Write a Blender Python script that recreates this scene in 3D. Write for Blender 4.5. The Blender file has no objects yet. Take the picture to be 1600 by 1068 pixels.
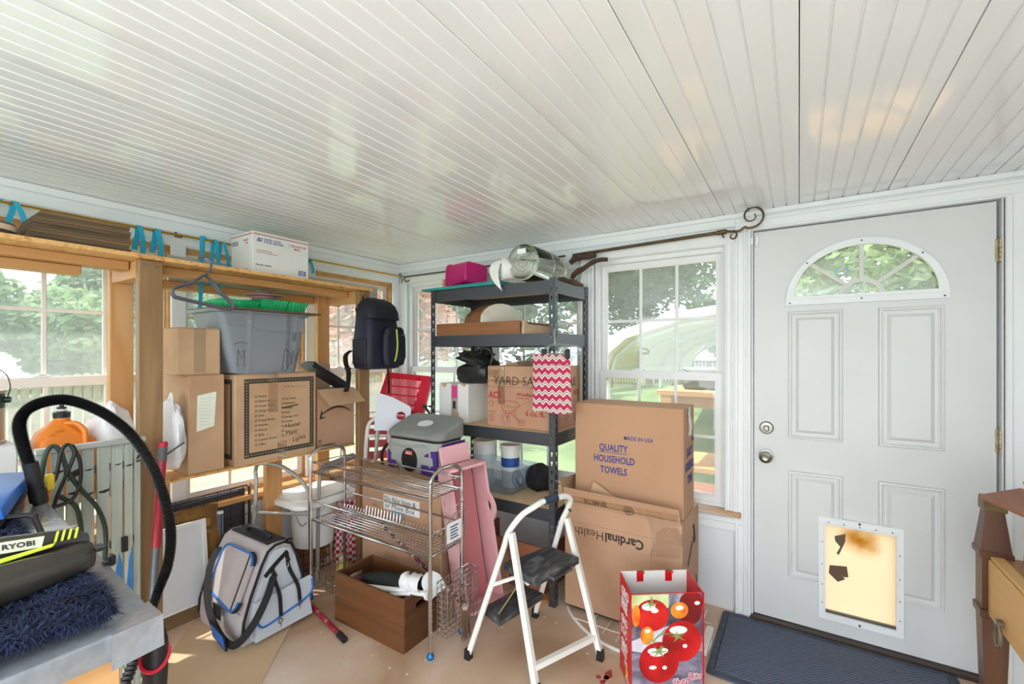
import bpy, bmesh, math, random
from mathutils import Matrix, Vector, noise
PI = math.pi
random.seed(7)
scene = bpy.context.scene
COL = scene.collection

# ------------------------------------------------------------------ camera
cam = bpy.data.cameras.new('camera')
cam.sensor_width = 36.0
cam.lens = 36.0 * 696.0 / 1600.0
cam.shift_y = 18.0 / 1600.0
cam.clip_start = 0.05
cam.clip_end = 200
camo = bpy.data.objects.new('camera', cam)
COL.objects.link(camo)
camo.location = (0, 0, 1.40)
camo.rotation_euler = (PI / 2, 0, math.atan2(377.0, 585.06) - PI / 2)
scene.camera = camo

# ------------------------------------------------------------------ sky, sun, exposure
world = bpy.data.worlds.new('sky')
scene.world = world
world.use_nodes = True
wn = world.node_tree.nodes
wl = world.node_tree.links
wn.clear()
w_out = wn.new('ShaderNodeOutputWorld')
w_bg = wn.new('ShaderNodeBackground')
w_tc = wn.new('ShaderNodeTexCoord')
w_no = wn.new('ShaderNodeTexNoise')
w_no.inputs['Scale'].default_value = 2.5
w_no.inputs['Detail'].default_value = 5
w_rp = wn.new('ShaderNodeValToRGB')
w_rp.color_ramp.elements[0].position = 0.35
w_rp.color_ramp.elements[0].color = (0.74, 0.87, 1.0, 1)
w_rp.color_ramp.elements[1].position = 0.62
w_rp.color_ramp.elements[1].color = (.95, .98, 1, 1)
wl.new(w_tc.outputs['Generated'], w_no.inputs['Vector'])
wl.new(w_no.outputs['Fac'], w_rp.inputs['Fac'])
wl.new(w_rp.outputs['Color'], w_bg.inputs['Color'])
w_bg.inputs['Strength'].default_value = 3.2
wl.new(w_bg.outputs['Background'], w_out.inputs['Surface'])
try:
    world.cycles.sampling_method = 'MANUAL'
    world.cycles.sample_map_resolution = 512
except Exception:
    pass

sun = bpy.data.lights.new('sun', 'SUN')
sun.energy = 7.0
sun.angle = math.radians(1.0)
sun.color = (1.0, 0.96, 0.90)
suno = bpy.data.objects.new('sun', sun)
COL.objects.link(suno)
_d = Vector((0.22, -0.46, -0.92)).normalized()
suno.rotation_euler = _d.to_track_quat('-Z', 'Y').to_euler()
suno.location = (0, 8, 12)

def rear_fill(loc, rot, sx, sy, e):
    l = bpy.data.lights.new('window_daylight', 'AREA')
    l.shape = 'RECTANGLE'; l.size = sx; l.size_y = sy; l.energy = e; l.color = (0.81, 0.91, 1.0)
    o = bpy.data.objects.new('window_daylight', l)
    COL.objects.link(o)
    o.location = loc; o.rotation_euler = rot

# added fill lamps in the open back walls, unseen behind the camera
rear_fill((-2.36, 0.8, 1.10), (0, -PI / 2, 0), 1.9, 3.2, 58)
rear_fill((-1.0, -1.22, 1.10), (PI / 2, 0, 0), 2.2, 1.9, 34)

# added fill uplight, unseen behind the camera, brightening the room off the ceiling
_l = bpy.data.lights.new('torchiere_light', 'AREA')
_l.shape = 'DISK'; _l.size = 0.30; _l.energy = 48; _l.color = (0.86, 0.93, 1.0)
_o = bpy.data.objects.new('torchiere_light', _l)
COL.objects.link(_o)
_o.location = (-1.25, 0.15, 1.60); _o.rotation_euler = (PI, 0, 0)

scene.view_settings.view_transform = 'Standard'
scene.view_settings.look = 'None'
scene.view_settings.gamma = 1.0
scene.view_settings.use_curve_mapping = False
scene.view_settings.exposure = 0.10

# ------------------------------------------------------------------ helpers
def hexc(h):
    h = h.lstrip('#')
    r = []
    for i in (0, 2, 4):
        v = int(h[i:i + 2], 16) / 255.0
        r.append(v / 12.92 if v <= 0.04045 else ((v + 0.055) / 1.055) ** 2.4)
    return (r[0], r[1], r[2], 1.0)

MATS = {}
def _base(name):
    m = bpy.data.materials.new(name)
    m.use_nodes = True
    nt = m.node_tree
    b = nt.nodes['Principled BSDF']
    return m, nt, b

def plain(name, col, rough=0.5, metal=0.0, spec=None, trans=0.0, emit=None, coat=0.0, sheen=0.0):
    if name in MATS: return MATS[name]
    m, nt, b = _base(name)
    # a little procedural variation so that nothing is perfectly flat
    c = hexc(col) if isinstance(col, str) else col
    tc = nt.nodes.new('ShaderNodeTexCoord')
    no = nt.nodes.new('ShaderNodeTexNoise'); no.inputs['Scale'].default_value = 9.0; no.inputs['Detail'].default_value = 4
    mx = nt.nodes.new('ShaderNodeMix'); mx.data_type = 'RGBA'
    mx.inputs[6].default_value = tuple(min(1, k * 0.93) for k in c[:3]) + (1,)
    mx.inputs[7].default_value = tuple(min(1, k * 1.05) for k in c[:3]) + (1,)
    nt.links.new(tc.outputs['Object'], no.inputs['Vector'])
    nt.links.new(no.outputs['Fac'], mx.inputs[0])
    nt.links.new(mx.outputs[2], b.inputs['Base Color'])
    b.inputs['Roughness'].default_value = rough
    b.inputs['Metallic'].default_value = metal
    if spec is not None: b.inputs['Specular IOR Level'].default_value = spec
    if trans: b.inputs['Transmission Weight'].default_value = trans
    if coat: b.inputs['Coat Weight'].default_value = coat
    if sheen: b.inputs['Sheen Weight'].default_value = sheen
    MATS[name] = m
    return m

def mottle(name, cols, scale=4.0, stretch=(1, 1, 1), rough=0.6, bump=0.0, bscale=None, detail=6, dist=0.0, pos=None, metal=0.0, bstretch=None, spec=None):
    if name in MATS: return MATS[name]
    m, nt, b = _base(name)
    N, L = nt.nodes, nt.links
    tc = N.new('ShaderNodeTexCoord'); mp = N.new('ShaderNodeMapping'); mp.inputs['Scale'].default_value = stretch
    no = N.new('ShaderNodeTexNoise'); no.inputs['Scale'].default_value = scale; no.inputs['Detail'].default_value = detail
    no.inputs['Distortion'].default_value = dist
    rp = N.new('ShaderNodeValToRGB')
    n = len(cols)
    while len(rp.color_ramp.elements) < n: rp.color_ramp.elements.new(0.5)
    for i, cc in enumerate(cols):
        e = rp.color_ramp.elements[i]
        e.position = pos[i] if pos else 0.3 + 0.4 * i / max(1, n - 1)
        e.color = hexc(cc)
    L.new(tc.outputs['Object'], mp.inputs['Vector']); L.new(mp.outputs['Vector'], no.inputs['Vector'])
    L.new(no.outputs['Fac'], rp.inputs['Fac']); L.new(rp.outputs['Color'], b.inputs['Base Color'])
    b.inputs['Roughness'].default_value = rough; b.inputs['Metallic'].default_value = metal
    if spec is not None: b.inputs['Specular IOR Level'].default_value = spec
    if bump:
        mp2 = N.new('ShaderNodeMapping'); mp2.inputs['Scale'].default_value = bstretch or stretch
        nb = N.new('ShaderNodeTexNoise'); nb.inputs['Scale'].default_value = bscale or scale * 3; nb.inputs['Detail'].default_value = 4
        bp = N.new('ShaderNodeBump'); bp.inputs['Strength'].default_value = bump; bp.inputs['Distance'].default_value = 0.01
        L.new(tc.outputs['Object'], mp2.inputs['Vector']); L.new(mp2.outputs['Vector'], nb.inputs['Vector'])
        L.new(nb.outputs['Fac'], bp.inputs['Height']); L.new(bp.outputs['Normal'], b.inputs['Normal'])
    MATS[name] = m
    return m

def wood(name, c1, c2, axis='x', scale=14, rough=0.55, bump=0.15):
    st = {'x': (0.09, 1, 1), 'y': (1, 0.09, 1), 'z': (1, 1, 0.09)}[axis]
    return mottle(name, (c1, c2, c1), scale, st, rough, bump, scale * 2, 8, 0.6, pos=(0.3, 0.52, 0.72))

def glassy(name, tint=(1, 1, 1), gloss=0.08, haze=0.05):
    if name in MATS: return MATS[name]
    m = bpy.data.materials.new(name); m.use_nodes = True
    nt = m.node_tree; N, L = nt.nodes, nt.links
    N.clear()
    out = N.new('ShaderNodeOutputMaterial')
    tr = N.new('ShaderNodeBsdfTransparent'); tr.inputs['Color'].default_value = (*tint, 1)
    gl = N.new('ShaderNodeBsdfGlossy'); gl.inputs['Roughness'].default_value = 0.02
    df = N.new('ShaderNodeBsdfTranslucent'); df.inputs['Color'].default_value = (0.9, 0.93, 0.92, 1)
    m1 = N.new('ShaderNodeMixShader'); m1.inputs[0].default_value = gloss
    m2 = N.new('ShaderNodeMixShader'); m2.inputs[0].default_value = haze
    L.new(tr.outputs[0], m1.inputs[1]); L.new(gl.outputs[0], m1.inputs[2])
    L.new(m1.outputs[0], m2.inputs[1]); L.new(df.outputs[0], m2.inputs[2])
    L.new(m2.outputs[0], out.inputs['Surface'])
    MATS[name] = m
    return m

def frm(o, x, y):
    x = Vector(x).normalized(); y = Vector(y).normalized(); z = x.cross(y)
    return Matrix(((x[0], y[0], z[0], o[0]), (x[1], y[1], z[1], o[1]), (x[2], y[2], z[2], o[2]), (0, 0, 0, 1)))
def FX(o): return frm(o, (0, -1, 0), (0, 0, 1))      # on a face looking towards -x
def FY(o): return frm(o, (1, 0, 0), (0, 0, 1))       # on a face looking towards -y
def FZ(o, a=0): return frm(o, (math.cos(a), math.sin(a), 0), (-math.sin(a), math.cos(a), 0))
def Tr(x, y, z): return Matrix.Translation((x, y, z))
def Rz(a): return Matrix.Rotation(a, 4, 'Z')
def Rx(a): return Matrix.Rotation(a, 4, 'X')
def Ry(a): return Matrix.Rotation(a, 4, 'Y')

def curve_mesh(cu):
    o = bpy.data.objects.new('tmp', cu)
    COL.objects.link(o)
    bpy.context.view_layer.update()
    dg = bpy.context.evaluated_depsgraph_get()
    me = bpy.data.meshes.new_from_object(o.evaluated_get(dg))
    bpy.data.objects.remove(o); bpy.data.curves.remove(cu)
    return me

class G:
    def __init__(s): s.bm = bmesh.new()
    def _x(s, vs, M):
        if M is not None: bmesh.ops.transform(s.bm, matrix=M, verts=vs)
        return s
    def box(s, a, b, M=None, bev=0.0, seg=1):
        a, b = [min(p, q) for p, q in zip(a, b)], [max(p, q) for p, q in zip(a, b)]
        v = [s.bm.verts.new((x, y, z)) for z in (a[2], b[2]) for y in (a[1], b[1]) for x in (a[0], b[0])]
        f = [s.bm.faces.new([v[i] for i in q]) for q in ((0, 2, 3, 1), (4, 5, 7, 6), (0, 1, 5, 4), (2, 6, 7, 3), (0, 4, 6, 2), (1, 3, 7, 5))]
        if bev:
            es = list({e for q in f for e in q.edges})
            r = bmesh.ops.bevel(s.bm, geom=es, offset=bev, segments=seg, profile=0.5, affect='EDGES')
            v = list({k for q in r['faces'] for k in q.verts} | {k for k in v if k.is_valid})
        return s._x(v, M)
    def hexa(s, pts, M=None):
        # eight corners: lower four (ccw seen from above), upper four
        v = [s.bm.verts.new(p) for p in pts]
        for q in ((3, 2, 1, 0), (4, 5, 6, 7), (0, 1, 5, 4), (1, 2, 6, 5), (2, 3, 7, 6), (3, 0, 4, 7)):
            s.bm.faces.new([v[i] for i in q])
        return s._x(v, M)
    def loft(s, rings, M=None, cap=True, closed=True):
        vs = [[s.bm.verts.new(p) for p in r] for r in rings]
        n = len(vs[0])
        for a, b in zip(vs[:-1], vs[1:]):
            for i in range(n if closed else n - 1):
                j = (i + 1) % n
                try: s.bm.faces.new((a[i], a[j], b[j], b[i]))
                except ValueError: pass
        if cap and closed:
            try:
                s.bm.faces.new(list(reversed(vs[0]))); s.bm.faces.new(vs[-1])
            except ValueError: pass
        return s._x([k for r in vs for k in r], M)
    def tube(s, pts, r, n=8, M=None, closed=False, cap=True):
        P = [Vector(p) for p in pts]
        R = r if isinstance(r, (list, tuple)) else [r] * len(P)
        m = len(P)
        T = []
        for i in range(m):
            if closed: t = P[(i + 1) % m] - P[i - 1]
            else: t = P[min(i + 1, m - 1)] - P[max(i - 1, 0)]
            T.append(t.normalized() if t.length > 1e-9 else Vector((0, 0, 1)))
        u = T[0].orthogonal().normalized()
        rings = []
        for i in range(m):
            u = (u - T[i] * u.dot(T[i]))
            u = u.normalized() if u.length > 1e-6 else T[i].orthogonal().normalized()
            w = T[i].cross(u)
            rings.append([P[i] + R[i] * (math.cos(2 * PI * k / n) * u + math.sin(2 * PI * k / n) * w) for k in range(n)])
        if closed: rings.append(rings[0])
        if closed:
            vs = [[s.bm.verts.new(p) for p in q] for q in rings[:-1]]
            for i in range(m):
                a, b = vs[i], vs[(i + 1) % m]
                for k in range(n):
                    j = (k + 1) % n
                    s.bm.faces.new((a[k], a[j], b[j], b[k]))
            return s._x([k for q in vs for k in q], M)
        return s.loft(rings, M, cap)
    def cyl(s, p0, p1, r0, r1=None, n=16, M=None):
        return s.tube([p0, p1], [r0, r0 if r1 is None else r1], n, M)
    def lathe(s, prof, n=24, M=None, cap=True):
        return s.loft([[(r * math.cos(2 * PI * k / n), r * math.sin(2 * PI * k / n), z) for k in range(n)] for r, z in prof], M, cap)
    def plate(s, loops, th, M=None, z0=0.0):
        cu = bpy.data.curves.new('tmp', 'CURVE'); cu.dimensions = '2D'; cu.fill_mode = 'BOTH'; cu.extrude = th / 2
        for lp in loops:
            sp = cu.splines.new('POLY'); sp.points.add(len(lp) - 1)
            for p, q in zip(sp.points, lp): p.co = (q[0], q[1], 0, 1)
            sp.use_cyclic_u = True
        return s.mesh_in(curve_mesh(cu), (M or Matrix()) @ Tr(0, 0, z0 + th / 2))
    def mesh_in(s, me, M=None):
        t = bmesh.new(); t.from_mesh(me)
        bmesh.ops.remove_doubles(t, verts=t.verts[:], dist=1e-5)
        t.to_mesh(me); t.free()
        if M is not None: me.transform(M)
        s.bm.from_mesh(me); bpy.data.meshes.remove(me)
        return s
    def quad(s, p, M=None):
        v = [s.bm.verts.new(q) for q in p]; s.bm.faces.new(v)
        return s._x(v, M)
    def grid(s, fn, nu, nv, M=None):
        v = [[s.bm.verts.new(fn(i / nu, j / nv)) for j in range(nv + 1)] for i in range(nu + 1)]
        for i in range(nu):
            for j in range(nv):
                s.bm.faces.new((v[i][j], v[i + 1][j], v[i + 1][j + 1], v[i][j + 1]))
        return s._x([k for r in v for k in r], M)

WM = {}
def obj(name, g, mat, parent=None, local=False, smooth=True, ang=35, norm=True):
    """Links a builder as ONE mesh object. World coordinates unless local."""
    me = bpy.data.meshes.new(name)
    if norm: bmesh.ops.recalc_face_normals(g.bm, faces=g.bm.faces)
    g.bm.to_mesh(me); g.bm.free()
    o = bpy.data.objects.new(name, me)
    COL.objects.link(o)
    me.materials.append(mat)
    if parent is not None:
        if not local: me.transform(WM[parent].inverted())
        o.parent = parent; WM[o] = WM[parent]
    else:
        WM[o] = Matrix()
    if smooth and len(me.polygons):
        me.shade_smooth()
        me.set_sharp_from_angle(angle=math.radians(ang))
    return o

def thing(name, label, cat, loc=(0, 0, 0), rz=0.0, group=None, M=None):
    o = bpy.data.objects.new(name, None)
    COL.objects.link(o)
    o.empty_display_size = 0.05
    o.matrix_basis = M if M is not None else Tr(*loc) @ Rz(rz)
    WM[o] = o.matrix_basis.copy()
    if label: o['label'] = label
    if cat: o['category'] = cat
    if group: o['group'] = group
    return o

def tag(o, label, cat, group=None):
    o['label'] = label; o['category'] = cat
    if group: o['group'] = group
    return o

def single(name, g, mat, label, cat, group=None, **k):
    """A thing made of one mesh; its origin goes to the mesh's base."""
    o = obj(name, g, mat, **k)
    me = o.data
    xs = [v.co for v in me.vertices]
    b = Vector((sum(v.x for v in xs) / len(xs), sum(v.y for v in xs) / len(xs), min(v.z for v in xs)))
    me.transform(Tr(-b.x, -b.y, -b.z)); o.location = b
    WM[o] = Tr(*b)
    return tag(o, label, cat, group)

def struct(name, g, mat, parent=None, **k):
    o = obj(name, g, mat, parent, **k)
    if parent is None: o['kind'] = 'structure'
    return o

def sthing(name, M=None):
    o = bpy.data.objects.new(name, None); COL.objects.link(o)
    o.matrix_basis = M if M is not None else Matrix()
    WM[o] = o.matrix_basis.copy(); o['kind'] = 'structure'
    return o

def dup(o, M, label=None, parent=None):
    c = o.copy(); COL.objects.link(c)
    if parent is not None: c.parent = parent
    else:
        c.matrix_basis = M; WM[c] = M.copy()
    if label: c['label'] = label
    for ch in list(o.children): dup(ch, None, None, c)
    return c

def text(s, size, mat, parent, M, name='printing', align='LEFT', bold=0.0, shear=0.0, th=0.0004, sx=1.0, local=False, sp=1.0):
    cu = bpy.data.curves.new('tmp', 'FONT')
    cu.body = s; cu.size = size; cu.align_x = align; cu.extrude = th; cu.offset = bold * size; cu.shear = shear
    cu.space_character = sp; cu.resolution_u = 2
    me = curve_mesh(cu)
    g = G(); g.mesh_in(me, M @ Tr(0, 0, th) @ Matrix.Diagonal((sx, 1, 1, 1)))
    return obj(name, g, mat, parent, local=local, smooth=False, norm=False)

def arc(cx, cy, r, a0, a1, n, ry=None):
    ry = r if ry is None else ry
    return [(cx + r * math.cos(a0 + (a1 - a0) * i / n), cy + ry * math.sin(a0 + (a1 - a0) * i / n)) for i in range(n + 1)]
def rrect(x0, y0, x1, y1, r, n=4):
    return (arc(x1 - r, y1 - r, r, 0, PI / 2, n) + arc(x0 + r, y1 - r, r, PI / 2, PI, n)
            + arc(x0 + r, y0 + r, r, PI, 1.5 * PI, n) + arc(x1 - r, y0 + r, r, 1.5 * PI, 2 * PI, n))
def rect(x0, y0, x1, y1): return [(x0, y0), (x1, y0), (x1, y1), (x0, y1)]
def spline(pts, n=8):
    P = [Vector(p) for p in pts]
    P = [P[0] * 2 - P[1]] + P + [P[-1] * 2 - P[-2]]
    out = []
    for i in range(1, len(P) - 2):
        a, b, c, d = P[i - 1:i + 3]
        for k in range(n):
            t = k / n
            out.append(0.5 * ((2 * b) + (c - a) * t + (2 * a - 5 * b + 4 * c - d) * t * t + (3 * b - a - 3 * c + d) * t ** 3))
    out.append(P[-2])
    return out

# ------------------------------------------------------------------ common materials
white_paint = mottle('white_paint', ('#e6e8ea', '#eef0f1'), 3, rough=0.42, bump=0.03, bscale=60)
wall_paint = mottle('wall_paint', ('#dfe1e4', '#eaecee'), 2.2, rough=0.55, bump=0.05, bscale=40)
door_paint = mottle('door_paint', ('#d3d4d4', '#dbdcdc'), 2.0, rough=0.38, bump=0.03, bscale=90)
vinyl = plain('window_vinyl', '#e9e9ea', 0.35)
vinyl_warm_lit = plain('window_vinyl_warm', '#ede5de', 0.4)  # white vinyl with warm light bounced off the wood put into its colour
pine = wood('pine', '#d6a572', '#c38d54', 'z', 10)
pine_x = wood('pine_along_x', '#d2a26c', '#bd8850', 'x', 10)
pine_y = wood('pine_along_y', '#d6a875', '#c3905a', 'y', 10)
pane_glass = glassy('pane_glass', (0.97, 0.99, 0.98), 0.05, 0.11)
def ceiling_material():
    m, nt, b = _base('ceiling_vinyl')
    N, L = nt.nodes, nt.links
    tc = N.new('ShaderNodeTexCoord'); mp = N.new('ShaderNodeMapping'); mp.inputs['Scale'].default_value = (1.0, 9.0, 1)
    no = N.new('ShaderNodeTexNoise'); no.inputs['Scale'].default_value = 2.2; no.inputs['Detail'].default_value = 3
    bp = N.new('ShaderNodeBump'); bp.inputs['Strength'].default_value = 0.06; bp.inputs['Distance'].default_value = 0.004
    rp = N.new('ShaderNodeValToRGB')
    rp.color_ramp.elements[0].color = hexc('#edeef1'); rp.color_ramp.elements[1].color = hexc('#f4f5f8')
    L.new(tc.outputs['Object'], mp.inputs['Vector']); L.new(mp.outputs['Vector'], no.inputs['Vector'])
    L.new(no.outputs['Fac'], bp.inputs['Height']); L.new(bp.outputs['Normal'], b.inputs['Normal'])
    L.new(no.outputs['Fac'], rp.inputs['Fac']); L.new(rp.outputs['Color'], b.inputs['Base Color'])
    b.inputs['Roughness'].default_value = 0.10
    b.inputs['Specular IOR Level'].default_value = 0.6
    return m
ceil_mat = ceiling_material()
def floor_material():
    m, nt, b = _base('painted_concrete')
    N, L = nt.nodes, nt.links
    tc = N.new('ShaderNodeTexCoord')
    n1 = N.new('ShaderNodeTexNoise'); n1.inputs['Scale'].default_value = 1.6; n1.inputs['Detail'].default_value = 8; n1.inputs['Distortion'].default_value = 0.5
    r1 = N.new('ShaderNodeValToRGB')
    for i, (p, c) in enumerate(((0.30, '#a98769'), (0.48, '#cbae93'), (0.68, '#e0cdbb'))):
        if i > 1: r1.color_ramp.elements.new(p)
        e = r1.color_ramp.elements[i]; e.position = p; e.color = hexc(c)
    v = N.new('ShaderNodeTexVoronoi'); v.inputs['Scale'].default_value = 13; v.inputs['Randomness'].default_value = 1
    r2 = N.new('ShaderNodeValToRGB')
    r2.color_ramp.elements[0].position = 0.07; r2.color_ramp.elements[0].color = (1, 1, 1, 1)
    r2.color_ramp.elements[1].position = 0.085; r2.color_ramp.elements[1].color = (0, 0, 0, 1)
    n3 = N.new('ShaderNodeTexNoise'); n3.inputs['Scale'].default_value = 3.2; n3.inputs['Detail'].default_value = 7
    r3 = N.new('ShaderNodeValToRGB')
    r3.color_ramp.elements[0].position = 0.62; r3.color_ramp.elements[0].color = (0, 0, 0, 1)
    r3.color_ramp.elements[1].position = 0.72; r3.color_ramp.elements[1].color = (0.7, 0.7, 0.7, 1)
    mx = N.new('ShaderNodeMix'); mx.data_type = 'RGBA'; mx.inputs[7].default_value = hexc('#e9e3d8')
    mx2 = N.new('ShaderNodeMix'); mx2.data_type = 'RGBA'; mx2.inputs[7].default_value = hexc('#dbd2c6')
    L.new(tc.outputs['Object'], n1.inputs['Vector']); L.new(tc.outputs['Object'], v.inputs['Vector']); L.new(tc.outputs['Object'], n3.inputs['Vector'])
    L.new(n1.outputs['Fac'], r1.inputs['Fac']); L.new(v.outputs['Distance'], r2.inputs['Fac']); L.new(n3.outputs['Fac'], r3.inputs['Fac'])
    L.new(r1.outputs['Color'], mx.inputs[6]); L.new(r2.outputs['Color'], mx.inputs[0])
    L.new(mx.outputs[2], mx2.inputs[6]); L.new(r3.outputs['Color'], mx2.inputs[0])
    L.new(mx2.outputs[2], b.inputs['Base Color'])
    bp = N.new('ShaderNodeBump'); bp.inputs['Strength'].default_value = 0.12; bp.inputs['Distance'].default_value = 0.01
    n4 = N.new('ShaderNodeTexNoise'); n4.inputs['Scale'].default_value = 25
    L.new(tc.outputs['Object'], n4.inputs['Vector']); L.new(n4.outputs['Fac'], bp.inputs['Height']); L.new(bp.outputs['Normal'], b.inputs['Normal'])
    b.inputs['Roughness'].default_value = 0.5
    return m
floor_mat = floor_material()

# ------------------------------------------------------------------ the room shell
XB, YA, ZC = 2.69, 2.88, 2.155
XR, YF = -2.40, -1.26
g = G(); g.box((XR - .12, YF - .12, -0.45), (XB + .12, YA + .12, 0)); struct('floor', g, floor_mat)

# ceiling of long grooved vinyl panels, six boards to a panel
ceil = sthing('ceiling', Tr(0, 0, ZC))
pw = 0.345
def panel_mesh():
    g = G(); n = 6; w = pw / n
    prof = []
    for i in range(n):
        a = i * w
        if i == 0: prof += [(a + 0.0008, 0.012), (a + 0.0008, 0.0015), (a + 0.003, 0.0)]
        prof += [(a + w - 0.0085, 0.0)]
        if i < n - 1: prof += [(a + w - 0.0065, 0.0042), (a + w - 0.0025, 0.0042), (a + w, 0.0)]
        else: prof += [(a + w - 0.002, 0.0012), (a + w - 0.0008, 0.012)]
    g.loft([[(XR, y, z) for y, z in prof], [(XB, y, z) for y, z in prof]], cap=True)
    return g
first = None
k0 = int(math.floor(YF / pw)); k1 = int(math.ceil(YA / pw))
for k in range(k0, k1):
    if first is None:
        first = obj('ceiling_panel', panel_mesh(), ceil_mat, ceil, local=True, ang=20)
        first.location = (0, k * pw, 0)
    else:
        o = first.copy(); COL.objects.link(o); o.parent = ceil; o.location = (0, k * pw, 0.0006 * ((k * 7) % 3))
g = G(); g.box((XR - .5, YF - .45, ZC + .03), (XB + .42, YA + .42, ZC + .12)); struct('roof', g, white_paint)

def loopsub(xs):
    return [rect(*r) for r in xs]
# wall_left carries the row of windows, wall_right the double window, the single window and the door
A_WIN = [(-1.30, -.53), (-.505, .265), (.285, 1.055), (1.075, 1.845), (1.86, 2.63)]
WZ0, WZ1 = 0.545, 1.99
g = G(); g.plate([rect(XR, 0, XB + .12, ZC + .03)] + [rect(a, WZ0, b, WZ1) for a, b in A_WIN], .12, FY((0, YA + .12, 0)))
struct('wall_left', g, wall_paint)
B_WIN = [(2.80, 2.03), (1.955, 1.185), (1.105, .335)]
DY0, DY1 = 0.222, -0.728
g = G(); g.plate([rect(-YA - .12, 0, -YF, ZC + .03)] + [rect(-a, WZ0, -b, WZ1) for a, b in B_WIN] + [rect(-DY0, -.02, -DY1, 2.062)], .12, FX((XB + .12, 0, 0)))
struct('wall_right', g, wall_paint)
g = G(); g.plate([rect(YF, 0, YA, ZC + .03), rect(-.9, .06, 2.5, 2.0)], .12, frm((XR - .12, 0, 0), (0, 1, 0), (0, 0, 1)))
struct('wall_back', g, wall_paint)
g = G(); g.plate([rect(-XB, 0, -XR, ZC + .03), rect(-.1, .06, 2.1, 2.0)], .12, frm((0, YF - .12, 0), (-1, 0, 0), (0, 0, 1)))
struct('wall_front', g, wall_paint)

# windows
def make_window(n, M, x0, x1, fm, jm):
    w = sthing('window_%d' % n, M)
    z0, z1, f = WZ0, WZ1, .026
    gf = G()
    gf.box((x0, z0, -.11), (x0 + f, z1, -.012)); gf.box((x1 - f, z0, -.11), (x1, z1, -.012))
    gf.box((x0 + f, z0, -.11), (x1 - f, z0 + f * .8, -.012)); gf.box((x0 + f, z1 - f, -.11), (x1 - f, z1, -.012))
    obj('window_frame', gf, jm, w, local=True)
    zc = 1.268
    for nm, a, b, d0, d1, rb, rt in (('upper_sash', zc - .02, z1 - f, -.082, -.056, .034, .038), ('lower_sash', z0 + f * .8, zc + .024, -.052, -.024, .040, .046)):
        g = G(); st = .036
        g.plate([rect(x0 + f + .002, a, x1 - f - .002, b), rect(x0 + f + st, a + rb, x1 - f - st, b - rt)], d1 - d0, None, d0)
        s = obj(nm, g, fm, w, local=True, smooth=False)
        gx0, gx1, gy0, gy1 = x0 + f + st, x1 - f - st, a + rb, b - rt
        g = G(); g.box((gx0 - .004, gy0 - .004, (d0 + d1) / 2 - .002), (gx1 + .004, gy1 + .004, (d0 + d1) / 2 + .002)); obj('pane', g, pane_glass, s, local=True, smooth=False)
        for k in (1, 2):
            xx = gx0 + (gx1 - gx0) * k / 3
            g = G(); g.box((xx - .009, gy0, (d0 + d1) / 2 - .005), (xx + .009, gy1, (d0 + d1) / 2 + .005), bev=.003); obj('muntin', g, fm, s, local=True)
        yy = (gy0 + gy1) / 2
        g = G(); g.box((gx0, yy - .009, (d0 + d1) / 2 - .0045), (gx1, yy + .009, (d0 + d1) / 2 + .0045), bev=.003); obj('muntin', g, fm, s, local=True)
    for k in (.34, .68):
        xx = x0 + (x1 - x0) * k
        g = G(); g.box((xx - .028, zc + .024, -.05), (xx + .028, zc + .031, -.026), bev=.002); g.box((xx - .012, zc + .031, -.048), (xx + .016, zc + .040, -.03), bev=.003)
        obj('sash_lock', g, vinyl, w, local=True)
    return w
n = 1
for a, b in A_WIN:
    make_window(n, FY((0, YA + .005, 0)), a, b, vinyl_warm_lit, pine); n += 1
for a, b in B_WIN:
    make_window(n, FX((XB + .005, 0, 0)), -a, -b, vinyl, white_paint); n += 1

# mouldings and casings
tn = [0]
def trim(boxes, m, bev=.004):
    tn[0] += 1
    g = G()
    for a, b in boxes: g.box(a, b, bev=bev)
    return struct('trim_%d' % tn[0], g, m)
trim([((XB - .022, YF, 2.128), (XB, YA, ZC)), ((XB - .014, YF, 2.085), (XB, YA, 2.13))], white_paint)
trim([((XR, YA - .02, 2.118), (XB, YA, ZC)), ((XR, YA - .012, 2.06), (XB, YA, 2.12))], white_paint)
# header boards over the windows
trim([((XR, YA - .018, WZ1 + .004), (XB - .02, YA, 2.058))], white_paint)
trim([((XB - .018, .25, WZ1 + .002), (XB, 1.21, 2.056)), ((XB - .026, .25, 2.046), (XB, 1.21, 2.06))], white_paint)
trim([((XB - .018, 1.19, WZ1 + .002), (XB, YA - .02, 2.056))], white_paint)
def casing_x(y0, y1, z0, z1):          # fluted upright board on the right wall
    w = abs(y0 - y1); a = min(y0, y1)
    return [((XB - .017, a, z0), (XB, a + w, z1)), ((XB - .027, a, z0), (XB, a + w * .2, z1)), ((XB - .023, a + w * .32, z0), (XB, a + w * .48, z1)), ((XB - .027, a + w * .8, z0), (XB, a + w, z1))]
trim(casing_x(.215, .29, 0, 2.06), white_paint, .003)
trim(casing_x(-.722, -.83, 0, 2.06), white_paint, .003)
trim([((XB - .019, -.83, 2.056), (XB, .29, 2.118)), ((XB - .028, -.83, 2.10), (XB, .29, 2.118)), ((XB - .026, -.74, 2.05), (XB, .235, 2.062))], white_paint, .003)
trim(casing_x(.29, .34, .50, 2.0), white_paint, .003)
trim(casing_x(1.10, 1.19, .50, 2.0), white_paint, .003)
trim([((XB - .017, 1.95, .50), (XB, 2.035, 2.0))], white_paint)
trim([((XB - .02, 2.785, .50), (XB, YA, 2.0)), ((XB - .09, YA - .02, .50), (XB, YA, 2.0))], white_paint)
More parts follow.
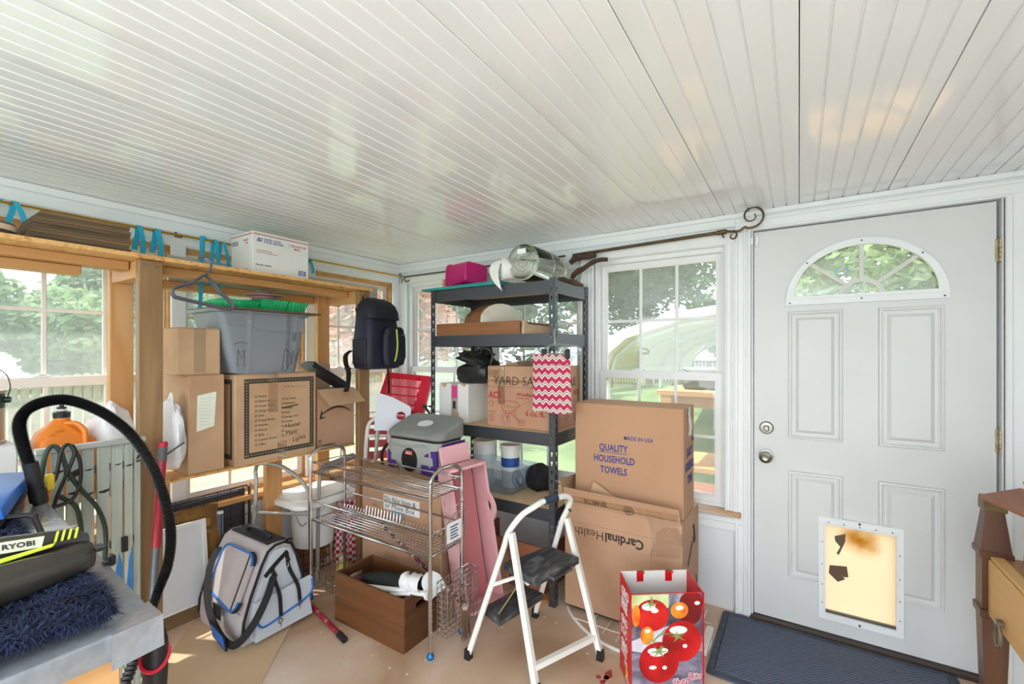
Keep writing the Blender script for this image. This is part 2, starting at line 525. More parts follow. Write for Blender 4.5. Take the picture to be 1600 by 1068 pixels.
# sills
trim([((XB - .05, .26, .523), (XB + .02, 2.80, .548))], wood('worn_sill', '#e4ddd3', '#b9906a', 'y', 9))
trim([((XB - .016, .25, .435), (XB, 2.80, .523)), ((XB - .024, .25, .48), (XB, 2.80, .51))], white_paint)
trim([((-1.4, YA - .085, .515), (XB - .05, YA + .01, .546))], pine_x)
trim([((-1.4, YA - .018, .475), (XB - .05, YA, .514))], pine_x)
for a in (.275, 1.065, 1.8525):
    trim([((a - .035, YA - .02, .546), (a + .035, YA, 2.0))], white_paint)
g = G(); g.box((XB - .012, 1.0, 0), (XB, YA, .07)); struct('baseboard_right', g, white_paint)
g = G(); g.box((XR, YA - .012, 0), (XB - .012, YA, .07)); struct('baseboard_left', g, white_paint)

# ------------------------------------------------------------------ the door
DW = .906
DM = FX((XB + .012, .202, 0))          # local x to the right, y up, z into the room
door = sthing('door_1', DM)
SP = [(.155, .965, .381, 1.615), (.516, .965, .745, 1.615), (.155, .255, .381, .80), (.516, .255, .745, .80)]
fan_c = (.453, 1.676); fr = (.297, .262)
fan = [(fan_c[0] - .297, 1.672)] + [(x, y) for x, y in reversed(arc(fan_c[0], fan_c[1], .297, 0, PI, 28, .268))][0:] 
fan = [(fan_c[0] + .285 * math.cos(t), fan_c[1] + .254 * math.sin(t)) for t in [PI * i / 28 for i in range(29)]]
pet = (.300, .115, .592, .577)
g = G(); g.plate([rect(0, .02, DW, 2.045), fan, rect(*pet)], .042, None, -.042)
obj('door_slab', g, door_paint, door, local=True, smooth=False)
def ring(g, r, w, prof):
    # mitred moulding round a rectangle r: prof = [(inset, height)]
    rings = []
    for ins, h in prof:
        x0, y0, x1, y1 = r[0] + ins, r[1] + ins, r[2] - ins, r[3] - ins
        rings.append([(x0, y0, h), (x1, y0, h), (x1, y1, h), (x0, y1, h)])
    g.loft(rings, cap=False)
for i, r in enumerate(SP):
    g = G()
    prof = [(0, 0.0005), (.003, .0105), (.012, .012), (.0155, .0045), (.019, .0042), (.021, -.004), (.027, -.004), (.046, .0105), (.048, .011)]
    ring(g, r, 0, prof)
    ins = .048
    g.quad([(r[0] + ins, r[1] + ins, .011), (r[2] - ins, r[1] + ins, .011), (r[2] - ins, r[3] - ins, .011), (r[0] + ins, r[3] - ins, .011)])
    if i >= 2:
        # the lower mouldings stop where the pet flap frame is screwed on
        def cut(g, co, no):
            bmesh.ops.bisect_plane(g.bm, geom=g.bm.verts[:] + g.bm.edges[:] + g.bm.faces[:], plane_co=co, plane_no=no, clear_outer=True)
        cut(g, (0, .592, 0), (0, -1, 0))
        g2 = G(); ring(g2, r, 0, prof)
        g2.quad([(r[0] + ins, r[1] + ins, .011), (r[2] - ins, r[1] + ins, .011), (r[2] - ins, r[3] - ins, .011), (r[0] + ins, r[3] - ins, .011)])
        cut(g2, (0, .592, 0), (0, 1, 0))
        cut(g2, (.287 if i == 2 else .603, 0, 0), (1 if i == 2 else -1, 0, 0))
        me2 = bpy.data.meshes.new('tmp'); g2.bm.to_mesh(me2); g2.bm.free(); g.mesh_in(me2)
    obj('door_panel', g, door_paint, door, local=True, ang=20)
# fan light: frame, hub, spokes, panes
g = G()
outer = [(fan_c[0] + .308 * math.cos(t), fan_c[1] - .018 + .296 * math.sin(t)) for t in [PI * i / 32 for i in range(33)]]
outer = [(fan_c[0] + .308, fan_c[1] - .03)] + outer + [(fan_c[0] - .308, fan_c[1] - .03)]
inner = [(fan_c[0] + .272 * math.cos(t), fan_c[1] + .012 + .232 * math.sin(t)) for t in [PI * i / 28 for i in range(29)]]
g.plate([outer, inner], .014, None, .0)
in2 = [(fan_c[0] + .288 * math.cos(t), fan_c[1] - .002 + .25 * math.sin(t)) for t in [PI * i / 28 for i in range(29)]]
g.plate([in2, inner], .007, None, .014)
ff = obj('fanlight_frame', g, white_paint, door, local=True, ang=25)
spoke = plain('spoke_grey', '#d3d3cf', 0.4)
hub_r = .078
g = G(); g.plate([[(fan_c[0] + (hub_r + .010) * math.cos(t), fan_c[1] + .01 + (hub_r - .002) * math.sin(t)) for t in [PI * i / 20 for i in range(21)]],
                  [(fan_c[0] + (hub_r - .012) * math.cos(t), fan_c[1] + .011 + (hub_r - .022) * math.sin(t)) for t in [PI * i / 20 for i in range(21)]]], .016, None, -.012)
obj('hub', g, spoke, ff, local=True)
for a in (PI / 2, PI * .235, PI * .765):
    g = G()
    p0 = (fan_c[0] + hub_r * math.cos(a), fan_c[1] + .01 + hub_r * .9 * math.sin(a)); p1 = (fan_c[0] + .276 * math.cos(a), fan_c[1] + .012 + .238 * math.sin(a))
    d = Vector((p1[0] - p0[0], p1[1] - p0[1])); nn = Vector((-d.y, d.x)).normalized() * .0085
    g.plate([[(p0[0] + nn.x, p0[1] + nn.y), (p0[0] - nn.x, p0[1] - nn.y), (p1[0] - nn.x, p1[1] - nn.y), (p1[0] + nn.x, p1[1] + nn.y)]], .016, None, -.011)
    obj('spoke', g, spoke, ff, local=True, smooth=False)
g = G(); g.plate([inner], .003, None, -.02); obj('pane', g, pane_glass, ff, local=True, smooth=False)
dark = plain('dark_screw', '#2a2a2a', .4)
g = G()
for a in (PI / 2, PI * .24, PI * .76):
    c = (fan_c[0] + .298 * math.cos(a), fan_c[1] - .008 + .272 * math.sin(a)); g.cyl((c[0], c[1], .012), (c[0], c[1], .0165), .0038, n=8)
for c in ((fan_c[0] - .29, fan_c[1] - .02), (fan_c[0] + .29, fan_c[1] - .02), (fan_c[0], fan_c[1] - .012)): g.cyl((c[0], c[1], .012), (c[0], c[1], .0165), .0038, n=8)
obj('screw', g, dark, ff, local=True)
# the window sticker, read from outside
stk = plain('sticker_grey', '#9aa3a6', .5); stb = plain('sticker_blue', '#7fc3d6', .5); sto = plain('sticker_orange', '#e9b98a', .5)
for r0, r1, m_ in ((.030, .022, stb), (.021, .014, sto), (.013, .004, stb)):
    g = G(); g.plate([[(.377 + r0 * math.cos(t), 1.795 + r0 * math.sin(t)) for t in [PI * i / 12 for i in range(13)]] + [(.377 + r1 * math.cos(t), 1.795 + r1 * math.sin(t)) for t in [PI * i / 12 for i in range(12, -1, -1)]]], .0005, None, -.0165)
    obj('sticker_arch', g, m_, ff, local=True, smooth=False)
text('LifeSHIELD', .022, stk, ff, DM @ frm((.432, 1.772, -.0165), (-1, 0, 0), (0, 1, 0)) @ Matrix.Diagonal((1, 1, -1, 1)), name='sticker_lettering')
# locks, hinges, contact sensor
steel = plain('brushed_steel', '#8a8780', .3, 1.0); brass_old = mottle('old_brass', ('#8f7c5c', '#b7ab8e'), 30, rough=.4, metal=.8)
g = G(); g.lathe([(.0, .0), (.033, .0), (.033, .006), (.028, .012), (.012, .013), (0.0, .013)], 24, Tr(.058, 1.01, 0)); g.box((.046, .995, .012), (.070, 1.022, .026), bev=.004)
obj('deadbolt', g, steel, door, local=True)
g = G(); g.lathe([(0, 0), (.034, 0), (.033, .006), (.014, .010), (.013, .028), (.026, .034), (.031, .046), (.028, .060), (.014, .066), (.006, .064), (0, .064)], 24, Tr(.056, .862, 0))
obj('door_knob', g, steel, door, local=True)
for zz in (1.836, 1.029, .24):
    g = G()
    for k in range(5): g.cyl((DW + .010, zz - .048 + k * .0195, .008), (DW + .010, zz - .0305 + k * .0195, .008), .0075, n=12)
    g.box((DW - .004, zz - .048, .0), (DW + .028, zz + .05, .003))
    g.cyl((DW + .010, zz + .05, .008), (DW + .010, zz + .056, .008), .005, n=10)
    obj('hinge', g, brass_old, door, local=True)
g = G(); g.box((.006, 1.968, 0), (.022, 2.022, .016), bev=.003); obj('alarm_contact', g, white_paint, door, local=True)
g = G(); g.box((-.0155, 1.976, .012), (-.0015, 2.014, .030), bev=.003); obj('alarm_contact', g, white_paint, door, local=True)
# pet flap
g = G(); o_, i_ = (.284, .091, .606, .594), (.311, .124, .579, .558)
g.plate([rrect(*o_, .006), rect(*i_)], .016, None, .0); g.plate([rect(i_[0] - .008, i_[1] - .008, i_[2] + .008, i_[3] + .008), rect(*i_)], .005, None, .016)
pf = obj('pet_flap_frame', g, white_paint, door, local=True)
def flap_material():
    m, nt, b = _base('aged_flap')
    N, L = nt.nodes, nt.links
    tc = N.new('ShaderNodeTexCoord')
    no = N.new('ShaderNodeTexNoise'); no.inputs['Scale'].default_value = 11; no.inputs['Detail'].default_value = 6
    vm = N.new('ShaderNodeVectorMath'); vm.operation = 'DISTANCE'; vm.inputs[1].default_value = (.445, .50, 0)
    mr = N.new('ShaderNodeMapRange'); mr.inputs[1].default_value = .12; mr.inputs[2].default_value = .0
    ml = N.new('ShaderNodeMath'); ml.operation = 'MULTIPLY'
    rp = N.new('ShaderNodeValToRGB')
    rp.color_ramp.elements[0].position = .12; rp.color_ramp.elements[0].color = hexc('#fff3dc')
    rp.color_ramp.elements[1].position = .55; rp.color_ramp.elements[1].color = hexc('#d2a135')
    L.new(tc.outputs['Object'], no.inputs['Vector']); L.new(tc.outputs['Object'], vm.inputs[0])
    L.new(vm.outputs['Value'], mr.inputs[0]); L.new(mr.outputs[0], ml.inputs[0]); L.new(no.outputs['Fac'], ml.inputs[1])
    L.new(ml.outputs[0], rp.inputs['Fac'])
    tl = N.new('ShaderNodeBsdfTranslucent'); mx = N.new('ShaderNodeMixShader'); mx.inputs[0].default_value = .9
    L.new(rp.outputs['Color'], b.inputs['Base Color']); L.new(rp.outputs['Color'], tl.inputs['Color'])
    b.inputs['Roughness'].default_value = .3
    out = N['Material Output']
    L.new(b.outputs[0], mx.inputs[1]); L.new(tl.outputs[0], mx.inputs[2]); L.new(mx.outputs[0], out.inputs['Surface'])
    return m
g = G(); g.box((.3015, .128, -.014), (.5905, .556, -.009)); obj('flap', g, flap_material(), pf, local=True)
tape_b = plain('brown_tape', '#5d4736', .35)
g = G(); g.plate([[(.349, .500), (.393, .520), (.391, .480), (.366, .410), (.357, .417), (.372, .452), (.352, .476)]], .001, None, -.0079); obj('tape_patch', g, tape_b, pf, local=True, smooth=False)
g = G(); g.plate([[(.329, .352), (.398, .362), (.404, .312), (.386, .307), (.372, .325), (.391, .298), (.362, .278), (.326, .312)]], .001, None, -.0079); obj('tape_patch', g, tape_b, pf, local=True, smooth=False)
g = G()
for k in range(5): g.cyl((.325 + k * .06, .572, .02), (.325 + k * .06, .572, .0225), .0032, n=8)
for zz in (.17, .26, .36, .47):
    for xx in (.298, .592): g.cyl((xx, zz, .015), (xx, zz, .0175), .003, n=8)
obj('rivet', g, plain('rivet_grey', '#777777', .4, .6), pf, local=True)
g = G(); g.box((.312, .126, -.004), (.578, .134, .012)); obj('flap_rail', g, plain('alu_dark', '#6b6b6a', .35, .8), pf, local=True)
g = G()
for c in ((.445, .585), (.445, .101)): g.cyl((c[0], c[1], .015), (c[0], c[1], .019), .005, n=8)
obj('screw', g, dark, pf, local=True)
# jamb and stop round the door leaf
trim([((XB - .004, DY0 - .0165, .018), (XB + .12, DY0, 2.062)), ((XB - .004, DY1, .018), (XB + .12, DY1 + .012, 2.062)), ((XB - .004, DY1 + .012, 2.052), (XB + .12, DY0 - .0165, 2.062))], white_paint, 0)
trim([((XB + .058, DY0 - .04, .018), (XB + .12, DY0 - .0165, 2.052)), ((XB + .058, DY1 + .012, .018), (XB + .12, DY1 + .04, 2.052)), ((XB + .058, DY1 + .04, 2.02), (XB + .12, DY0 - .04, 2.052))], white_paint, 0)
# threshold
g = G(); g.box((XB - .03, DY1, 0), (XB + .12, DY0, .017), bev=.004); struct('trim_30', g, plain('dark_threshold', '#3a2a20', .4))
# ------------------------------------------------------------------ outside
GZ = -0.50
def lawn_material():
    return mottle('lawn', ('#566b3c', '#6b7f4c', '#82935f'), 1.4, rough=.9, bump=.6, bscale=35, detail=9)
def gh(x, y):
    # the lawn climbs a little towards the far fence beyond the carport
    k = max(0.0, min(1.0, (x - 6.5) / 12.0)); k = k * k * (3 - 2 * k)
    q = max(0.0, min(1.0, (9.0 - y) / 6.0))
    return GZ + .95 * k * q
g = G(); g.grid(lambda u, v: (-40 + 100 * u, -30 + 90 * v, gh(-40 + 100 * u, -30 + 90 * v)), 100, 90)
for v in g.bm.verts:
    if v.co.x > -3 and v.co.x < 3.4 and v.co.y > -3 and v.co.y < 3.6: v.co.z = GZ
struct('ground', g, lawn_material())

def foliage(n, blobs, leaf, seed):
    rnd = random.Random(seed)
    g = G(); bm = g.bm
    tot = sum(b[3] ** 2 for b in blobs)
    for (cx, cy, cz, r) in blobs:
        for _ in range(int(n * r * r / tot)):
            while True:
                d = Vector((rnd.uniform(-1, 1), rnd.uniform(-1, 1), rnd.uniform(-1, 1)))
                if .05 < d.length < 1: break
            d.normalize()
            p = Vector((cx, cy, cz)) + d * r * (rnd.random() ** .35) * (0.85 + 0.3 * noise.noise(d * 2.3 + Vector((cx, cy, seed))))
            u = Vector((rnd.uniform(-1, 1), rnd.uniform(-1, 1), rnd.uniform(-.6, .6))).normalized()
            v = u.orthogonal().normalized()
            l = leaf * rnd.uniform(.6, 1.4)
            vs = [bm.verts.new(p + q) for q in (-u * l, v * l * .55, u * l, -v * l * .55)]
            bm.faces.new(vs)
    return g
leafy = mottle('leaf_green', ('#55724a', '#7f9a66', '#a3b888'), 1.6, rough=.6, detail=3)
leafd = mottle('leaf_dark', ('#41593f', '#5f7d5c', '#7f9a76'), 1.4, rough=.6, detail=3)
leafp = mottle('leaf_pink', ('#7d8a58', '#e0a290', '#f0b8a8'), 2.4, rough=.6, detail=3)
def leaf_through(m):
    # thin leaves let light through
    nt = m.node_tree; N, L = nt.nodes, nt.links
    b = N['Principled BSDF']; out = N['Material Output']
    src = b.inputs['Base Color'].links[0].from_socket
    tl = N.new('ShaderNodeBsdfTranslucent'); mx = N.new('ShaderNodeMixShader'); mx.inputs[0].default_value = .5
    L.new(src, tl.inputs['Color']); L.new(b.outputs[0], mx.inputs[1]); L.new(tl.outputs[0], mx.inputs[2]); L.new(mx.outputs[0], out.inputs['Surface'])
for _m in (leafy, leafd, leafp): leaf_through(_m)
bark = mottle('bark', ('#5e4c3c', '#7d6853'), 8, (1, 1, .2), .9, .4)

def tree(name, label, x, y, h, r, mat, seed, n=9000, leaf=.13, trunk=.14, low=.35):
    t = thing(name, label, 'tree', (x, y, gh(x, y)))
    rnd = random.Random(seed)
    blobs = []
    for i in range(11):
        a = rnd.uniform(0, 2 * PI); k = rnd.uniform(.15, .75)
        blobs.append((math.cos(a) * r * k, math.sin(a) * r * k, h * (low + (1 - low) * rnd.uniform(.12, .86)), r * rnd.uniform(.38, .6)))
    blobs.append((0, 0, h * .62, r * .72))
    c = obj('crown', foliage(n, blobs, leaf, seed), mat, t, local=True, smooth=False, norm=False); c['kind'] = 'stuff'
    g = G(); g.tube([(0, 0, 0), (.05, .03, h * .2), (0, .06, h * .45), (.04, 0, h * .7)], [trunk * 1.2, trunk, trunk * .8, trunk * .3], 8); obj('trunk', g, bark, t, local=True)
    return t
# beyond the left wall
tree('shade_tree', 'broad pale green tree beyond the board fence, seen through the leftmost window', 0.0, 26.0, 5.2, 3.6, leafy, 11, 16000, .22, low=.05)
tree('shade_tree', 'rounded low tree in front of the fence behind the orange jug', 6.2, 27.0, 4.8, 3.2, leafy, 12, 14000, .22, low=.05)
tree('shade_tree', 'tall dark tree behind the pine post at the left window', 9.5, 30.0, 8.5, 3.6, leafd, 13, 18000, .24, low=.1)
tree('shade_tree', 'green tree beyond the fence behind the grey tote', 12.4, 24.0, 7.0, 3.2, leafy, 14, 14000, .22)
tree('shade_tree', 'tall tree beyond the fence behind the wooden shelf end', 15.5, 20.5, 8.0, 3.1, leafd, 15, 13000, .20)
tree('flowering_tree', 'tree with pink blossom outside the corner of the room', 7.0, 7.6, 4.6, 1.9, leafp, 16, 9000, .10, .07, .3)
tree('shade_tree', 'dense green tree beyond the corner windows behind the steel shelf', 13.0, 9.6, 6.4, 3.0, leafd, 17, 12000, .14)
tree('shade_tree', 'large dark tree behind the left half of the metal carport', 18.5, 5.2, 8.4, 3.3, leafd, 18, 16000, .15)
tree('shade_tree', 'tall dark tree beside the carport, left of the bright gap of sky', 17.0, 7.6, 8.6, 3.0, leafd, 19, 12000, .15)
tree('shade_tree', 'thin pale tree at the right edge of the single window, over the carport', 22.0, .2, 7.2, 2.1, leafy, 20, 8000, .15)
tree('shade_tree', 'bright green tree seen through the fanlight of the door', 13.0, -2.6, 7.4, 3.4, leafy, 21, 14000, .13, .14, .2)
tree('shade_tree', 'bush seen under the far end of the carport', 21.0, 2.6, 3.2, 1.6, leafy, 22, 6000, .12)

# board fences
fence_w = wood('grey_fence_board', '#6f6659', '#8d8271', 'z', 7, .85)
def fence(label, p0, p1, top, w, gap):
    d = Vector((p1[0] - p0[0], p1[1] - p0[1], 0)); L = d.length; d.normalize()
    z0 = min(gh(*p0), gh(*p1)); M = frm((p0[0], p0[1], z0), d, (0, 0, 1))
    t = thing('board_fence', label, 'fence', M=M)
    nb = int(L / (w + gap)); f = None
    for i in range(nb):
        if f is None:
            g = G(); h = top - z0
            g.plate([[(0, .04), (w, .04), (w, h - w * .3), (w * .72, h), (w * .28, h), (0, h - w * .3)]], .018)
            f = obj('picket', g, fence_w, t, local=True, smooth=False)
        else:
            o = f.copy(); COL.objects.link(o); o.parent = t; o.location = (i * (w + gap), random.uniform(-.015, .015), 0)
    for z in (.25, (top - z0) * .82):
        g = G(); g.box((0, z, -.05), (L, z + .08, -.004)); obj('rail', g, fence_w, t, local=True, smooth=False)
    f = None
    k = 0.0
    while k < L:
        g = G(); g.box((k, 0, -.13), (k + .09, top - z0 - .08, -.05)); obj('fence_post', g, fence_w, t, local=True, smooth=False); k += 2.4
    return t
fence('weathered board fence with narrow gaps across the lawn, behind the left wall windows', (.2, 9.6), (9.0, 9.6), 1.08, .095, .02)
fence('far grey picket fence standing beyond the arched carport', (21.5, 8.0), (19.0, -3.0), 1.15, .10, .05)

# white garden buildings
siding = plain('white_siding', '#e9e9e6', .6); roofm = plain('pale_roof', '#cfd2d3', .7)
def shed(label, x, y, rz, w, d, h, rh):
    t = thing('garden_shed', label, 'shed', (x, y, gh(x, y)), rz)
    n = 12; f = None
    for i in range(n):
        z0 = h * i / n
        g = G(); e = .012
        g.hexa([(-w / 2 - e, -d / 2 - e, z0), (w / 2 + e, -d / 2 - e, z0), (w / 2 + e, d / 2 + e, z0), (-w / 2 - e, d / 2 + e, z0),
                (-w / 2, -d / 2, z0 + h / n), (w / 2, -d / 2, z0 + h / n), (w / 2, d / 2, z0 + h / n), (-w / 2, d / 2, z0 + h / n)])
        obj('siding_board', g, siding, t, local=True, smooth=False)
    g = G(); g.loft([[(-w / 2, y_, h), (w / 2, y_, h), (0, y_, h + rh)] for y_ in (-d / 2, d / 2)]); obj('gable', g, siding, t, local=True, smooth=False)
    for s in (-1, 1):
        g = G(); g.hexa([(0, -d / 2 - .15, h + rh + .02), (0, d / 2 + .15, h + rh + .02), (s * (w / 2 + .2), d / 2 + .15, h - .12), (s * (w / 2 + .2), -d / 2 - .15, h - .12),
                         (0, -d / 2 - .15, h + rh + .08), (0, d / 2 + .15, h + rh + .08), (s * (w / 2 + .2), d / 2 + .15, h - .06), (s * (w / 2 + .2), -d / 2 - .15, h - .06)])
        obj('roof_side', g, roofm, t, local=True, smooth=False)
    g = G(); g.box((-.4, -d / 2 - .05, 0), (.4, -d / 2 - .012, h * .82)); obj('shed_door', g, roofm, t, local=True, smooth=False)
shed('white gabled shed beyond the lawn, seen left of the hanging backpack', 8.6, 13.6, .3, 2.0, 2.4, 1.55, .9)
shed('low white sided shed beyond the corner window, near the steel shelf', 11.0, 9.9, -.7, 2.2, 2.0, 1.35, .5)

# arched carport
galv = plain('galvanised_tube', '#c9ccca', .4, .3); sheetw = plain('cream_roof_sheet', '#dfd3ab', .5); sheeto = plain('white_roof_sheet', '#eceeed', .45)
cp = thing('carport', 'open arched metal carport with white ribs on the lawn outside the single window', 'carport', (6.8, .62, GZ - .27))
def arch(x, off=0.0):
    pts = [(1.93, 1.70), (1.80, 2.12), (1.52, 2.36), (.75, 2.60), (0, 2.70), (-.75, 2.60), (-1.52, 2.36), (-1.80, 2.12), (-1.93, 1.70)]
    out = []
    for (y, z), m in zip(pts, range(9)):
        k = 1 + off / 2.6
        out.append((x, y * k, z + off * .8))
    return out
for k in range(5):
    x = k * 1.6
    g = G(); g.tube(arch(x), .034, 8); g.tube([(x, 1.93, 0), (x, 1.93, 1.72)], .034, 8); g.tube([(x, -1.93, 0), (x, -1.93, 1.72)], .034, 8)
    obj('rib', g, galv, cp, local=True)
A0, A1 = arch(-.25, .06), arch(6.6, .06)
for k in range(8):
    g = G(); a, b, c, d = [Vector(q) for q in (A0[k], A0[k + 1], A1[k + 1], A1[k])]
    up = Vector((0, 0, .02)) if 0 < k < 7 else Vector((0, .02 if k == 0 else -.02, 0))
    g.hexa([a, b, c, d, a + up, b + up, c + up, d + up])
    obj('roof_sheet', g, sheetw, cp, local=True, smooth=False)
g = G()
B0 = arch(-.28, .05); B1 = arch(-.28, .20)
g.loft([[p, (p[0] - .02, p[1], p[2]), (q[0] - .02, q[1], q[2]), q] for p, q in zip(B0, B1)])
obj('front_trim', g, sheeto, cp, local=True)
for y, z in ((1.86, 1.92), (1.2, 2.44), (-1.2, 2.44)):
    g = G(); g.tube([(0, y, z), (6.4, y, z)], .015, 6); obj('purlin', g, galv, cp, local=True)

# deck and bench right outside the single window
g = G(); g.box((XB + .12, -1.6, GZ), (3.2, .75, -.14)); struct('step', g, mottle('step_concrete', ('#8a8580', '#a39d96'), 4, rough=.9))
deckw = wood('deck_board', '#7a4a34', '#92604a', 'y', 8, .8)
dk = thing('deck', 'red brown boarded deck outside the window, under the outdoor workbench', 'deck', (3.2, 0, GZ))
f = None
for i in range(18):
    if f is None:
        g = G(); g.box((0, -1.6, .30), (.135, 1.25, .335), bev=.004); f = obj('deck_board', g, deckw, dk, local=True)
    else:
        o = f.copy(); COL.objects.link(o); o.parent = dk; o.location = (i * .145, 0, 0)
g = G(); g.box((.02, -1.58, 0), (2.58, -1.5, .3)); g.box((.02, 1.16, 0), (2.58, 1.24, .3)); obj('deck_frame', g, deckw, dk, local=True)
ob = thing('outdoor_workbench', 'pine workbench on the deck outside the single window', 'workbench', (4.3, .76, -.165))
g = G(); g.box((-.3, -1.5, 1.20), (.5, .3, 1.24)); obj('bench_top', g, pine_y, ob, local=True)
for x, y in ((-.25, .22), (.42, .22), (-.25, -1.4), (.42, -1.4)):
    g = G(); g.box((x - .045, y - .045, 0), (x + .045, y + .045, 1.20)); obj('leg', g, pine, ob, local=True)
g = G(); g.box((-.25, -1.4, .55), (.42, .22, .59)); obj('shelf', g, pine_y, ob, local=True)
g = G(); g.box((-.24, -1.4, 1.1), (-.20, .22, 1.2)); obj('apron', g, pine_y, ob, local=True)
t = thing('battery_charger', 'black and grey tool box standing on the outdoor workbench', 'tool box', (4.35, .72, 1.076))
g = G(); g.box((-.12, -.17, 0), (.12, .17, .2), bev=.02); obj('body', g, plain('dark_grey_case', '#4c4f52', .5), t, local=True)
g = G(); g.tube([(0, -.1, .19), (0, -.1, .25), (0, .1, .25), (0, .1, .19)], .012, 6); obj('handle', g, plain('black_rubber', '#18181a', .6), t, local=True)
g = G(); g.lathe([(.0, 0), (.08, 0), (.09, .14), (.09, .16), (0, .16)], 16, Tr(4.4, .40, 1.076)); single('flower_pot', g, plain('terracotta', '#c4713f', .8), 'terracotta pot on the outdoor workbench right of the tool box', 'pot')
# ------------------------------------------------------------------ shared object materials
board = mottle('cardboard', ('#ad8466', '#bb9376', '#b68d6e'), 3, rough=.8, bump=.04, bscale=60)
board2 = mottle('cardboard_tan', ('#b58f6e', '#c5a17f', '#be9a77'), 3, rough=.8, bump=.04, bscale=60)
board_d = mottle('cardboard_edge', ('#8a6a4c', '#997858'), 8, rough=.85)
board_w = mottle('white_board', ('#dcdad6', '#e9e7e3'), 3, rough=.7)
ink = plain('black_ink', '#2b2522', .7); ink_b = plain('blue_ink', '#2e3f86', .7); ink_r = plain('red_ink', '#b0343c', .7); ink_g = plain('dark_green_ink', '#3b3a2e', .7)
packtape = glassy('packing_tape', (.97, .93, .86), .12, .22)
paper = plain('paper', '#e6e9d8', .7); paperw = plain('white_paper', '#f0efec', .7)
chrome = plain('chrome', '#c9c9c9', .16, 1.0)
steel_d = plain('charcoal_steel', '#54575d', .34, .55)
black = plain('black_plastic', '#1c1c1e', .45); blackf = plain('black_fabric', '#131315', .8)
whitep = plain('white_plastic', '#ecebe8', .4)
brass = plain('brass', '#c9a24a', .3, .9); bronze = mottle('bronze_rod', ('#4d4030', '#6c5a40'), 12, rough=.45, metal=.7)
osb = mottle('strand_board', ('#c98d4c', '#e0b070', '#b97a3c'), 22, (1, .5, 1), .75, .15, 30, 5, 1.0)
pine_dark = wood('pine_weathered', '#a07d56', '#8a6844', 'z', 12)  # darker brown pine, used for the front posts

def carton(name, label, lo, hi, mat=None, group=None, tape_faces='', rz=0.0, seam=True, flaps=None, cat='box', bev=.004):
    """A closed carton from lo to hi, with meeting flaps on top and strips of tape."""
    mat = mat or board
    cx, cy = (lo[0] + hi[0]) / 2, (lo[1] + hi[1]) / 2
    t = thing(name, label, cat, (cx, cy, lo[2]), rz, group)
    sx, sy, sz = (hi[0] - lo[0]) / 2, (hi[1] - lo[1]) / 2, hi[2] - lo[2]
    g = G(); g.box((-sx, -sy, 0), (sx, sy, sz - .003), bev=bev)
    obj('body', g, mat, t, local=True)
    if flaps is None:
        for s in (-1, 1):
            g = G(); g.box((-sx + .002, s * .0015, sz - .003), (sx - .002, s * (sy - .001), sz), bev=.001)
            obj('top_flap', g, mat, t, local=True)
    for f in tape_faces:
        g = G(); w = .026
        if f == 'y': g.box((-w, -sy - .0007, sz * .04), (w, -sy - .0002, sz + .0008))
        elif f == 'Y':
            g.box((-w + .02, -sy - .0007, sz * .0), (w + .02, -sy - .0002, sz * .2)); obj('tape', g, packtape, t, local=True, smooth=False)
            g = G(); g.box((-w - .03, -sy - .0007, sz * .55), (w - .03, -sy - .0002, sz + .0008))
        elif f == 'x': g.box((-sx - .0007, -w, sz * .04), (-sx - .0002, w, sz + .0008))
        elif f == 'X': g.box((-sx - .0007, -sy, sz * .62), (-sx - .0002, sy, sz * .76))
        elif f == 't': g.box((-sx, -w, sz + .0004), (sx, w, sz + .0009))
        obj('tape', g, packtape, t, local=True, smooth=False)
    return t

def rr3(x0, y0, x1, y1, r, z, n=4): return [(x, y, z) for x, y in rrect(x0, y0, x1, y1, r, n)]

# ------------------------------------------------------------------ the pine shelf along the left wall
su = thing('pine_shelf', 'tall two tier pine frame shelf standing along the window wall', 'shelf', (.79, 2.42, 0))
def post(a, b, m=pine_dark): 
    g = G(); g.box(a, b, bev=.003); return obj('post', g, m, su)
post((.745, 2.40, 0), (.833, 2.438, 1.81)); post((1.892, 2.40, 0), (1.978, 2.438, 1.81))
post((1.455, 2.70, 0), (1.555, 2.738, .803), pine); post((.745, 2.755, 0), (.835, 2.795, 1.81), pine); post((1.835, 2.755, 0), (1.925, 2.795, 1.81), pine)
g = G(); g.box((-.9, 2.375, 1.811), (.79, 2.80, 1.829)); obj('top_board', g, osb, su)
g = G(); g.box((.792, 2.375, 1.811), (1.985, 2.80, 1.829)); obj('top_board', g, osb, su)
for a, b in (((-.9, 2.51, 1.772), (.745, 2.60, 1.81)), ((.833, 2.51, 1.772), (1.892, 2.60, 1.81)), ((-.9, 2.56, 1.735), (.60, 2.65, 1.771))):
    g = G(); g.box(a, b, bev=.003); obj('rail', g, pine_x, su)
for x in (.75, 1.90):
    g = G(); g.box((x, 2.44, 1.735), (x + .06, 2.754, 1.81), bev=.003); obj('cross_beam', g, pine_y, su)
g = G(); g.box((.95, 2.80, 1.74), (2.05, 2.838, 1.785), bev=.003); obj('back_ledge', g, pine_x, su)
g = G(); g.box((-.4, 2.44, .797), (.745, 2.752, .815)); obj('lower_board', g, osb, su)
g = G(); g.box((.835, 2.44, .803), (1.89, 2.752, .815)); obj('lower_board', g, osb, su)
for a, b in (((-.4, 2.715, .77), (.745, 2.75, .797)),):
    g = G(); g.box(a, b, bev=.003); obj('rail', g, pine_x, su)
g = G()
for x in (.765, .81): g.cyl((x, 2.3995, 1.785), (x, 2.398, 1.785), .006, n=10)
for x in (.79,): g.cyl((x, 2.3995, .86), (x, 2.398, .86), .005, n=8)
obj('screw', g, steel, su)

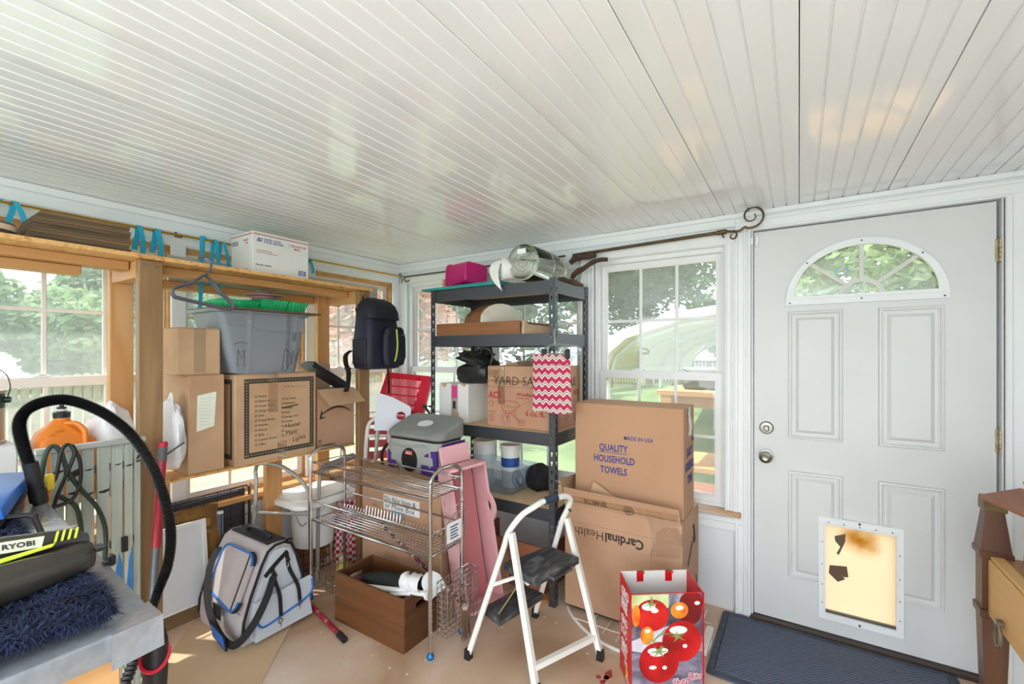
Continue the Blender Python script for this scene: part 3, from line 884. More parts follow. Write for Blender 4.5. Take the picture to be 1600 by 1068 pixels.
# --- on the top tier
t = thing('postal_carton', 'white postal carton with red stripes and an eagle mark on top of the pine shelf', 'box', (1.42, 2.59, 1.829))
g = G(); g.box((1.258, 2.47, 1.829), (1.583, 2.70, 2.064), bev=.002); obj('body', g, board_w, t)
M = FY((1.258, 2.47, 1.829)); w = .325
for z0, z1 in ((.218, .2225), (.012, .0165)):
    g = G(); g.box((0.004, z0, .0), (w - .004, z1, .0008), M=M); obj('stripe', g, ink_r, t, smooth=False)
    g = G(); g.box((0, z0, 0), (.225, z1, .0008), M=FX((1.258, 2.70, 1.829))); obj('stripe', g, ink_r, t, smooth=False)
g = G(); g.plate([[(.02, .182), (.046, .182), (.055, .200), (.029, .200)]], .0006, M); obj('eagle_mark', g, ink_b, t, smooth=False)
g = G(); g.plate([[(.026, .186), (.046, .190), (.051, .194), (.034, .1965), (.044, .192), (.024, .189)]], .0004, M, .0008); obj('eagle', g, paperw, t, smooth=False)
text('UNITED STATES', .0155, ink_b, t, M @ Tr(.06, .192, 0), bold=.012, sx=.86); text('POSTAL SERVICE®', .0155, ink_b, t, M @ Tr(.06, .178, 0), bold=.012, sx=.86)
text('PRIORITY®', .018, ink_r, t, M @ Tr(.214, .187, 0), bold=.008, sx=.95, sp=1.1); text('MAIL', .018, ink_r, t, M @ Tr(.234, .170, 0), bold=.008, sp=1.15)
g = G(); g.box((.202, .176, 0), (.203, .204, .0006), M=M); obj('divider', g, ink_g, t, smooth=False)
text('LARGE SHIPPING BOX', .0085, ink_r, t, M @ Tr(.02, .130, 0)); text('FOR DOMESTIC AND INTERNATIONAL USE', .006, ink_r, t, M @ Tr(.02, .120, 0))
text('TRACKED • INSURED', .009, ink, t, M @ Tr(.016, .052, 0), bold=.02)
g = G(); g.box((.262, .028, 0), (.306, .058, .0006), M=M); obj('barcode_label', g, ink_b, t, smooth=False)
g = G()
for k in range(10): g.box((.268 + k * .0033, .033, .0006), (.2692 + k * .0033, .053, .001), M=M)
g.box((.264, .030, .0006), (.304, .0313, .001), M=M); g.box((.264, .0547, .0006), (.304, .056, .001), M=M); obj('barcode', g, paperw, t, smooth=False)
M2 = FX((1.258, 2.70, 1.829))
text('UNITED STATES', .012, ink_b, t, M2 @ Tr(.012, .185, 0), bold=.01, sx=.75); text('POSTAL SERVICE', .012, ink_b, t, M2 @ Tr(.012, .172, 0), bold=.01, sx=.75)
text('PRIORITY', .014, ink_r, t, M2 @ Tr(.135, .186, 0), sx=.85); text('MAIL', .014, ink_r, t, M2 @ Tr(.155, .170, 0), sx=.85)
text('FLAT RATE', .008, ink_r, t, M2 @ Tr(.14, .03, 0))

oldwood = mottle('old_brown_board', ('#4a3a2c', '#6e573f', '#85684a'), 16, (.15, 1, 2.2), .8, .2, 30)
t = thing('board_bundle', 'stack of dark brown layered boards with a pale bottom on the top tier', 'boards', (.6, 2.58, 1.829))
nl = 9
for k in range(nl):
    z0 = 1.843 + k * .0125; e = .004 * ((k * 5) % 3); x0 = .425 + .03 * (1 - k / nl) * 0 + .012 * k * .45
    g = G(); g.hexa([(x0 - .012, 2.46 + e, z0), (.737 - e * .5, 2.46 + e, z0), (.737 - e, 2.74, z0), (x0 - .012, 2.74, z0),
                     (x0 - .006, 2.46 + e, z0 + .0118), (.737 - e * .5, 2.46 + e, z0 + .0118), (.737 - e, 2.74, z0 + .0118), (x0 - .006, 2.74, z0 + .0118)])
    obj('board', g, oldwood, t, smooth=False)
g = G(); g.box((.43, 2.458, 1.829), (.735, 2.74, 1.8425)); obj('bottom_board', g, mottle('pale_board', ('#cfc6ba', '#ddd5c9'), 6, rough=.8), t)
g = G()
for k in range(44): g.box((.432 + k * .0069, 2.4535, 1.8435), (.4365 + k * .0069, 2.459, 1.8485))
obj('bead_trim', g, plain('dark_bead', '#3b2c1f', .6), t, smooth=False)

t = thing('round_tin', 'round tin with dark lid and cream band at the shelf end by the window', 'tin', (.315, 2.52, 1.829))
g = G(); g.lathe([(0, 0), (.09, 0), (.092, .004), (.092, .026)], 32); obj('base', g, plain('tin_dark', '#4a3f38', .5), t, local=True)
g = G(); g.lathe([(.0925, .0262), (.0935, .046), (0, .046)], 32); obj('band', g, plain('tin_cream', '#e3c9b0', .5), t, local=True)
g = G(); g.lathe([(0, .0462), (.0935, .0462), (.088, .056), (.03, .062), (.02, .07), (0, .07)], 32); obj('lid', g, mottle('tin_lid', ('#5f5044', '#8b7a69'), 20, rough=.45, metal=.3), t, local=True)

# perforated vent cover behind, propped on the back ledge
t = thing('vent_cover', 'long grey perforated heater cover propped behind the postal carton', 'vent cover', (1.7, 2.82, 1.786))
gm = plain('grey_enamel', '#bdb9b0', .5); gmd = plain('hole_dark', '#6f6c67', .7)
g = G(); g.box((1.0, 2.815, 1.786), (2.40, 2.835, 1.926), bev=.004); obj('housing', g, gm, t)
g = G(); 
for i in range(30):
    for j in range(5): g.box((2.05 + i * .0115, 2.8138, 1.838 + j * .0155), (2.0565 + i * .0115, 2.8148, 1.846 + j * .0155))
for i in range(24):
    for j in range(5): g.box((1.10 + i * .0115, 2.8138, 1.838 + j * .0155), (1.1065 + i * .0115, 2.8148, 1.846 + j * .0155))
obj('perforation', g, gmd, t, smooth=False)
g = G(); g.box((1.0, 2.8125, 1.812), (2.40, 2.8155, 1.818)); g.box((2.032, 2.8125, 1.818), (2.036, 2.8155, 1.926)); obj('rib', g, gm, t)

# curtain rods and the blue ribbons tied on the left one
t = thing('curtain_rod', 'thin brass curtain rod above the left wall windows', 'curtain rod', (1.4, 2.80, 2.03))
g = G(); g.tube([(-.6, 2.80, 2.031), (1.2, 2.80, 2.036), (2.62, 2.80, 2.045)], .0065, 10); obj('rod', g, brass, t)
for x in (1.05, 1.80):
    g = G(); g.tube([(x, 2.86, 2.05), (x, 2.83, 2.03), (x, 2.80, 2.024), (x, 2.785, 2.03)], .0035, 6); g.box((x - .005, 2.858, 2.035), (x + .005, 2.862, 2.062)); obj('bracket', g, bronze, t)
g = G(); g.tube([(2.62, 2.80, 2.045), (2.64, 2.80, 2.03), (2.64, 2.80, 1.99)], .005, 6); obj('end_hook', g, bronze, t)
t = thing('curtain_rod', 'thin dark curtain rod over the double window behind the steel shelf', 'curtain rod', (2.63, 2.0, 2.03))
g = G(); g.tube([(2.625, 2.76, 2.035), (2.625, 1.28, 2.035)], .006, 10); obj('rod', g, bronze, t)
g = G(); g.tube([(2.625, 2.74, 2.035), (2.64, 2.78, 2.02), (2.66, 2.77, 2.0), (2.665, 2.74, 2.01)], .006, 6); g.tube([(2.625, 2.76, 2.035), (2.60, 2.79, 2.06), (2.63, 2.80, 2.07)], .004, 6); obj('scroll', g, bronze, t)
t = thing('curtain_rod', 'bronze curtain rod with a scroll end over the single window by the door', 'curtain rod', (2.62, .7, 2.04))
g = G(); g.tube([(2.615, 1.22, 2.03), (2.615, .33, 2.05)], .0095, 12); g.cyl((2.615, .37, 2.049), (2.615, .325, 2.05), .013, n=12); obj('rod', g, bronze, t)
cx, cy = .205, 2.112
big = [(2.615, .33, 2.05), (2.612, .295, 2.046), (2.61, .26, 2.046)] + [(2.61, cx + .06 * (1 - i / 60) * math.cos(-PI * .62 - 0 - i * .19) * 1.0, cy + .06 * (1 - i / 60) * math.sin(-PI * .38 + 0 + i * .19 - 0) * 1.0) for i in range(0)]
sp_ = []
for i in range(48):
    a = PI * 1.32 + i * .195; r = .064 * (1 - i / 58)
    sp_.append((2.61, cx - r * math.cos(a), cy + r * math.sin(a)))
sc = [(2.613, .325, 2.05), (2.612, .295, 2.044), (2.611, .262, 2.043)] + sp_
g = G(); g.tube(spline(sc, 3), [.007 * (1 - .6 * k / (len(sc) * 3 - 3)) for k in range(len(spline(sc, 3)))], 8)
sm = []
for i in range(26):
    a = i * .26; r = .026 * (1 - i / 32)
    sm.append((2.61, .295 - r * math.sin(a) * .9 + .0, 2.022 + r * math.cos(a)))
g.tube(sm, [.0055 * (1 - .5 * k / 26) for k in range(26)], 8); obj('scroll_finial', g, bronze, t)
g = G(); g.tube([(2.69, .345, 2.04), (2.65, .345, 2.03), (2.615, .345, 2.035)], .005, 6); obj('bracket', g, bronze, t)
rib = plain('turquoise_ribbon', '#2fb4d8', .55)
def ribbon(label, x, d, dx=0, w=.02):
    y = 2.80
    pts = [(dx, y - .012, 2.035 - d), (dx * .5, y - .011, 2.02), (0, y - .009, 2.041), (0, y, 2.046), (0, y + .009, 2.041), (-.006, y + .011, 2.02), (-.012, y + .012, 2.035 - d * .86)]
    g = G()
    up = [(x + p[0] - w / 2 + .004 * math.sin(i), p[1], p[2]) for i, p in enumerate(spline(pts, 4))]
    g.loft([[(p[0], p[1], p[2]), (p[0] + w, p[1] + .002, p[2]), (p[0] + w, p[1] + .0035, p[2]), (p[0], p[1] + .0015, p[2])] for p in up])
    single('ribbon', g, rib, label, 'ribbon', 'turquoise ribbons on the brass rod')
ribbon('turquoise ribbon behind the round tin at the left end of the rod', .40, .11, -.02)
ribbon('turquoise ribbon looped on the rod just right of the round tin', .445, .11, .03)
ribbon('turquoise ribbon just right of the brown board stack', .872, .13, .01, .024)
ribbon('turquoise ribbon with a slit, second from the brown board stack', .945, .13, .012, .026)
ribbon('long turquoise ribbon hanging down behind the plastic hanger', 1.165, .42, -.03, .02)
ribbon('turquoise ribbon left of the postal carton, knotted at the rod', 1.215, .30, .02, .02)
ribbon('short slanting turquoise ribbon close to the postal carton', 1.255, .16, .03, .018)
ribbon('turquoise ribbon tail sticking out right of the postal carton', 1.80, .09, .02, .022)

# plastic hanger on the front edge of the shelf
t = thing('clothes_hanger', 'grey plastic hanger hooked over the front edge of the pine shelf', 'hanger', (.99, 2.355, 1.62))
hx, hy = .985, 2.352
hook = [(hx - .026, 2.362, 1.842), (hx - .012, 2.36, 1.858), (hx + .008, 2.357, 1.855), (hx + .02, 2.354, 1.835), (hx + .018, hy, 1.80), (hx + .0, hy, 1.775)]
gh = plain('hanger_grey', '#5c5a60', .35)
g = G(); g.tube(spline(hook, 5), .0055, 8); obj('hook', g, gh, t)
for dy, kk in ((0, 0), (.012, -.006)):
    L = [(hx, hy + dy, 1.776 + kk), (hx - .045, hy + dy, 1.742 + kk), (hx - .06, hy + dy, 1.726 + kk), (hx - .115, hy + dy, 1.702 + kk), (hx - .132, hy + dy, 1.683 + kk), (hx - .128, hy + dy, 1.662 + kk), (hx - .10, hy + dy, 1.652 + kk),
         (hx + .08, hy + dy, 1.623 + kk), (hx + .115, hy + dy, 1.622 + kk), (hx + .122, hy + dy, 1.642 + kk), (hx + .098, hy + dy, 1.668 + kk), (hx + .058, hy + dy, 1.705 + kk), (hx + .05, hy + dy, 1.722 + kk)]
    g = G(); g.tube(spline(L, 3)[:-1], .0055, 8, closed=True); obj('frame', g, gh, t)
g = G(); g.tube([(hx - .075, hy + .004, 1.718), (hx - .078, hy + .004, 1.703), (hx - .055, hy + .004, 1.702), (hx - .05, hy + .004, 1.728)], .004, 6); g.tube([(hx + .066, hy + .004, 1.70), (hx + .062, hy + .004, 1.685), (hx + .085, hy + .004, 1.675)], .004, 6); obj('strap_notch', g, gh, t)

# --- on the lower tier, right bay
t = carton('tall_carton', 'tall brown carton with a yellowed note taped on it, under the small carton', (.952, 2.455, .815), (1.112, 2.745, 1.296), board2)
g = G(); g.plate([[(.035, .205), (.112, .225), (.122, .395), (.038, .380)]], .0008, FY((.952, 2.4548, .815))); obj('note', g, paper, t, smooth=False)
gy = plain('note_lines', '#b9bda6', .8)
g = G()
for k in range(9): g.box((.046, .235 + k * .016, .0009), (.106 - (k * 3 % 4) * .006, .2365 + k * .016, .0012), M=FY((.952, 2.4548, .815)))
obj('note_writing', g, gy, t, smooth=False)
carton('small_carton', 'small taped brown carton stacked on the carton with the note', (.91, 2.46, 1.2965), (1.095, 2.64, 1.525), board2, tape_faces='yt')
t = carton('moving_carton', 'square moving carton with a checklist of rooms, in the middle of the lower tier', (1.15, 2.43, .815), (1.605, 2.75, 1.29), board2, tape_faces='Yt')
M = FY((1.15, 2.43, .815))
g = G(); g.plate([rect(.045, .035, .44, .45), rect(.07, .06, .415, .425)], .0006, M); obj('print_border', g, ink_g, t, smooth=False)
g = G()
for k in range(26):
    for (a, b) in ((.0485 + k * .0152, .0475), (.0485 + k * .0152, .4375)): g.box((a, b - .0025, .0006), (a + .006, b + .0025, .001), M=M)
for k in range(27):
    for a in (.0575, .4275): g.box((a - .0025, .045 + k * .0148, .0006), (a + .0025, .051 + k * .0148, .001), M=M)
obj('border_dots', g, board2, t, smooth=False)
colA = ['Master', 'Bedroom ____', 'Family Room', 'Living Room', 'Den', 'Dining Room', 'Kitchen', 'Pantry', 'Bath ____', 'Laundry Room', 'Office']
colB = ['Play Room', 'Basement', 'Garage', 'Attic', 'Storage Unit', 'Donate']
g = G()
for k, s in enumerate(colA):
    z = .350 - k * .0258
    text(s, .0175, ink_g, t, M @ Tr(.118, z, 0), sx=.95)
    g.plate([rect(.100, z, .111, z + .011), rect(.102, z + .002, .109, z + .009)], .0005, M)
for k, s in enumerate(colB):
    z = .326 - k * .0255
    text(s, .0165, ink_g, t, M @ Tr(.262, z, 0), sx=.95)
for k in range(9):
    z = .326 - k * .0255
    g.plate([rect(.246, z, .257, z + .011), rect(.248, z + .002, .255, z + .009)], .0005, M)
for k in range(6, 9): g.box((.26, .326 - k * .0255, 0), (.345, .327 - k * .0255, .0005), M=M)
g.box((.315, .395, 0), (.395, .3962, .0005), M=M)
obj('check_box', g, ink_g, t, smooth=False)
g = G(); g.tube([(.245, .288, .001), (.252, .281, .001), (.34, .292, .001)], .003, 5, M=M); obj('marker_tick', g, ink, t)
text('Heater', .034, ink, t, M @ Tr(.262, .166, 0) @ Matrix.Rotation(.05, 4, 'Z'), 'handwriting', bold=-.004, shear=.15); text('Plant', .034, ink, t, M @ Tr(.268, .126, 0) @ Matrix.Rotation(.04, 4, 'Z'), 'handwriting', bold=-.004, shear=.15); text('Lights', .034, ink, t, M @ Tr(.308, .083, 0) @ Matrix.Rotation(.12, 4, 'Z'), 'handwriting', bold=-.004, shear=.2)
text('A / 8 / 14', .014, ink_g, t, M @ Tr(.26, .395, 0))
g = G(); Ms = FX((1.15, 2.75, .815)); g.plate([rect(.03, .035, .29, .45), rect(.05, .06, .27, .425)], .0006, Ms); obj('print_border', g, ink_g, t, smooth=False)

t = thing('smile_carton', 'open brown carton printed with a black curved arrow at the lower tier end', 'box', (1.76, 2.53, .815))
g = G(); th = .004
g.box((1.625, 2.445, .815), (1.888, 2.449, 1.18)); g.box((1.625, 2.601, .815), (1.888, 2.605, 1.18)); g.box((1.625, 2.449, .815), (1.629, 2.601, 1.18)); g.box((1.884, 2.449, .815), (1.888, 2.601, 1.18)); g.box((1.625, 2.445, .815), (1.888, 2.605, .819))
obj('body', g, board, t, smooth=False)
g = G(); g.hexa([(1.625, 2.445, 1.178), (1.888, 2.445, 1.178), (1.888, 2.449, 1.182), (1.625, 2.449, 1.182), (1.640, 2.345, 1.085), (1.90, 2.345, 1.095), (1.90, 2.348, 1.099), (1.640, 2.348, 1.089)]); obj('front_flap', g, board2, t, smooth=False)
M = FY((1.625, 2.445, .815))
sm = [(.028 + .21 * i / 14, .205 + .058 * math.sin(PI * (.04 + .80 * i / 14)) - .02 * i / 14, .0008) for i in range(15)]
g = G(); g.loft([[(x, y - .007 * math.sin(PI * (.15 + .8 * i / 14)), 0), (x, y + .005, 0), (x, y + .005, .0008), (x, y - .007 * math.sin(PI * (.15 + .8 * i / 14)), .0008)] for i, (x, y, z) in enumerate(sm)])
g.plate([[(.012, .185), (.052, .190), (.050, .197), (.028, .196), (.033, .235), (.026, .237), (.018, .205)]], .0008, M=None)
bmesh.ops.transform(g.bm, matrix=M, verts=g.bm.verts[:]); obj('arrow_print', g, ink, t, smooth=False)
g = G()
for k in (0, .012): g.box((.010 + k, .03, 0), (.013 + k, .055, .0007), M=M); g.plate([[(.006 + k, .052), (.017 + k, .052), (.0115 + k, .063)]], .0007, M)
g.box((.004, .024, 0), (.03, .026, .0007), M=M); obj('this_way_up', g, ink, t, smooth=False)
t = thing('black_tray', 'black tray sticking slantwise out of the carton with the curved arrow', 'tray', (1.72, 2.53, 1.13))
g = G(); g.hexa([(1.60, 2.46, 1.322), (1.86, 2.46, 1.165), (1.86, 2.59, 1.165), (1.60, 2.59, 1.322), (1.615, 2.46, 1.345), (1.872, 2.46, 1.188), (1.872, 2.59, 1.188), (1.615, 2.59, 1.345)]); obj('tray', g, black, t)
g = G(); g.hexa([(1.63, 2.465, 1.343), (1.86, 2.465, 1.203), (1.86, 2.585, 1.203), (1.63, 2.585, 1.343), (1.63, 2.475, 1.352), (1.86, 2.475, 1.212), (1.86, 2.575, 1.212), (1.63, 2.575, 1.352)]); obj('raised_rim', g, plain('black_gloss', '#151516', .25), t)
crumple = mottle('crumpled_plastic', ('#d7d7d4', '#f2f2f0'), 14, rough=.35, bump=.6, bscale=25)
g = G(); g.grid(lambda u, v: (1.63 + .22 * u, 2.455 + .14 * v, 1.14 + .035 * math.sin(9 * u + 3 * v) * math.cos(11 * v) + .02 * noise.noise(Vector((u * 6, v * 6, 1)))), 14, 10)
single('plastic_wrap', g, crumple, 'crumpled clear plastic wrap inside the carton with the curved arrow', 'wrap')
carton('tan_carton', 'plain tan carton behind the carton with the curved arrow', (1.70, 2.61, .816), (1.83, 2.75, 1.335), board2, seam=False)

# grey tote with its board lid, green punnets
tote = mottle('tote_grey', ('#7d8187', '#8b8f96'), 2, rough=.45)
t = thing('storage_tote', 'big grey plastic storage tote with clear tape, on the moving carton', 'tote', (1.325, 2.59, 1.29))
def tr(z, e, x0=1.155, y0=2.45, x1=1.50, y1=2.73): return rr3(x0 - e * 1.35, y0 - e * .12, x1 + e * 1.0, y1 + e * .3, .04, z)
g = G(); g.loft([tr(1.2905, -.008), tr(1.30, .004), tr(1.43, .032), tr(1.545, .048), tr(1.56, .052), tr(1.61, .06), tr(1.612, .078), tr(1.626, .08)]); obj('tub', g, tote, t)
g = G(); g.plate([[(.135, .235), (.37, .235), (.385, .31), (.36, .32), (-.02, .32), (-.03, .25), (.10, .25), (.125, .235)]], .012, FY((1.155, 2.452, 1.29))); 
obj('grip_panel', g, tote, t)
tapeclear = glassy('clear_tape', (.96, .96, .97), .16, .12)
for x, l in ((1.20, .33), (1.415, .30), (1.455, .22)):
    g = G(); g.hexa([(x, 2.434, 1.615 - l), (x + .022, 2.434, 1.615 - l), (x + .022, 2.435, 1.615 - l), (x, 2.435, 1.615 - l), (x + .01, 2.428, 1.625), (x + .034, 2.428, 1.625), (x + .034, 2.429, 1.625), (x + .01, 2.429, 1.625)]); obj('tape', g, tapeclear, t, smooth=False)
def scribble(pts, r, mat, parent, M, name='handwriting'):
    g = G()
    for p in pts: g.tube([(a, b, .0006) for a, b in p], r, 4, M=M)
    return obj(name, g, mat, parent)
Mt = frm((1.40, 2.436, 1.31), (1, 0, 0), (0, -.07, 1))
scribble([[(.0, .0), (.012, .115)], [(.012, .115), (.045, .09), (.048, .04), (.02, -.01), (-.005, 0)], [(.055, .03), (.062, .11), (.078, .045), (.088, .10), (.098, .03)], [(.105, .115), (.115, .112)], [(.104, .08), (.113, .08)], [(.104, .05), (.104, .118)]], .0012, ink, t, Mt)
scribble([[(.0, .0), (.0, .09), (.02, .04), (.03, .09), (.035, 0)], [(.05, .12), (.02, .13), (-.02, .12)]], .0012, ink, t, frm((1.165, 2.437, 1.33), (1, 0, 0), (0, -.07, 1)))
g = G(); g.box((1.06, 2.405, 1.627), (1.625, 2.745, 1.637), bev=.002); single('lid_board', g, wood('dark_lid_board', '#54402f', '#6d543d', 'x', 12), 'thin dark board lying as a lid on the grey tote', 'board')
grn = plain('green_plastic', '#2fb878', .2)
def green_mat():
    m, nt, b = _base('clear_green'); b.inputs['Base Color'].default_value = hexc('#35c384'); b.inputs['Roughness'].default_value = .15
    tp = nt.nodes.new('ShaderNodeBsdfTransparent'); tp.inputs['Color'].default_value = hexc('#7be8b5')
    mx = nt.nodes.new('ShaderNodeMixShader'); mx.inputs[0].default_value = .5
    nt.links.new(b.outputs[0], mx.inputs[1]); nt.links.new(tp.outputs[0], mx.inputs[2]); nt.links.new(mx.outputs[0], nt.nodes['Material Output'].inputs['Surface'])
    return m
gclear = green_mat()
def punnet(label, x, y, w, d, h, rz=0):
    t = thing('berry_punnet', label, 'punnet', (x, y, 1.638), rz)
    g = G(); z = [0, h * .3, h * .7, h]
    rings = [rr3(-w / 2 - .012 * k / 3 * 2, -d / 2 - .02 * k / 3, w / 2 + .012 * k / 3 * 2, d / 2 + .02 * k / 3, .015, z[k]) for k in range(4)]
    rings.append(rr3(-w / 2 - .034, -d / 2 - .03, w / 2 + .034, d / 2 + .03, .02, h + .001)); 
    g.loft(rings, cap=False); vs = [g.bm.verts.new(p) for p in rings[0]]; g.bm.faces.new(vs); obj('basket', g, gclear, t, local=True)
    g = G()
    for k in range(9): x_ = -w / 2 + w * (k + .5) / 9; g.tube([(x_, -d / 2 - .001, .003), (x_ * 1.12, -d / 2 - .02, h)], .0018, 5)
    obj('rib', g, grn, t, local=True)
    return t
punnet('clear green plastic punnet at the left on the grey tote lid', 1.22, 2.60, .15, .2, .045)
punnet('clear green plastic punnet in the middle, under the dusty pink dish', 1.385, 2.58, .12, .2, .06)
punnet('clear green plastic punnet at the right on the grey tote lid', 1.52, 2.60, .11, .2, .062)
t = thing('pink_dish', 'dusty pink dish with a small rolled cloth sitting on the green punnets', 'dish', (1.385, 2.60, 1.702))
g = G(); g.lathe([(0, 0), (.05, 0), (.07, .022), (.10, .028), (.102, .032), (.066, .028), (.045, .008), (0, .008)], 20); obj('dish', g, plain('dusty_pink', '#c5848a', .5), t, local=True)
g = G(); g.lathe([(0, .008), (.045, .01), (.055, .035), (.04, .058), (0, .066)], 14, Matrix.Diagonal((1.1, .8, 1, 1))); obj('cloth', g, mottle('grey_brown_cloth', ('#7f7466', '#9a8d7b'), 20, rough=.9, bump=.4), t, local=True)

# --- on the lower tier, left bay
t = thing('fuel_jug', 'orange plastic jug with a moulded handle and black cap, behind the slatted plank', 'jug', (.545, 2.57, .815))
orange = mottle('orange_plastic', ('#e07b20', '#ef8c2c'), 3, rough=.4)
def jr(z, sx, sy, r, ox=0): return [(x + ox, y, z) for x, y in rrect(-sx, -sy, sx, sy, r, 5)]
g = G(); g.loft([jr(0, .088, .07, .03), jr(.01, .094, .075, .03), jr(.20, .094, .075, .03), jr(.225, .09, .072, .03), jr(.262, .066, .056, .03, -.012), jr(.30, .034, .034, .03, -.008), jr(.312, .026, .026, .024, -.004), jr(.322, .026, .026, .024, -.004)]); obj('body', g, orange, t, local=True)
g = G(); g.tube(spline([(.0, -.03, .298), (.028, -.05, .295), (.05, -.066, .265), (.052, -.074, .225), (.054, -.079, .205)], 5), .0105, 10); obj('handle', g, orange, t, local=True)
g = G()
for k in range(3): g.box((-.075 + k * .021, -.062, .2415 + k * .0145), (-.052 + k * .021, .05, .246 + k * .0145), bev=.002)
obj('rib', g, orange, t, local=True)
g = G(); g.lathe([(0, .32), (.027, .32), (.028, .342), (.022, .345), (.012, .347), (.011, .356), (.015, .358), (.015, .364), (.008, .366), (.006, .374), (.009, .376), (.009, .382), (0, .383)], 18, Tr(-.004, 0, 0)); obj('cap', g, black, t, local=True)
g = G(); g.lathe([(.0155, .3475), (.0165, .3555), (.0, .3555)], 16, Tr(-.004, 0, 0), cap=False); obj('cap_ring', g, whitep, t, local=True)
crw = mottle('white_bag_plastic', ('#ececf0', '#fbfbfd'), 10, rough=.35, bump=.5, bscale=14)
def lump(name, label, c, s, seed, mat, cat, amp=.22, nu=26, nv=18, flat=True):
    g = G(); rings = []
    for j in range(nv + 1):
        ph = -PI / 2 + PI * j / nv
        ring = []
        for i in range(nu):
            a = 2 * PI * i / nu
            d = Vector((math.cos(ph) * math.cos(a), math.cos(ph) * math.sin(a), math.sin(ph)))
            k = 1 + amp * noise.noise(d * 1.7 + Vector((seed, 0, 0))) + amp * .5 * noise.noise(d * 4.5 + Vector((0, seed, 0)))
            p = Vector((d.x * s[0], d.y * s[1], d.z * s[2])) * k
            if flat and p.z < -s[2] * .72: p.z = -s[2] * .72
            ring.append((c[0] + p.x, c[1] + p.y, c[2] + p.z))
        rings.append(ring)
    g.loft(rings, cap=False); bmesh.ops.remove_doubles(g.bm, verts=g.bm.verts[:], dist=1e-4)
    return single(name, g, mat, label, cat)
lump('plastic_bag', 'puffy white plastic bag between the orange jug and the pine post', (.70, 2.62, .965), (.105, .12, .20), 3.1, crw, 'bag', .2)
lump('plastic_bag', 'crumpled white plastic bag stuffed beside the carton with the note', (.90, 2.50, 1.00), (.045, .09, .19), 8.4, crw, 'bag', .25)
carton('white_carton', 'off white carton under the paint can at the far left', (.12, 2.46, .815), (.40, 2.70, 1.06), board_w)
t = thing('paint_can', 'metal paint can with a wire bail and dark green label, on the white carton', 'paint can', (.30, 2.56, 1.06))
tin = mottle('dull_tin', ('#a59b90', '#c6bcb0'), 5, (1, 1, .4), rough=.4, metal=.6)
g = G(); g.lathe([(0, 0), (.083, 0), (.085, .003), (.085, .012), (.082, .014), (.082, .192), (.086, .194), (.086, .202), (.07, .202), (.068, .197), (0, .197)], 32); obj('can', g, tin, t, local=True)
g = G(); g.lathe([(.0826, .135), (.0828, .136), (.0828, .188), (.0826, .189)], 32, cap=False); obj('label', g, plain('dark_green_label', '#20423f', .5), t, local=True)
g = G(); g.tube(spline([(.083, -.03, .165), (.09, -.04, .22), (.07, -.03, .275), (.0, 0, .30), (-.07, .03, .275), (-.083, .03, .165)], 6), .0018, 6); obj('bail', g, plain('wire_dark', '#3a3a3a', .4, .8), t, local=True)
g = G(); g.cyl((.078, -.03, .165), (.092, -.036, .165), .012, n=12); obj('ear', g, plain('wire_dark', '#3a3a3a', .4, .8), t, local=True)

# ------------------------------------------------------------------ backpack on the shelf post
t = thing('backpack', 'navy backpack with a lime zip hanging from the right end of the pine shelf', 'backpack', (1.95, 2.30, 1.30), math.radians(-2))
navy = mottle('navy_nylon', ('#0d1020', '#151a32'), 6, rough=.6, bump=.1, bscale=90)
navyd = mottle('navy_dark', ('#0e101c', '#151828'), 6, rough=.7, bump=.1, bscale=90)
def br(z, x0, x1, y0, y1, r=.05): return rr3(x0, y0, x1, y1, r, z, 5)
g = G(); g.loft([br(.0, -.10, .115, -.06, .06), br(.008, -.13, .14, -.085, .085), br(.05, -.14, .148, -.095, .09), br(.20, -.132, .144, -.09, .09), br(.34, -.115, .125, -.07, .09), br(.40, -.105, .115, -.055, .088), br(.415, -.09, .10, -.04, .08)]); obj('body', g, navy, t, local=True)
def bf(z, e, dy=0.0): return br(z, -.115 - e, .125 + e, -.085 - e + dy, .085 + e * .4, .06)
g = G(); g.loft([bf(.315, .006), bf(.32, .012), bf(.37, .008), bf(.41, -.002, .008), bf(.44, -.022, .014), bf(.455, -.05, .03), bf(.458, -.07, .04)])
for v in g.bm.verts:
    if v.co.z < .36 and v.co.y > 0: v.co.z += .075 * min(1, v.co.y / .07)
    v.co.z += .012 * noise.noise(v.co * 9)
obj('top_flap', g, navyd, t, local=True, ang=60)
g = G(); g.loft([[(x, y - .0, z) for x, y, z in br(z, -.035 - e, .135 + e, -.135 - e * 0.4, -.085, .03)] for z, e in ((.02, -.03), (.03, -.008), (.08, .006), (.20, .004), (.255, -.01), (.27, -.03))]); obj('front_pocket', g, navy, t, local=True)
g = G(); g.tube(spline([(.033, -.138, .05), (.042, -.142, .085), (.05, -.1425, .14), (.05, -.1415, .19), (.048, -.137, .255)], 6), .0052, 6); obj('zip', g, plain('lime_zip', '#c3cc4e', .5), t, local=True)
text('TIMBERGEAR' [:6], .014, plain('grey_thread', '#5a5e70', .7), t, frm((.075, -.1432, .215), (1, 0, 0), (0, 0, 1)), 'lettering', local=True, sx=1.0)
g = G(); g.box((-.142, -.07, .03), (-.128, .06, .19), bev=.006); obj('side_pocket', g, navyd, t, local=True)
g = G(); g.tube(spline([(-.02, .09, .42), (-.03, .105, .47), (-.01, .108, .49), (.01, .108, .47), (.0, .09, .42)], 5), .009, 6); obj('hang_loop', g, blackf, t, local=True)
def strap(pts, w, th=.003):
    g = G(); P = spline(pts, 5)
    g.loft([[(p[0] - w / 2, p[1], p[2]), (p[0] + w / 2, p[1], p[2]), (p[0] + w / 2, p[1] + th, p[2]), (p[0] - w / 2, p[1] + th, p[2])] for p in P]); return g
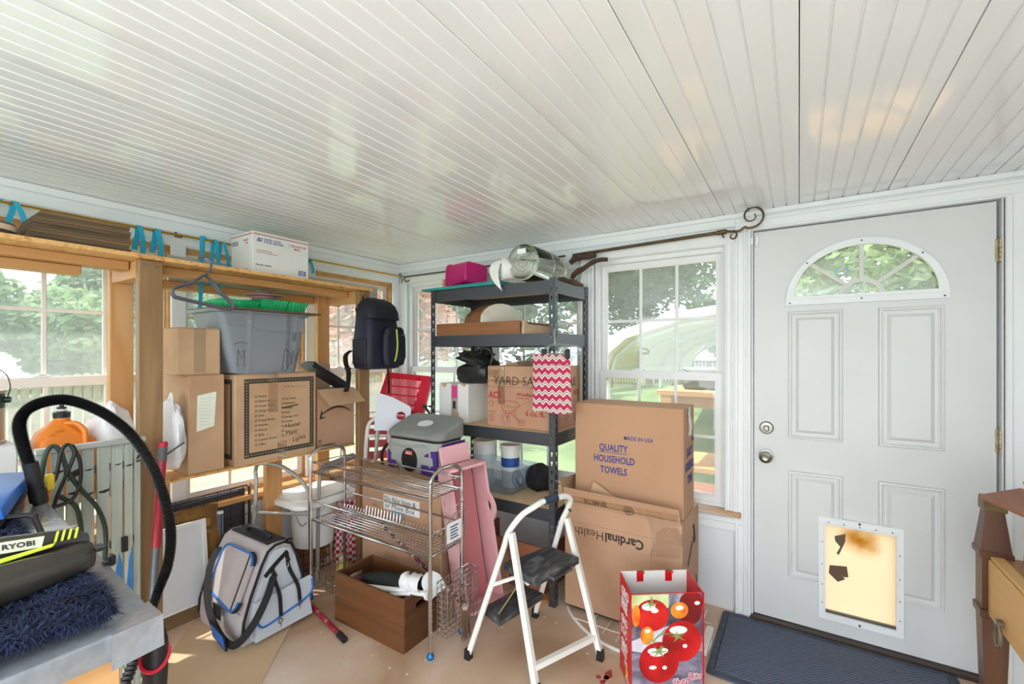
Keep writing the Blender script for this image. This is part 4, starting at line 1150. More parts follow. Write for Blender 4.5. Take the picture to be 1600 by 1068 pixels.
obj('strap', strap([(.13, .06, .06), (.14, .055, -.02), (.143, .05, -.14), (.14, .05, -.17)], .016), blackf, t, local=True)
obj('strap', strap([(-.13, .08, .12), (-.165, .085, .09), (-.165, .085, .04), (-.145, .085, -.02), (-.15, .085, -.09), (-.165, .085, -.14)], .03, .008), blackf, t, local=True)
g = G(); g.box((-.17, .075, .0), (-.135, .10, .012), bev=.002); obj('buckle', g, black, t, local=True)

# ------------------------------------------------------------------ steel shelf unit
t = thing('steel_shelf', 'charcoal steel shelving unit with slotted posts in front of the double window', 'shelf', (2.41, 1.585, 0))
SX0, SX1, SY0, SY1, SH = 2.187, 2.645, 1.130, 2.045, 1.822
def slot_plate(w, h):
    loops = [rect(0, 0, w, h)]
    n = int(h / .0508)
    for k in range(n):
        z = .03 + k * .0508; c = w * .52
        loops.append([(c - .0035, z - .012), (c + .0035, z - .012), (c + .0035, z), (c + .0065, z + .003), (c + .0065, z + .008), (c + .003, z + .0115), (c - .003, z + .0115), (c - .0065, z + .008), (c - .0065, z + .003), (c - .0035, z)])
    g = G(); g.plate(loops, .0022); me = bpy.data.meshes.new('slot'); g.bm.to_mesh(me); g.bm.free(); return me
sp_me = slot_plate(.036, SH)
for (x, y, dx, dy) in ((SX0, SY0, 1, 1), (SX0, SY1, 1, -1), (SX1, SY0, -1, 1), (SX1, SY1, -1, -1)):
    g = G()
    g.mesh_in(sp_me.copy(), frm((x, y, 0), (0, dy, 0), (0, 0, 1)) if True else None)
    g.mesh_in(sp_me.copy(), frm((x, y, 0), (dx, 0, 0), (0, 0, 1)))
    g.box((x, y, 0), (x + dx * .04, y + dy * .04, .004))
    obj('post', g, steel_d, t, smooth=False)
pb = mottle('particle_board', ('#c9ab84', '#d9bd97'), 30, rough=.8)
for zt in (1.808, 1.515, .955, .535):
    prof = [(0, 0), (.003, 0), (.003, .026), (.012, .030), (.012, .040), (.003, .044), (.003, .068), (.022, .068), (.022, .071), (0, .071)]
    for x, s in ((SX0 + .003, 1), (SX1 - .003, -1)):
        g = G(); g.loft([[(x + s * (a - 0), y, zt - .071 + z - .0) for a, z in prof] for y in (SY0 + .003, SY1 - .003)]); obj('beam', g, steel_d, t, smooth=False)
    for y, s in ((SY0 + .003, 1), (SY1 - .003, -1)):
        g = G(); g.loft([[(x, y + s * a, zt - .071 + z) for a, z in prof] for x in (SX0 + .003, SX1 - .003)]); obj('beam', g, steel_d, t, smooth=False)
    g = G(); g.box((SX0 + .007, SY0 + .007, zt - .012), (SX1 - .007, SY1 - .007, zt + .001)); obj('shelf_board', g, pb, t, smooth=False)
g = G()
for z in (1.78, 1.49, .93, .91, .50, .12): g.cyl((SX0 - .0005, SY0 + .02, z), (SX0 - .004, SY0 + .02, z), .005, n=8)
obj('bolt', g, steel, t)
g = G(); g.cyl((SX0 - .002, SY1 - .015, 1.05), (SX0 - .03, SY1 - .005, 1.055), .006, n=8); g.lathe([(0, 0), (.018, .004), (.02, .012), (.012, .02), (0, .022)], 14, Tr(SX0 - .05, SY1 + .012, 1.045)); g.tube([(SX0 - .045, SY1 + .012, 1.05), (SX0 - .01, SY1 - .01, .99), (SX0 - .004, SY1 - .02, .93)], .008, 6)
obj('lever_knob', g, black, t)

# top of the steel shelf
teal = mottle('teal_board', ('#1f7f7c', '#2d9490'), 5, rough=.6)
g = G(); g.hexa([(2.17, 1.50, 1.811), (2.55, 1.46, 1.811), (2.56, 2.02, 1.811), (2.165, 2.11, 1.811), (2.17, 1.50, 1.834), (2.55, 1.46, 1.834), (2.56, 2.02, 1.826), (2.165, 2.11, 1.824)]); single('teal_board', g, teal, 'teal board lying on top of the steel shelf', 'board')
g = G(); g.cyl((2.22, 1.965, 1.829), (2.22, 1.965, 1.885), .009, n=12); single('dowel', g, pine, 'short wooden dowel standing on the teal board', 'dowel')
t = thing('magenta_bin', 'magenta plastic bin lying on its side on top of the steel shelf', 'bin', M=frm((2.36, 1.875, 1.932), (0, .10, .98), (.98, .1, -.02)) )
mag = plain('magenta_plastic', '#c2186f', .35); magd = plain('magenta_inside', '#8d1150', .5)
# local z runs along the bin from base to mouth
def bn(z, k, r=.03): return [(x, y, z) for x, y in rrect(-.075 * k, -.095 * k, .075 * k, .095 * k, r, 5)]
g = G(); g.loft([bn(0, .86), bn(.006, .93), bn(.21, 1.06), bn(.212, 1.13), bn(.228, 1.13), bn(.228, 1.06), bn(.21, 1.0), bn(.02, .86), bn(.018, .5)], cap=True); obj('shell', g, mag, t, local=True)
t.matrix_basis = frm((2.36, 1.80, 1.932), (.10, 0, 1), (.93, -.33, -.093)); WM[t] = t.matrix_basis.copy()
# white scoop with a drooping pointed lip
t = thing('white_scoop', 'white plastic scoop with a curved pointed lip hanging over the steel shelf edge', 'scoop', (2.3, 1.58, 1.835))
sc_pts = []
g = G(); rings = []
A = Vector((2.33, 1.33, 1.905)); Bv = Vector((2.21, 1.50, 1.905))
ax = (Bv - A).normalized(); u = ax.cross(Vector((0, 0, 1))).normalized(); w = u.cross(ax)
for k in range(7):
    c = A + (Bv - A) * k / 6; r = .052 + .018 * (k / 6) ** 2
    rings.append([c + r * (math.cos(q) * u + math.sin(q) * w) for q in [2 * PI * i / 20 for i in range(20)]])
g.loft(rings, cap=False); o = obj('barrel', g, whitep, t); md = o.modifiers.new('thickness', 'SOLIDIFY'); md.thickness = .004
g = G()
lipc = spline([(2.20, 1.46, 1.965), (2.185, 1.505, 1.94), (2.175, 1.52, 1.90), (2.168, 1.51, 1.85), (2.165, 1.485, 1.80), (2.165, 1.465, 1.768)], 4)
rw = [.02, .03, .038, .042, .045, .046, .046, .045, .044, .042, .04, .037, .034, .03, .026, .022, .018, .013, .009, .005, .002]
g.loft([[(p[0], p[1] + rw[min(i, 20)], p[2]), (p[0] + .006, p[1], p[2] - .002), (p[0], p[1] - rw[min(i, 20)] * .55, p[2]), (p[0] - .004, p[1], p[2])] for i, p in enumerate(lipc)]); obj('lip', g, whitep, t)
# big glass jar on its side
def jar_glass():
    m, nt, b = _base('greenish_glass')
    b.inputs['Base Color'].default_value = (.985, 1.0, .955, 1); b.inputs['Roughness'].default_value = .02; b.inputs['IOR'].default_value = 1.45; b.inputs['Transmission Weight'].default_value = 1.0
    return m
jg = jar_glass()
a0 = Vector((2.19, 1.345, 1.930)); a1 = Vector((2.60, 1.335, 1.930)); az = (a1 - a0).normalized(); ux = az.cross(Vector((0, 0, 1))).normalized()
MJ = frm(a0, ux, az.cross(ux))
t = thing('glass_jar', 'large clear glass jar lying on its side on top of the steel shelf', 'jar', M=MJ)
g = G(); g.lathe([(0, .012), (.05, .010), (.085, 0), (.10, .004), (.106, .02), (.106, .30), (.10, .33), (.084, .352), (.082, .385), (.088, .392), (.088, .40), (.078, .40), (.078, .352), (.095, .325), (.101, .30), (.101, .022), (.08, .012), (0, .02)], 40, cap=False); obj('jar', g, jg, t, local=True)
g = G()
for r, z in ((.085, -.001), (.055, .008), (.03, .0105)): g.tube([(r * math.cos(2 * PI * k / 32), r * math.sin(2 * PI * k / 32), z) for k in range(32)], .003, 6, closed=True)
g.tube([(.107 * math.cos(2 * PI * k / 40), .107 * math.sin(2 * PI * k / 40), .20) for k in range(40)], .003, 6, closed=True)
obj('moulded_ring', g, jg, t, local=True)
g = G(); g.plate([rrect(-.03, -.075, .03, -.045, .004)], .0006, None, -.0025); obj('paper_label', g, paperw, t, local=True, smooth=False)
driftm = mottle('dark_branch', ('#3a2a22', '#5a4334'), 10, (1, 1, 1), .8, .5, 30)
g = G(); g.tube(spline([(2.58, 1.22, 1.975), (2.575, 1.19, 1.995), (2.565, 1.16, 2.0), (2.56, 1.12, 1.998), (2.565, 1.075, 2.0), (2.568, 1.045, 2.0)], 4), [.016, .017, .018, .02, .024, .022, .019, .02, .024, .027, .022, .018, .018, .019, .02, .021, .019, .017, .017, .016, .015], 9); single('driftwood', g, driftm, 'upper dark driftwood branch behind the glass jar', 'branch')
g = G(); g.tube(spline([(2.58, 1.21, 1.88), (2.57, 1.18, 1.905), (2.555, 1.12, 1.925), (2.55, 1.06, 1.955), (2.55, 1.01, 1.965), (2.55, .965, 1.962)], 4), [.014, .015, .018, .018, .016, .019, .02, .018, .016, .015, .015, .015, .016, .015, .014, .014, .014, .013, .013, .013, .013], 9); single('driftwood', g, driftm, 'lower dark driftwood branch sticking out past the steel shelf end', 'branch')
g = G(); g.tube(spline([(2.30, 1.19, 1.825), (2.40, 1.175, 1.835), (2.47, 1.15, 1.83), (2.58, 1.14, 1.825)], 4), [.012, .014, .018, .02, .02, .017, .015, .018, .02, .018, .014, .012, .011], 8); single('bark_piece', g, driftm, 'knobby piece of bark lying under the glass jar', 'bark')

# second tier of the steel shelf
mah = wood('mahogany_brown', '#7a4c2e', '#93603c', 'y', 9, .45)
t = thing('wall_shelf', 'old brown wooden wall shelf with scrolled ends lying on the second steel tier', 'shelf', (2.4, 1.7, 1.516))
g = G(); g.box((2.193, 1.36, 1.516), (2.212, 2.005, 1.592), bev=.002); obj('front_board', g, mah, t)
g = G(); g.box((2.212, 1.36, 1.575), (2.56, 2.005, 1.59), bev=.002); obj('top_board', g, mah, t)
scroll = [(.0, 0), (.43, 0), (.425, .025), (.40, .035), (.39, .06), (.37, .074), (.35, .076), (.345, .055), (.05, .055), (.03, .065), (.0, .076)]
for y in (1.345, 1.99):
    g = G(); g.plate([scroll], .014, frm((2.195, y, 1.516), (1, 0, 0), (0, 0, 1))); obj('scrolled_end', g, wood('worn_light_wood', '#b08a66', '#c9a98a', 'x', 12), t)
t = thing('arched_case', 'wooden case with a rounded top and worn white end, on the old wall shelf', 'case', (2.345, 1.60, 1.592), math.radians(-20))
pr = [(.155, 0), (.155, .03), (.15, .055), (.13, .085), (.10, .108), (.06, .122), (.01, .127), (-.04, .122), (-.09, .105), (-.125, .08), (-.148, .045), (-.152, 0)]
g = G(); g.loft([[(x, 0.002, z) for x, z in pr], [(x, .12, z) for x, z in pr]]); obj('wood_shell', g, mah, t, local=True)
g = G(); g.loft([[(x * .82, .121, z * .82) for x, z in pr], [(x * .82, .235, z * .82) for x, z in pr]]); obj('rear_shell', g, mah, t, local=True)
g = G(); g.loft([[(x * .985, -.012, z * .985) for x, z in pr], [(x * .99, .0015, z * .99) for x, z in pr]]); obj('white_end', g, mottle('worn_white_end', ('#a98a5c', '#e4dccb', '#efeae0'), 5, (1, 1, 1), .6, pos=(.28, .42, .7)), t, local=True)

# third tier
t = thing('white_carton', 'white carton with a magenta label on the third steel tier, under the black bag', 'box', (2.42, 1.90, .956))
g = G(); g.box((2.235, 1.772, .956), (2.60, 2.018, 1.205), bev=.003); obj('body', g, board_w, t)
M = FX((2.235, 2.018, .956))
g = G(); g.box((.11, .155, 0), (.155, .235, .0012), M=M); obj('magenta_label', g, plain('magenta_print', '#d43b84', .6), t)
g = G(); g.box((.105, .03, 0), (.16, .25, .0006), M=M); obj('tape', g, packtape, t)
g = G(); g.box((.12, .085, .0012), (.142, .135, .002), M=M); obj('black_label', g, ink, t)
g = G(); g.plate([[(.02, .249), (.07, .249), (.06, .225), (.035, .222)]], .0008, M); g.plate([[(.18, .249), (.235, .249), (.215, .228), (.20, .236)]], .0008, M); g.plate([[(.10, .02), (.17, .03), (.17, .06), (.13, .05), (.105, .045)]], .0008, M); obj('torn_patch', g, board2, t, smooth=False)
bl = mottle('black_leather', ('#1b1c1e', '#2a2b2d'), 8, rough=.38, bump=.3, bscale=30)
t = thing('leather_bag', 'slumped black leather bag on the white carton on the third steel tier', 'bag', (2.38, 1.79, 1.206))
def soft(c, sx, sy, sz, seed, amp, p=2.6):
    g = G(); rings = []
    for j in range(15):
        ph = -PI / 2 + PI * j / 14; ring = []
        for i in range(28):
            a = 2 * PI * i / 28
            def se(v): return math.copysign(abs(v) ** (2 / p), v)
            d = Vector((se(math.cos(ph)) * se(math.cos(a)), se(math.cos(ph)) * se(math.sin(a)), se(math.sin(ph))))
            k = 1 + amp * noise.noise(d * 2.2 + Vector((seed, 0, 0))) + amp * .35 * noise.noise(d * 6 + Vector((0, seed, 0)))
            ring.append((c[0] + sx * d.x * k, c[1] + sy * d.y * k, max(0, c[2] + sz * d.z * k)))
        rings.append(ring)
    g.loft(rings, cap=False); bmesh.ops.remove_doubles(g.bm, verts=g.bm.verts[:], dist=1e-4); return g
obj('body', soft((0, 0, .062), .115, .13, .066, 3.3, .14, 4), bl, t, local=True)
g = soft((0, 0, 0.02), .11, .135, .05, 7.7, .3); bmesh.ops.transform(g.bm, matrix=Tr(-.005, .01, .125) @ Rx(.28), verts=g.bm.verts[:]); obj('folded_top', g, bl, t, local=True)
g = soft((0, 0, 0.02), .06, .07, .045, 1.2, .4); bmesh.ops.transform(g.bm, matrix=Tr(.02, -.02, .165) @ Rx(-.3), verts=g.bm.verts[:]); obj('gathered_top', g, bl, t, local=True)
g = G(); g.tube(spline([(-.06, -.05, .19), (-.07, -.085, .225), (-.06, -.12, .22), (-.04, -.13, .18), (-.05, -.12, .12)], 5), .009, 7); obj('handle', g, bl, t, local=True)

t = thing('wheelbarrow_carton', 'large brown carton marked YARD SALE with a red wheelbarrow print, third steel tier', 'box', (2.43, 1.40, .956))
g = G(); g.box((2.235, 1.178, .956), (2.625, 1.622, 1.20), bev=.003); obj('body', g, mottle('cardboard_pinkish', ('#b08468', '#bf947a'), 3, rough=.8), t)
g = G(); g.box((2.236, 1.179, 1.20), (2.624, 1.62, 1.325), bev=.003); obj('raised_flaps', g, board, t)
g = G(); g.loft([[(2.34, 1.25 + .33 * i / 10, 1.325 + .03 * math.sin(PI * i / 10)), (2.36, 1.25 + .33 * i / 10, 1.325 + .03 * math.sin(PI * i / 10)), (2.36, 1.25 + .33 * i / 10, 1.31), (2.34, 1.25 + .33 * i / 10, 1.31)] for i in range(11)]); obj('bent_flap', g, board, t)
M = FX((2.235, 1.622, .956))
text('ACE', .058, ink_r, t, M @ Tr(.012, .172, .0005), bold=.03, sx=.85); text('Wheelbarrow', .027, ink_r, t, M @ Tr(.215, .193, .0005), bold=.02); text('Assembly required', .011, ink_r, t, M @ Tr(.215, .178, .0005))
text('6 cu. ft.', .044, ink_r, t, M @ Tr(.275, .080, .0005), bold=.02); text('YARD SALE', .075, ink, t, M @ Tr(.045, .255, .0012), 'handwriting', bold=-.012, sx=.95, shear=.05)
text('Part 2 of 2', .013, ink_r, t, M @ Tr(.012, .085, .0005), bold=.01)
for k in range(4): text('steel tray capacity contents', .0065, ink_r, t, M @ Tr(.012, .068 - k * .011, .0005), sx=.55)
for k in range(4): text('made to be put together at home', .0065, ink_r, t, M @ Tr(.22, .05 - k * .010, .0005), sx=.6); 
W = [[(.09, .150), (.13, .128), (.21, .125), (.235, .14), (.22, .156), (.15, .162), (.09, .150)], [(.10, .143), (.125, .09), (.20, .088), (.225, .132)], [(.14, .05), (.165, .09), (.275, .155)], [(.13, .09), (.15, .055)], [(.20, .09), (.23, .045), (.19, .08)], [(.165, .09), (.215, .05), (.24, .052)], [(.12, .10), (.20, .10)]]
W += [[(.135 + .03 * math.cos(2 * PI * k / 18), .052 + .034 * math.sin(2 * PI * k / 18)) for k in range(19)], [(.135 + .017 * math.cos(2 * PI * k / 14), .052 + .02 * math.sin(2 * PI * k / 14)) for k in range(15)], [(.03 + .016 * math.cos(2 * PI * k / 12), .14 + .02 * math.sin(2 * PI * k / 12)) for k in range(13)]]
g = G()
for p in W: g.tube([(a, b, .0008) for a, b in p], .0011, 4, M=M)
obj('wheelbarrow_print', g, ink_r, t)
g = G(); g.box((0.0, .27, 0), (.30, .285, .0022), M=M); g.box((.08, .14, 0), (.13, .36, .0018), M=M); g.box((.01, .30, 0), (.09, .345, .0022), M=M); obj('tape', g, packtape, t, smooth=False)
Ms = FY((2.235, 1.178, .956))
text('SALE', .07, ink, t, Ms @ Tr(.18, .25, .001), 'handwriting', bold=-.012); text('ACE', .04, ink_r, t, Ms @ Tr(.30, .19, .0005), bold=.02)
g = G()
for i in range(3):
    for j in range(2): 
        x, y = .06 + i * .11, .13 - j * .08
        g.tube([(x, y, .0006), (x + .03, y + .025, .0006), (x + .06, y + .01, .0006), (x + .03, y - .01, .0006)], .001, 4, M=Ms, closed=True); g.tube([(x, y - .02, .0006), (x + .06, y - .02, .0006)], .0007, 4, M=Ms)
obj('assembly_drawing', g, ink_r, t)
g = G(); g.plate([rect(.31, .03, .375, .075), rect(.314, .034, .371, .071)], .0008, Ms); obj('print_frame', g, ink_b, t, smooth=False)
t = thing('glass_tray', 'clear plastic tray lying on the wheelbarrow carton', 'tray', (2.45, 1.33, 1.327))
g = G(); g.loft([rr3(-.14, -.12, .14, .12, .02, .0), rr3(-.16, -.14, .16, .14, .02, .06), rr3(-.17, -.15, .17, .15, .02, .062), rr3(-.158, -.138, .158, .138, .02, .058), rr3(-.136, -.116, .136, .116, .02, .004)], cap=True); obj('tray', g, glassy('clear_plastic', (.92, .95, .96), .15, .1), t, local=True)
g = G(); g.box((-.05, -.12, .0), (.08, -.02, .055), bev=.01); obj('dark_pack', g, black, t, local=True)

# chevron pouch on a clear hanger
t = thing('clear_hanger', 'clear plastic hanger hooked on the right post of the steel shelf', 'hanger', (2.15, 1.10, 1.37))
clr = glassy('hanger_clear', (.86, .92, .97), .25, .25)
g = G(); g.tube(spline([(2.185, 1.13, 1.53), (2.17, 1.12, 1.535), (2.15, 1.115, 1.52), (2.145, 1.11, 1.49), (2.14, 1.105, 1.465), (2.14, 1.105, 1.44)], 4), .004, 7); obj('hook', g, clr, t)
g = G(); g.tube([(2.14, 1.235, 1.40), (2.14, 1.225, 1.415), (2.14, 1.11, 1.45), (2.14, .975, 1.435), (2.14, .955, 1.42), (2.14, .955, 1.40), (2.14, .98, 1.402), (2.14, 1.20, 1.395)], .008, 8, closed=True); obj('frame', g, clr, t)
for y in (1.17, 1.03):
    g = G(); g.box((2.130, y - .014, 1.37), (2.15, y + .014, 1.425), bev=.004); obj('clip', g, black, t)
def chevron():
    m, nt, b = _base('chevron_cloth'); N, L = nt.nodes, nt.links
    tc = N.new('ShaderNodeTexCoord'); sx = N.new('ShaderNodeSeparateXYZ'); L.new(tc.outputs['Object'], sx.inputs[0])
    def mth(op, a, bb=None):
        n = N.new('ShaderNodeMath'); n.operation = op
        for i, v in enumerate((a, bb)):
            if v is None: continue
            if isinstance(v, (int, float)): n.inputs[i].default_value = v
            else: L.new(v, n.inputs[i])
        return n.outputs[0]
    tri = mth('PINGPONG', sx.outputs['X'], .020)
    s = mth('ADD', sx.outputs['Y'], mth('MULTIPLY', tri, .95))
    f = mth('FRACT', mth('MULTIPLY', s, 1 / .047))
    rp = N.new('ShaderNodeValToRGB'); rp.color_ramp.interpolation = 'CONSTANT'
    cols = (('#b8274f', 0), ('#f1ece8', .28), ('#9b9082', .40), ('#f1ece8', .62), ('#b8274f', .72))
    while len(rp.color_ramp.elements) < 5: rp.color_ramp.elements.new(.5)
    for e, (c, p) in zip(rp.color_ramp.elements, cols): e.position = p; e.color = hexc(c)
    L.new(f, rp.inputs['Fac']); L.new(rp.outputs['Color'], b.inputs['Base Color']); b.inputs['Roughness'].default_value = .8
    return m
Mp = frm((2.118, 1.228, 1.08), (.1, -1, 0), (0, 0, 1))
t = thing('chevron_pouch', 'cloth pouch with red, white and grey zigzag stripes clipped to the clear hanger', 'pouch', M=Mp)
def pg(s): 
    def f(u, v):
        w = .215 + .012 * (1 - v) ** 3; x = (u - .5) * w + .108 + .004 * (1 - v)
        bul = .022 * math.sin(PI * u) * math.sin(PI * min(1, .12 + .95 * (1 - v)))
        return (x, v * .315 + .006 * math.sin(7 * u) * (1 - v) - .008 * u * (v - .5), s * bul + .004 * noise.noise(Vector((u * 4, v * 5, 1))))
    return f
g = G(); g.grid(pg(1), 20, 24); g.grid(pg(-.6), 20, 24); bmesh.ops.remove_doubles(g.bm, verts=g.bm.verts[:], dist=1e-5); obj('pouch', g, chevron(), t, local=True)
g = G(); g.tube([(.004, .268, .012), (.05, .266, .018), (.11, .266, .023), (.16, .264, .018), (.212, .26, .01)], .0022, 5); obj('drawstring_seam', g, plain('red_thread', '#b03255', .8), t, local=True)

# fourth tier
t = thing('clear_tub', 'clear plastic tub with blue lidded bottom on the lower steel tier', 'tub', (2.40, 1.64, .536))
ctub = glassy('tub_clear', (.80, .86, .93), .12, .22)
g = G(); g.loft([rr3(-.13, -.17, .13, .19, .03, 0), rr3(-.145, -.195, .145, .21, .03, .15), rr3(-.155, -.205, .155, .22, .03, .152), rr3(-.142, -.192, .142, .207, .03, .147), rr3(-.127, -.167, .127, .187, .03, .004)]); obj('tub', g, ctub, t, local=True)
def pail(label, x, y, r, h, z, band):
    t = thing('white_pail', label, 'pail', (x, y, z))
    g = G(); g.lathe([(0, 0), (r * .86, 0), (r * .9, .005), (r, h - .02), (0, h - .02)], 26); obj('pail', g, whitep, t, local=True)
    g = G(); g.lathe([(r * 1.0, h - .03), (r * 1.08, h - .028), (r * 1.08, h - .006), (r * 1.03, h), (r * .95, h), (r * .93, h - .008), (0, h - .008)], 26); obj('lid', g, plain('cream_lid', '#e4dfd4', .5), t, local=True)
    g = G(); g.lathe([(r * .915, h * .25), (r * .985, h * .7)], 26, cap=False); obj('label_band', g, plain(*band), t, local=True)
pail('white lidded pail with a pale label, left of the two pails in the clear tub', 2.37, 1.745, .072, .29, .545, ('pale_label', '#c9d4dc', .5))
pail('white pail with a blue band, right of the two pails in the clear tub', 2.42, 1.572, .062, .27, .545, ('blue_band', '#2a4f9a', .5))
g = G(); g.tube(spline([(2.36, 1.49, .56), (2.33, 1.50, .62), (2.40, 1.52, .65), (2.44, 1.49, .60), (2.38, 1.47, .57), (2.34, 1.49, .63)], 6), .005, 6); single('cable', g, plain('blue_cable', '#35579c', .5), 'loop of blue cable inside the clear tub', 'cable')
lump('dark_pouch', 'dark cloth bundle behind the pails on the lower steel tier', (2.50, 1.40, .72), (.09, .10, .09), 5.5, blackf, 'bundle', .2).location.z = .537
# boards and scraps on the floor under the steel shelf
redw = wood('red_brown_wood', '#8a5138', '#a3684a', 'y', 8, .6)
t = thing('old_wooden_tray', 'red brown wooden drawer on the floor under the steel shelf', 'drawer', (2.43, 1.48, 0))
g = G(); g.box((2.27, 1.235, .0), (2.285, 1.78, .27)); obj('front', g, redw, t)
g = G(); g.box((2.286, 1.235, 0), (2.58, 1.25, .25)); g.box((2.286, 1.765, 0), (2.58, 1.78, .25)); obj('side', g, redw, t)
g = G(); g.box((2.286, 1.25, .008), (2.58, 1.765, .016)); obj('bottom', g, redw, t)
g = G(); g.hexa([(2.12, 1.22, 0), (2.26, 1.16, 0), (2.28, 1.20, 0), (2.14, 1.38, 0), (2.12, 1.22, .03), (2.26, 1.16, .02), (2.28, 1.20, .02), (2.14, 1.38, .03)]); single('brick_scrap', g, mottle('orange_scrap', ('#b07a4c', '#c58d5c'), 9, rough=.8), 'tan wedge shaped offcut on the floor beside the steel shelf foot', 'offcut')
g = G(); g.box((2.20, 1.42, .19), (2.265, 1.60, .20)); g.box((2.19, 1.44, .0), (2.2, 1.62, .19)); single('cardboard_scrap', g, board, 'small cardboard scrap propped before the red brown drawer', 'cardboard')
# ------------------------------------------------------------------ leaning things under the window shelf
t = thing('dog_crate', 'folded black wire dog crate with its dark pan, leaning under the left windows', 'crate', (1.2, 2.83, 0))
dw = plain('black_wire', '#26242a', .35, .3)
g = G(); g.box((.985, 2.835, .03), (1.40, 2.85, .585), bev=.004); obj('pan', g, mottle('dark_pan', ('#3a353a', '#484349'), 3, rough=.5), t)
g = G(); g.tube([(.98, 2.812, .02), (.98, 2.812, .60), (1.395, 2.812, .605), (1.41, 2.812, .59), (1.41, 2.812, .02)], .005, 6); g.tube([(1.0, 2.822, .02), (1.0, 2.822, .572), (1.35, 2.822, .578), (1.385, 2.822, .55), (1.385, 2.822, .02)], .006, 6); obj('frame_wire', g, dw, t)
for k in range(5):
    g = G(); g.tube([(.98, 2.815, .10 + k * .11), (1.41, 2.815, .10 + k * .11)], .0022, 5); obj('wire', g, dw, t)
for k in range(6):
    g = G(); g.tube([(1.03 + k * .07, 2.818, .02), (1.03 + k * .07, 2.818, .605)], .0022, 5); obj('wire', g, dw, t)
g = G(); g.tube([(1.415, 2.80, .62), (1.418, 2.805, .3), (1.42, 2.81, .02)], .0045, 6); obj('hinge_rod', g, chrome, t)
t = thing('framed_picture', 'scuffed brown and gold picture frame leaning on the folded dog crate', 'picture frame', (1.1, 2.77, 0))
rust = mottle('burnt_gold', ('#3d2a16', '#7a5425', '#a4752e'), 7, rough=.6, bump=.3, bscale=20)
M = frm((.93, 2.745, .0), (1, 0, 0), (0, .07, .55))
g = G(); g.plate([rect(0, 0, .30, .55), rect(.06, .06, .24, .49)], .02, M); obj('frame', g, rust, t)
g = G(); g.plate([rect(.05, .05, .25, .50)], .006, M, .002); obj('backing', g, wood('brown_backing', '#6b4a2b', '#85603a', 'z', 8), t)
g = G(); g.plate([[(.20, .44), (.265, .40), (.26, .39), (.195, .43)]], .004, M, .0205); g.plate([rect(.225, .44, .255, .48)], .003, M, .0205); obj('corner_bracket', g, plain('dull_gold', '#b58a3e', .45, .5), t)
t = thing('white_screen', 'white framed panel with a wooden bottom rail, leaning before the brown picture frame', 'panel', (1.0, 2.71, 0))
M = frm((.87, 2.69, .0), (1, 0, 0), (0, .06, .5))
g = G(); g.plate([rect(0, .065, .275, .50), rect(.018, .08, .257, .482)], .012, M); obj('frame', g, whitep, t)
g = G(); g.plate([rect(.012, .07, .262, .49)], .005, M, .002); obj('sheet', g, plain('glossy_white_sheet', '#dfe2e4', .18), t)
g = G(); g.plate([rect(0, 0, .275, .062)], .014, M); obj('bottom_rail', g, wood('dark_rail', '#6a5034', '#80633f', 'x', 9), t)
t = thing('metal_strip', 'narrow silver metal channel standing against the folded dog crate', 'channel', (1.235, 2.79, 0))
g = G(); g.box((1.222, 2.775, 0), (1.226, 2.80, .50)); g.box((1.246, 2.775, 0), (1.25, 2.80, .50)); g.box((1.222, 2.797, 0), (1.25, 2.80, .50)); g.box((1.234, 2.782, 0), (1.238, 2.797, .49)); obj('channel', g, plain('bluish_alu', '#a9bcd0', .3, .7), t)
g = G(); g.box((1.221, 2.774, .485), (1.251, 2.80, .50)); obj('end_cap', g, whitep, t)

# ------------------------------------------------------------------ commode chair, wire rack and the red things in the corner
alu = plain('grey_tube', '#a9a8a2', .35, .4)
t = thing('commode_chair', 'grey tube commode chair with a white lidded bucket under the pine shelf', 'commode', (1.72, 2.60, 0))
def hoop(pts, r=.0115): 
    g = G(); g.tube(spline(pts, 5), r, 8); return g
obj('side_tube', hoop([(1.36, 2.70, 0), (1.385, 2.71, .30), (1.405, 2.72, .62), (1.41, 2.735, .70), (1.42, 2.70, .745), (1.50, 2.60, .72), (1.57, 2.47, .60), (1.555, 2.41, .42), (1.535, 2.37, 0)]), alu, t)
obj('side_tube', hoop([(1.64, 2.47, 0), (1.645, 2.465, .45), (1.655, 2.468, .63), (1.70, 2.485, .672), (1.85, 2.53, .682), (1.985, 2.57, .685), (2.03, 2.60, .62), (2.045, 2.62, .30), (2.05, 2.63, 0)]), alu, t)
g = G(); g.tube([(1.66, 2.475, .682), (1.72, 2.492, .692), (1.97, 2.565, .70), (1.995, 2.573, .69)], [.014, .022, .022, .014], 10); obj('armrest', g, plain('grey_foam', '#8b8a8c', .7), t)
g = G(); g.loft([rr3(-.20, -.17, .20, .17, .08, .465), rr3(-.215, -.185, .215, .185, .08, .475), rr3(-.215, -.185, .215, .185, .08, .50), rr3(-.20, -.17, .20, .17, .08, .51)], M=Tr(1.72, 2.62, 0)); obj('seat', g, whitep, t)
g = G(); g.loft([rr3(-.185, -.155, .185, .155, .08, .512), rr3(-.19, -.16, .19, .16, .08, .525), rr3(-.16, -.13, .16, .13, .07, .535)], M=Tr(1.72, 2.62, 0)); obj('lid', g, mottle('greyed_lid', ('#d3d0ca', '#e2dfd9'), 6, rough=.5), t)
g = G(); g.lathe([(0, .20), (.11, .20), (.118, .205), (.135, .45), (.142, .455), (.142, .464), (0, .464)], 26, Tr(1.70, 2.60, 0)); obj('bucket', g, whitep, t)
g = G(); g.tube(spline([(1.565, 2.60, .44), (1.56, 2.56, .40), (1.57, 2.52, .36), (1.59, 2.50, .38)], 5), .003, 6); obj('bail', g, chrome, t)
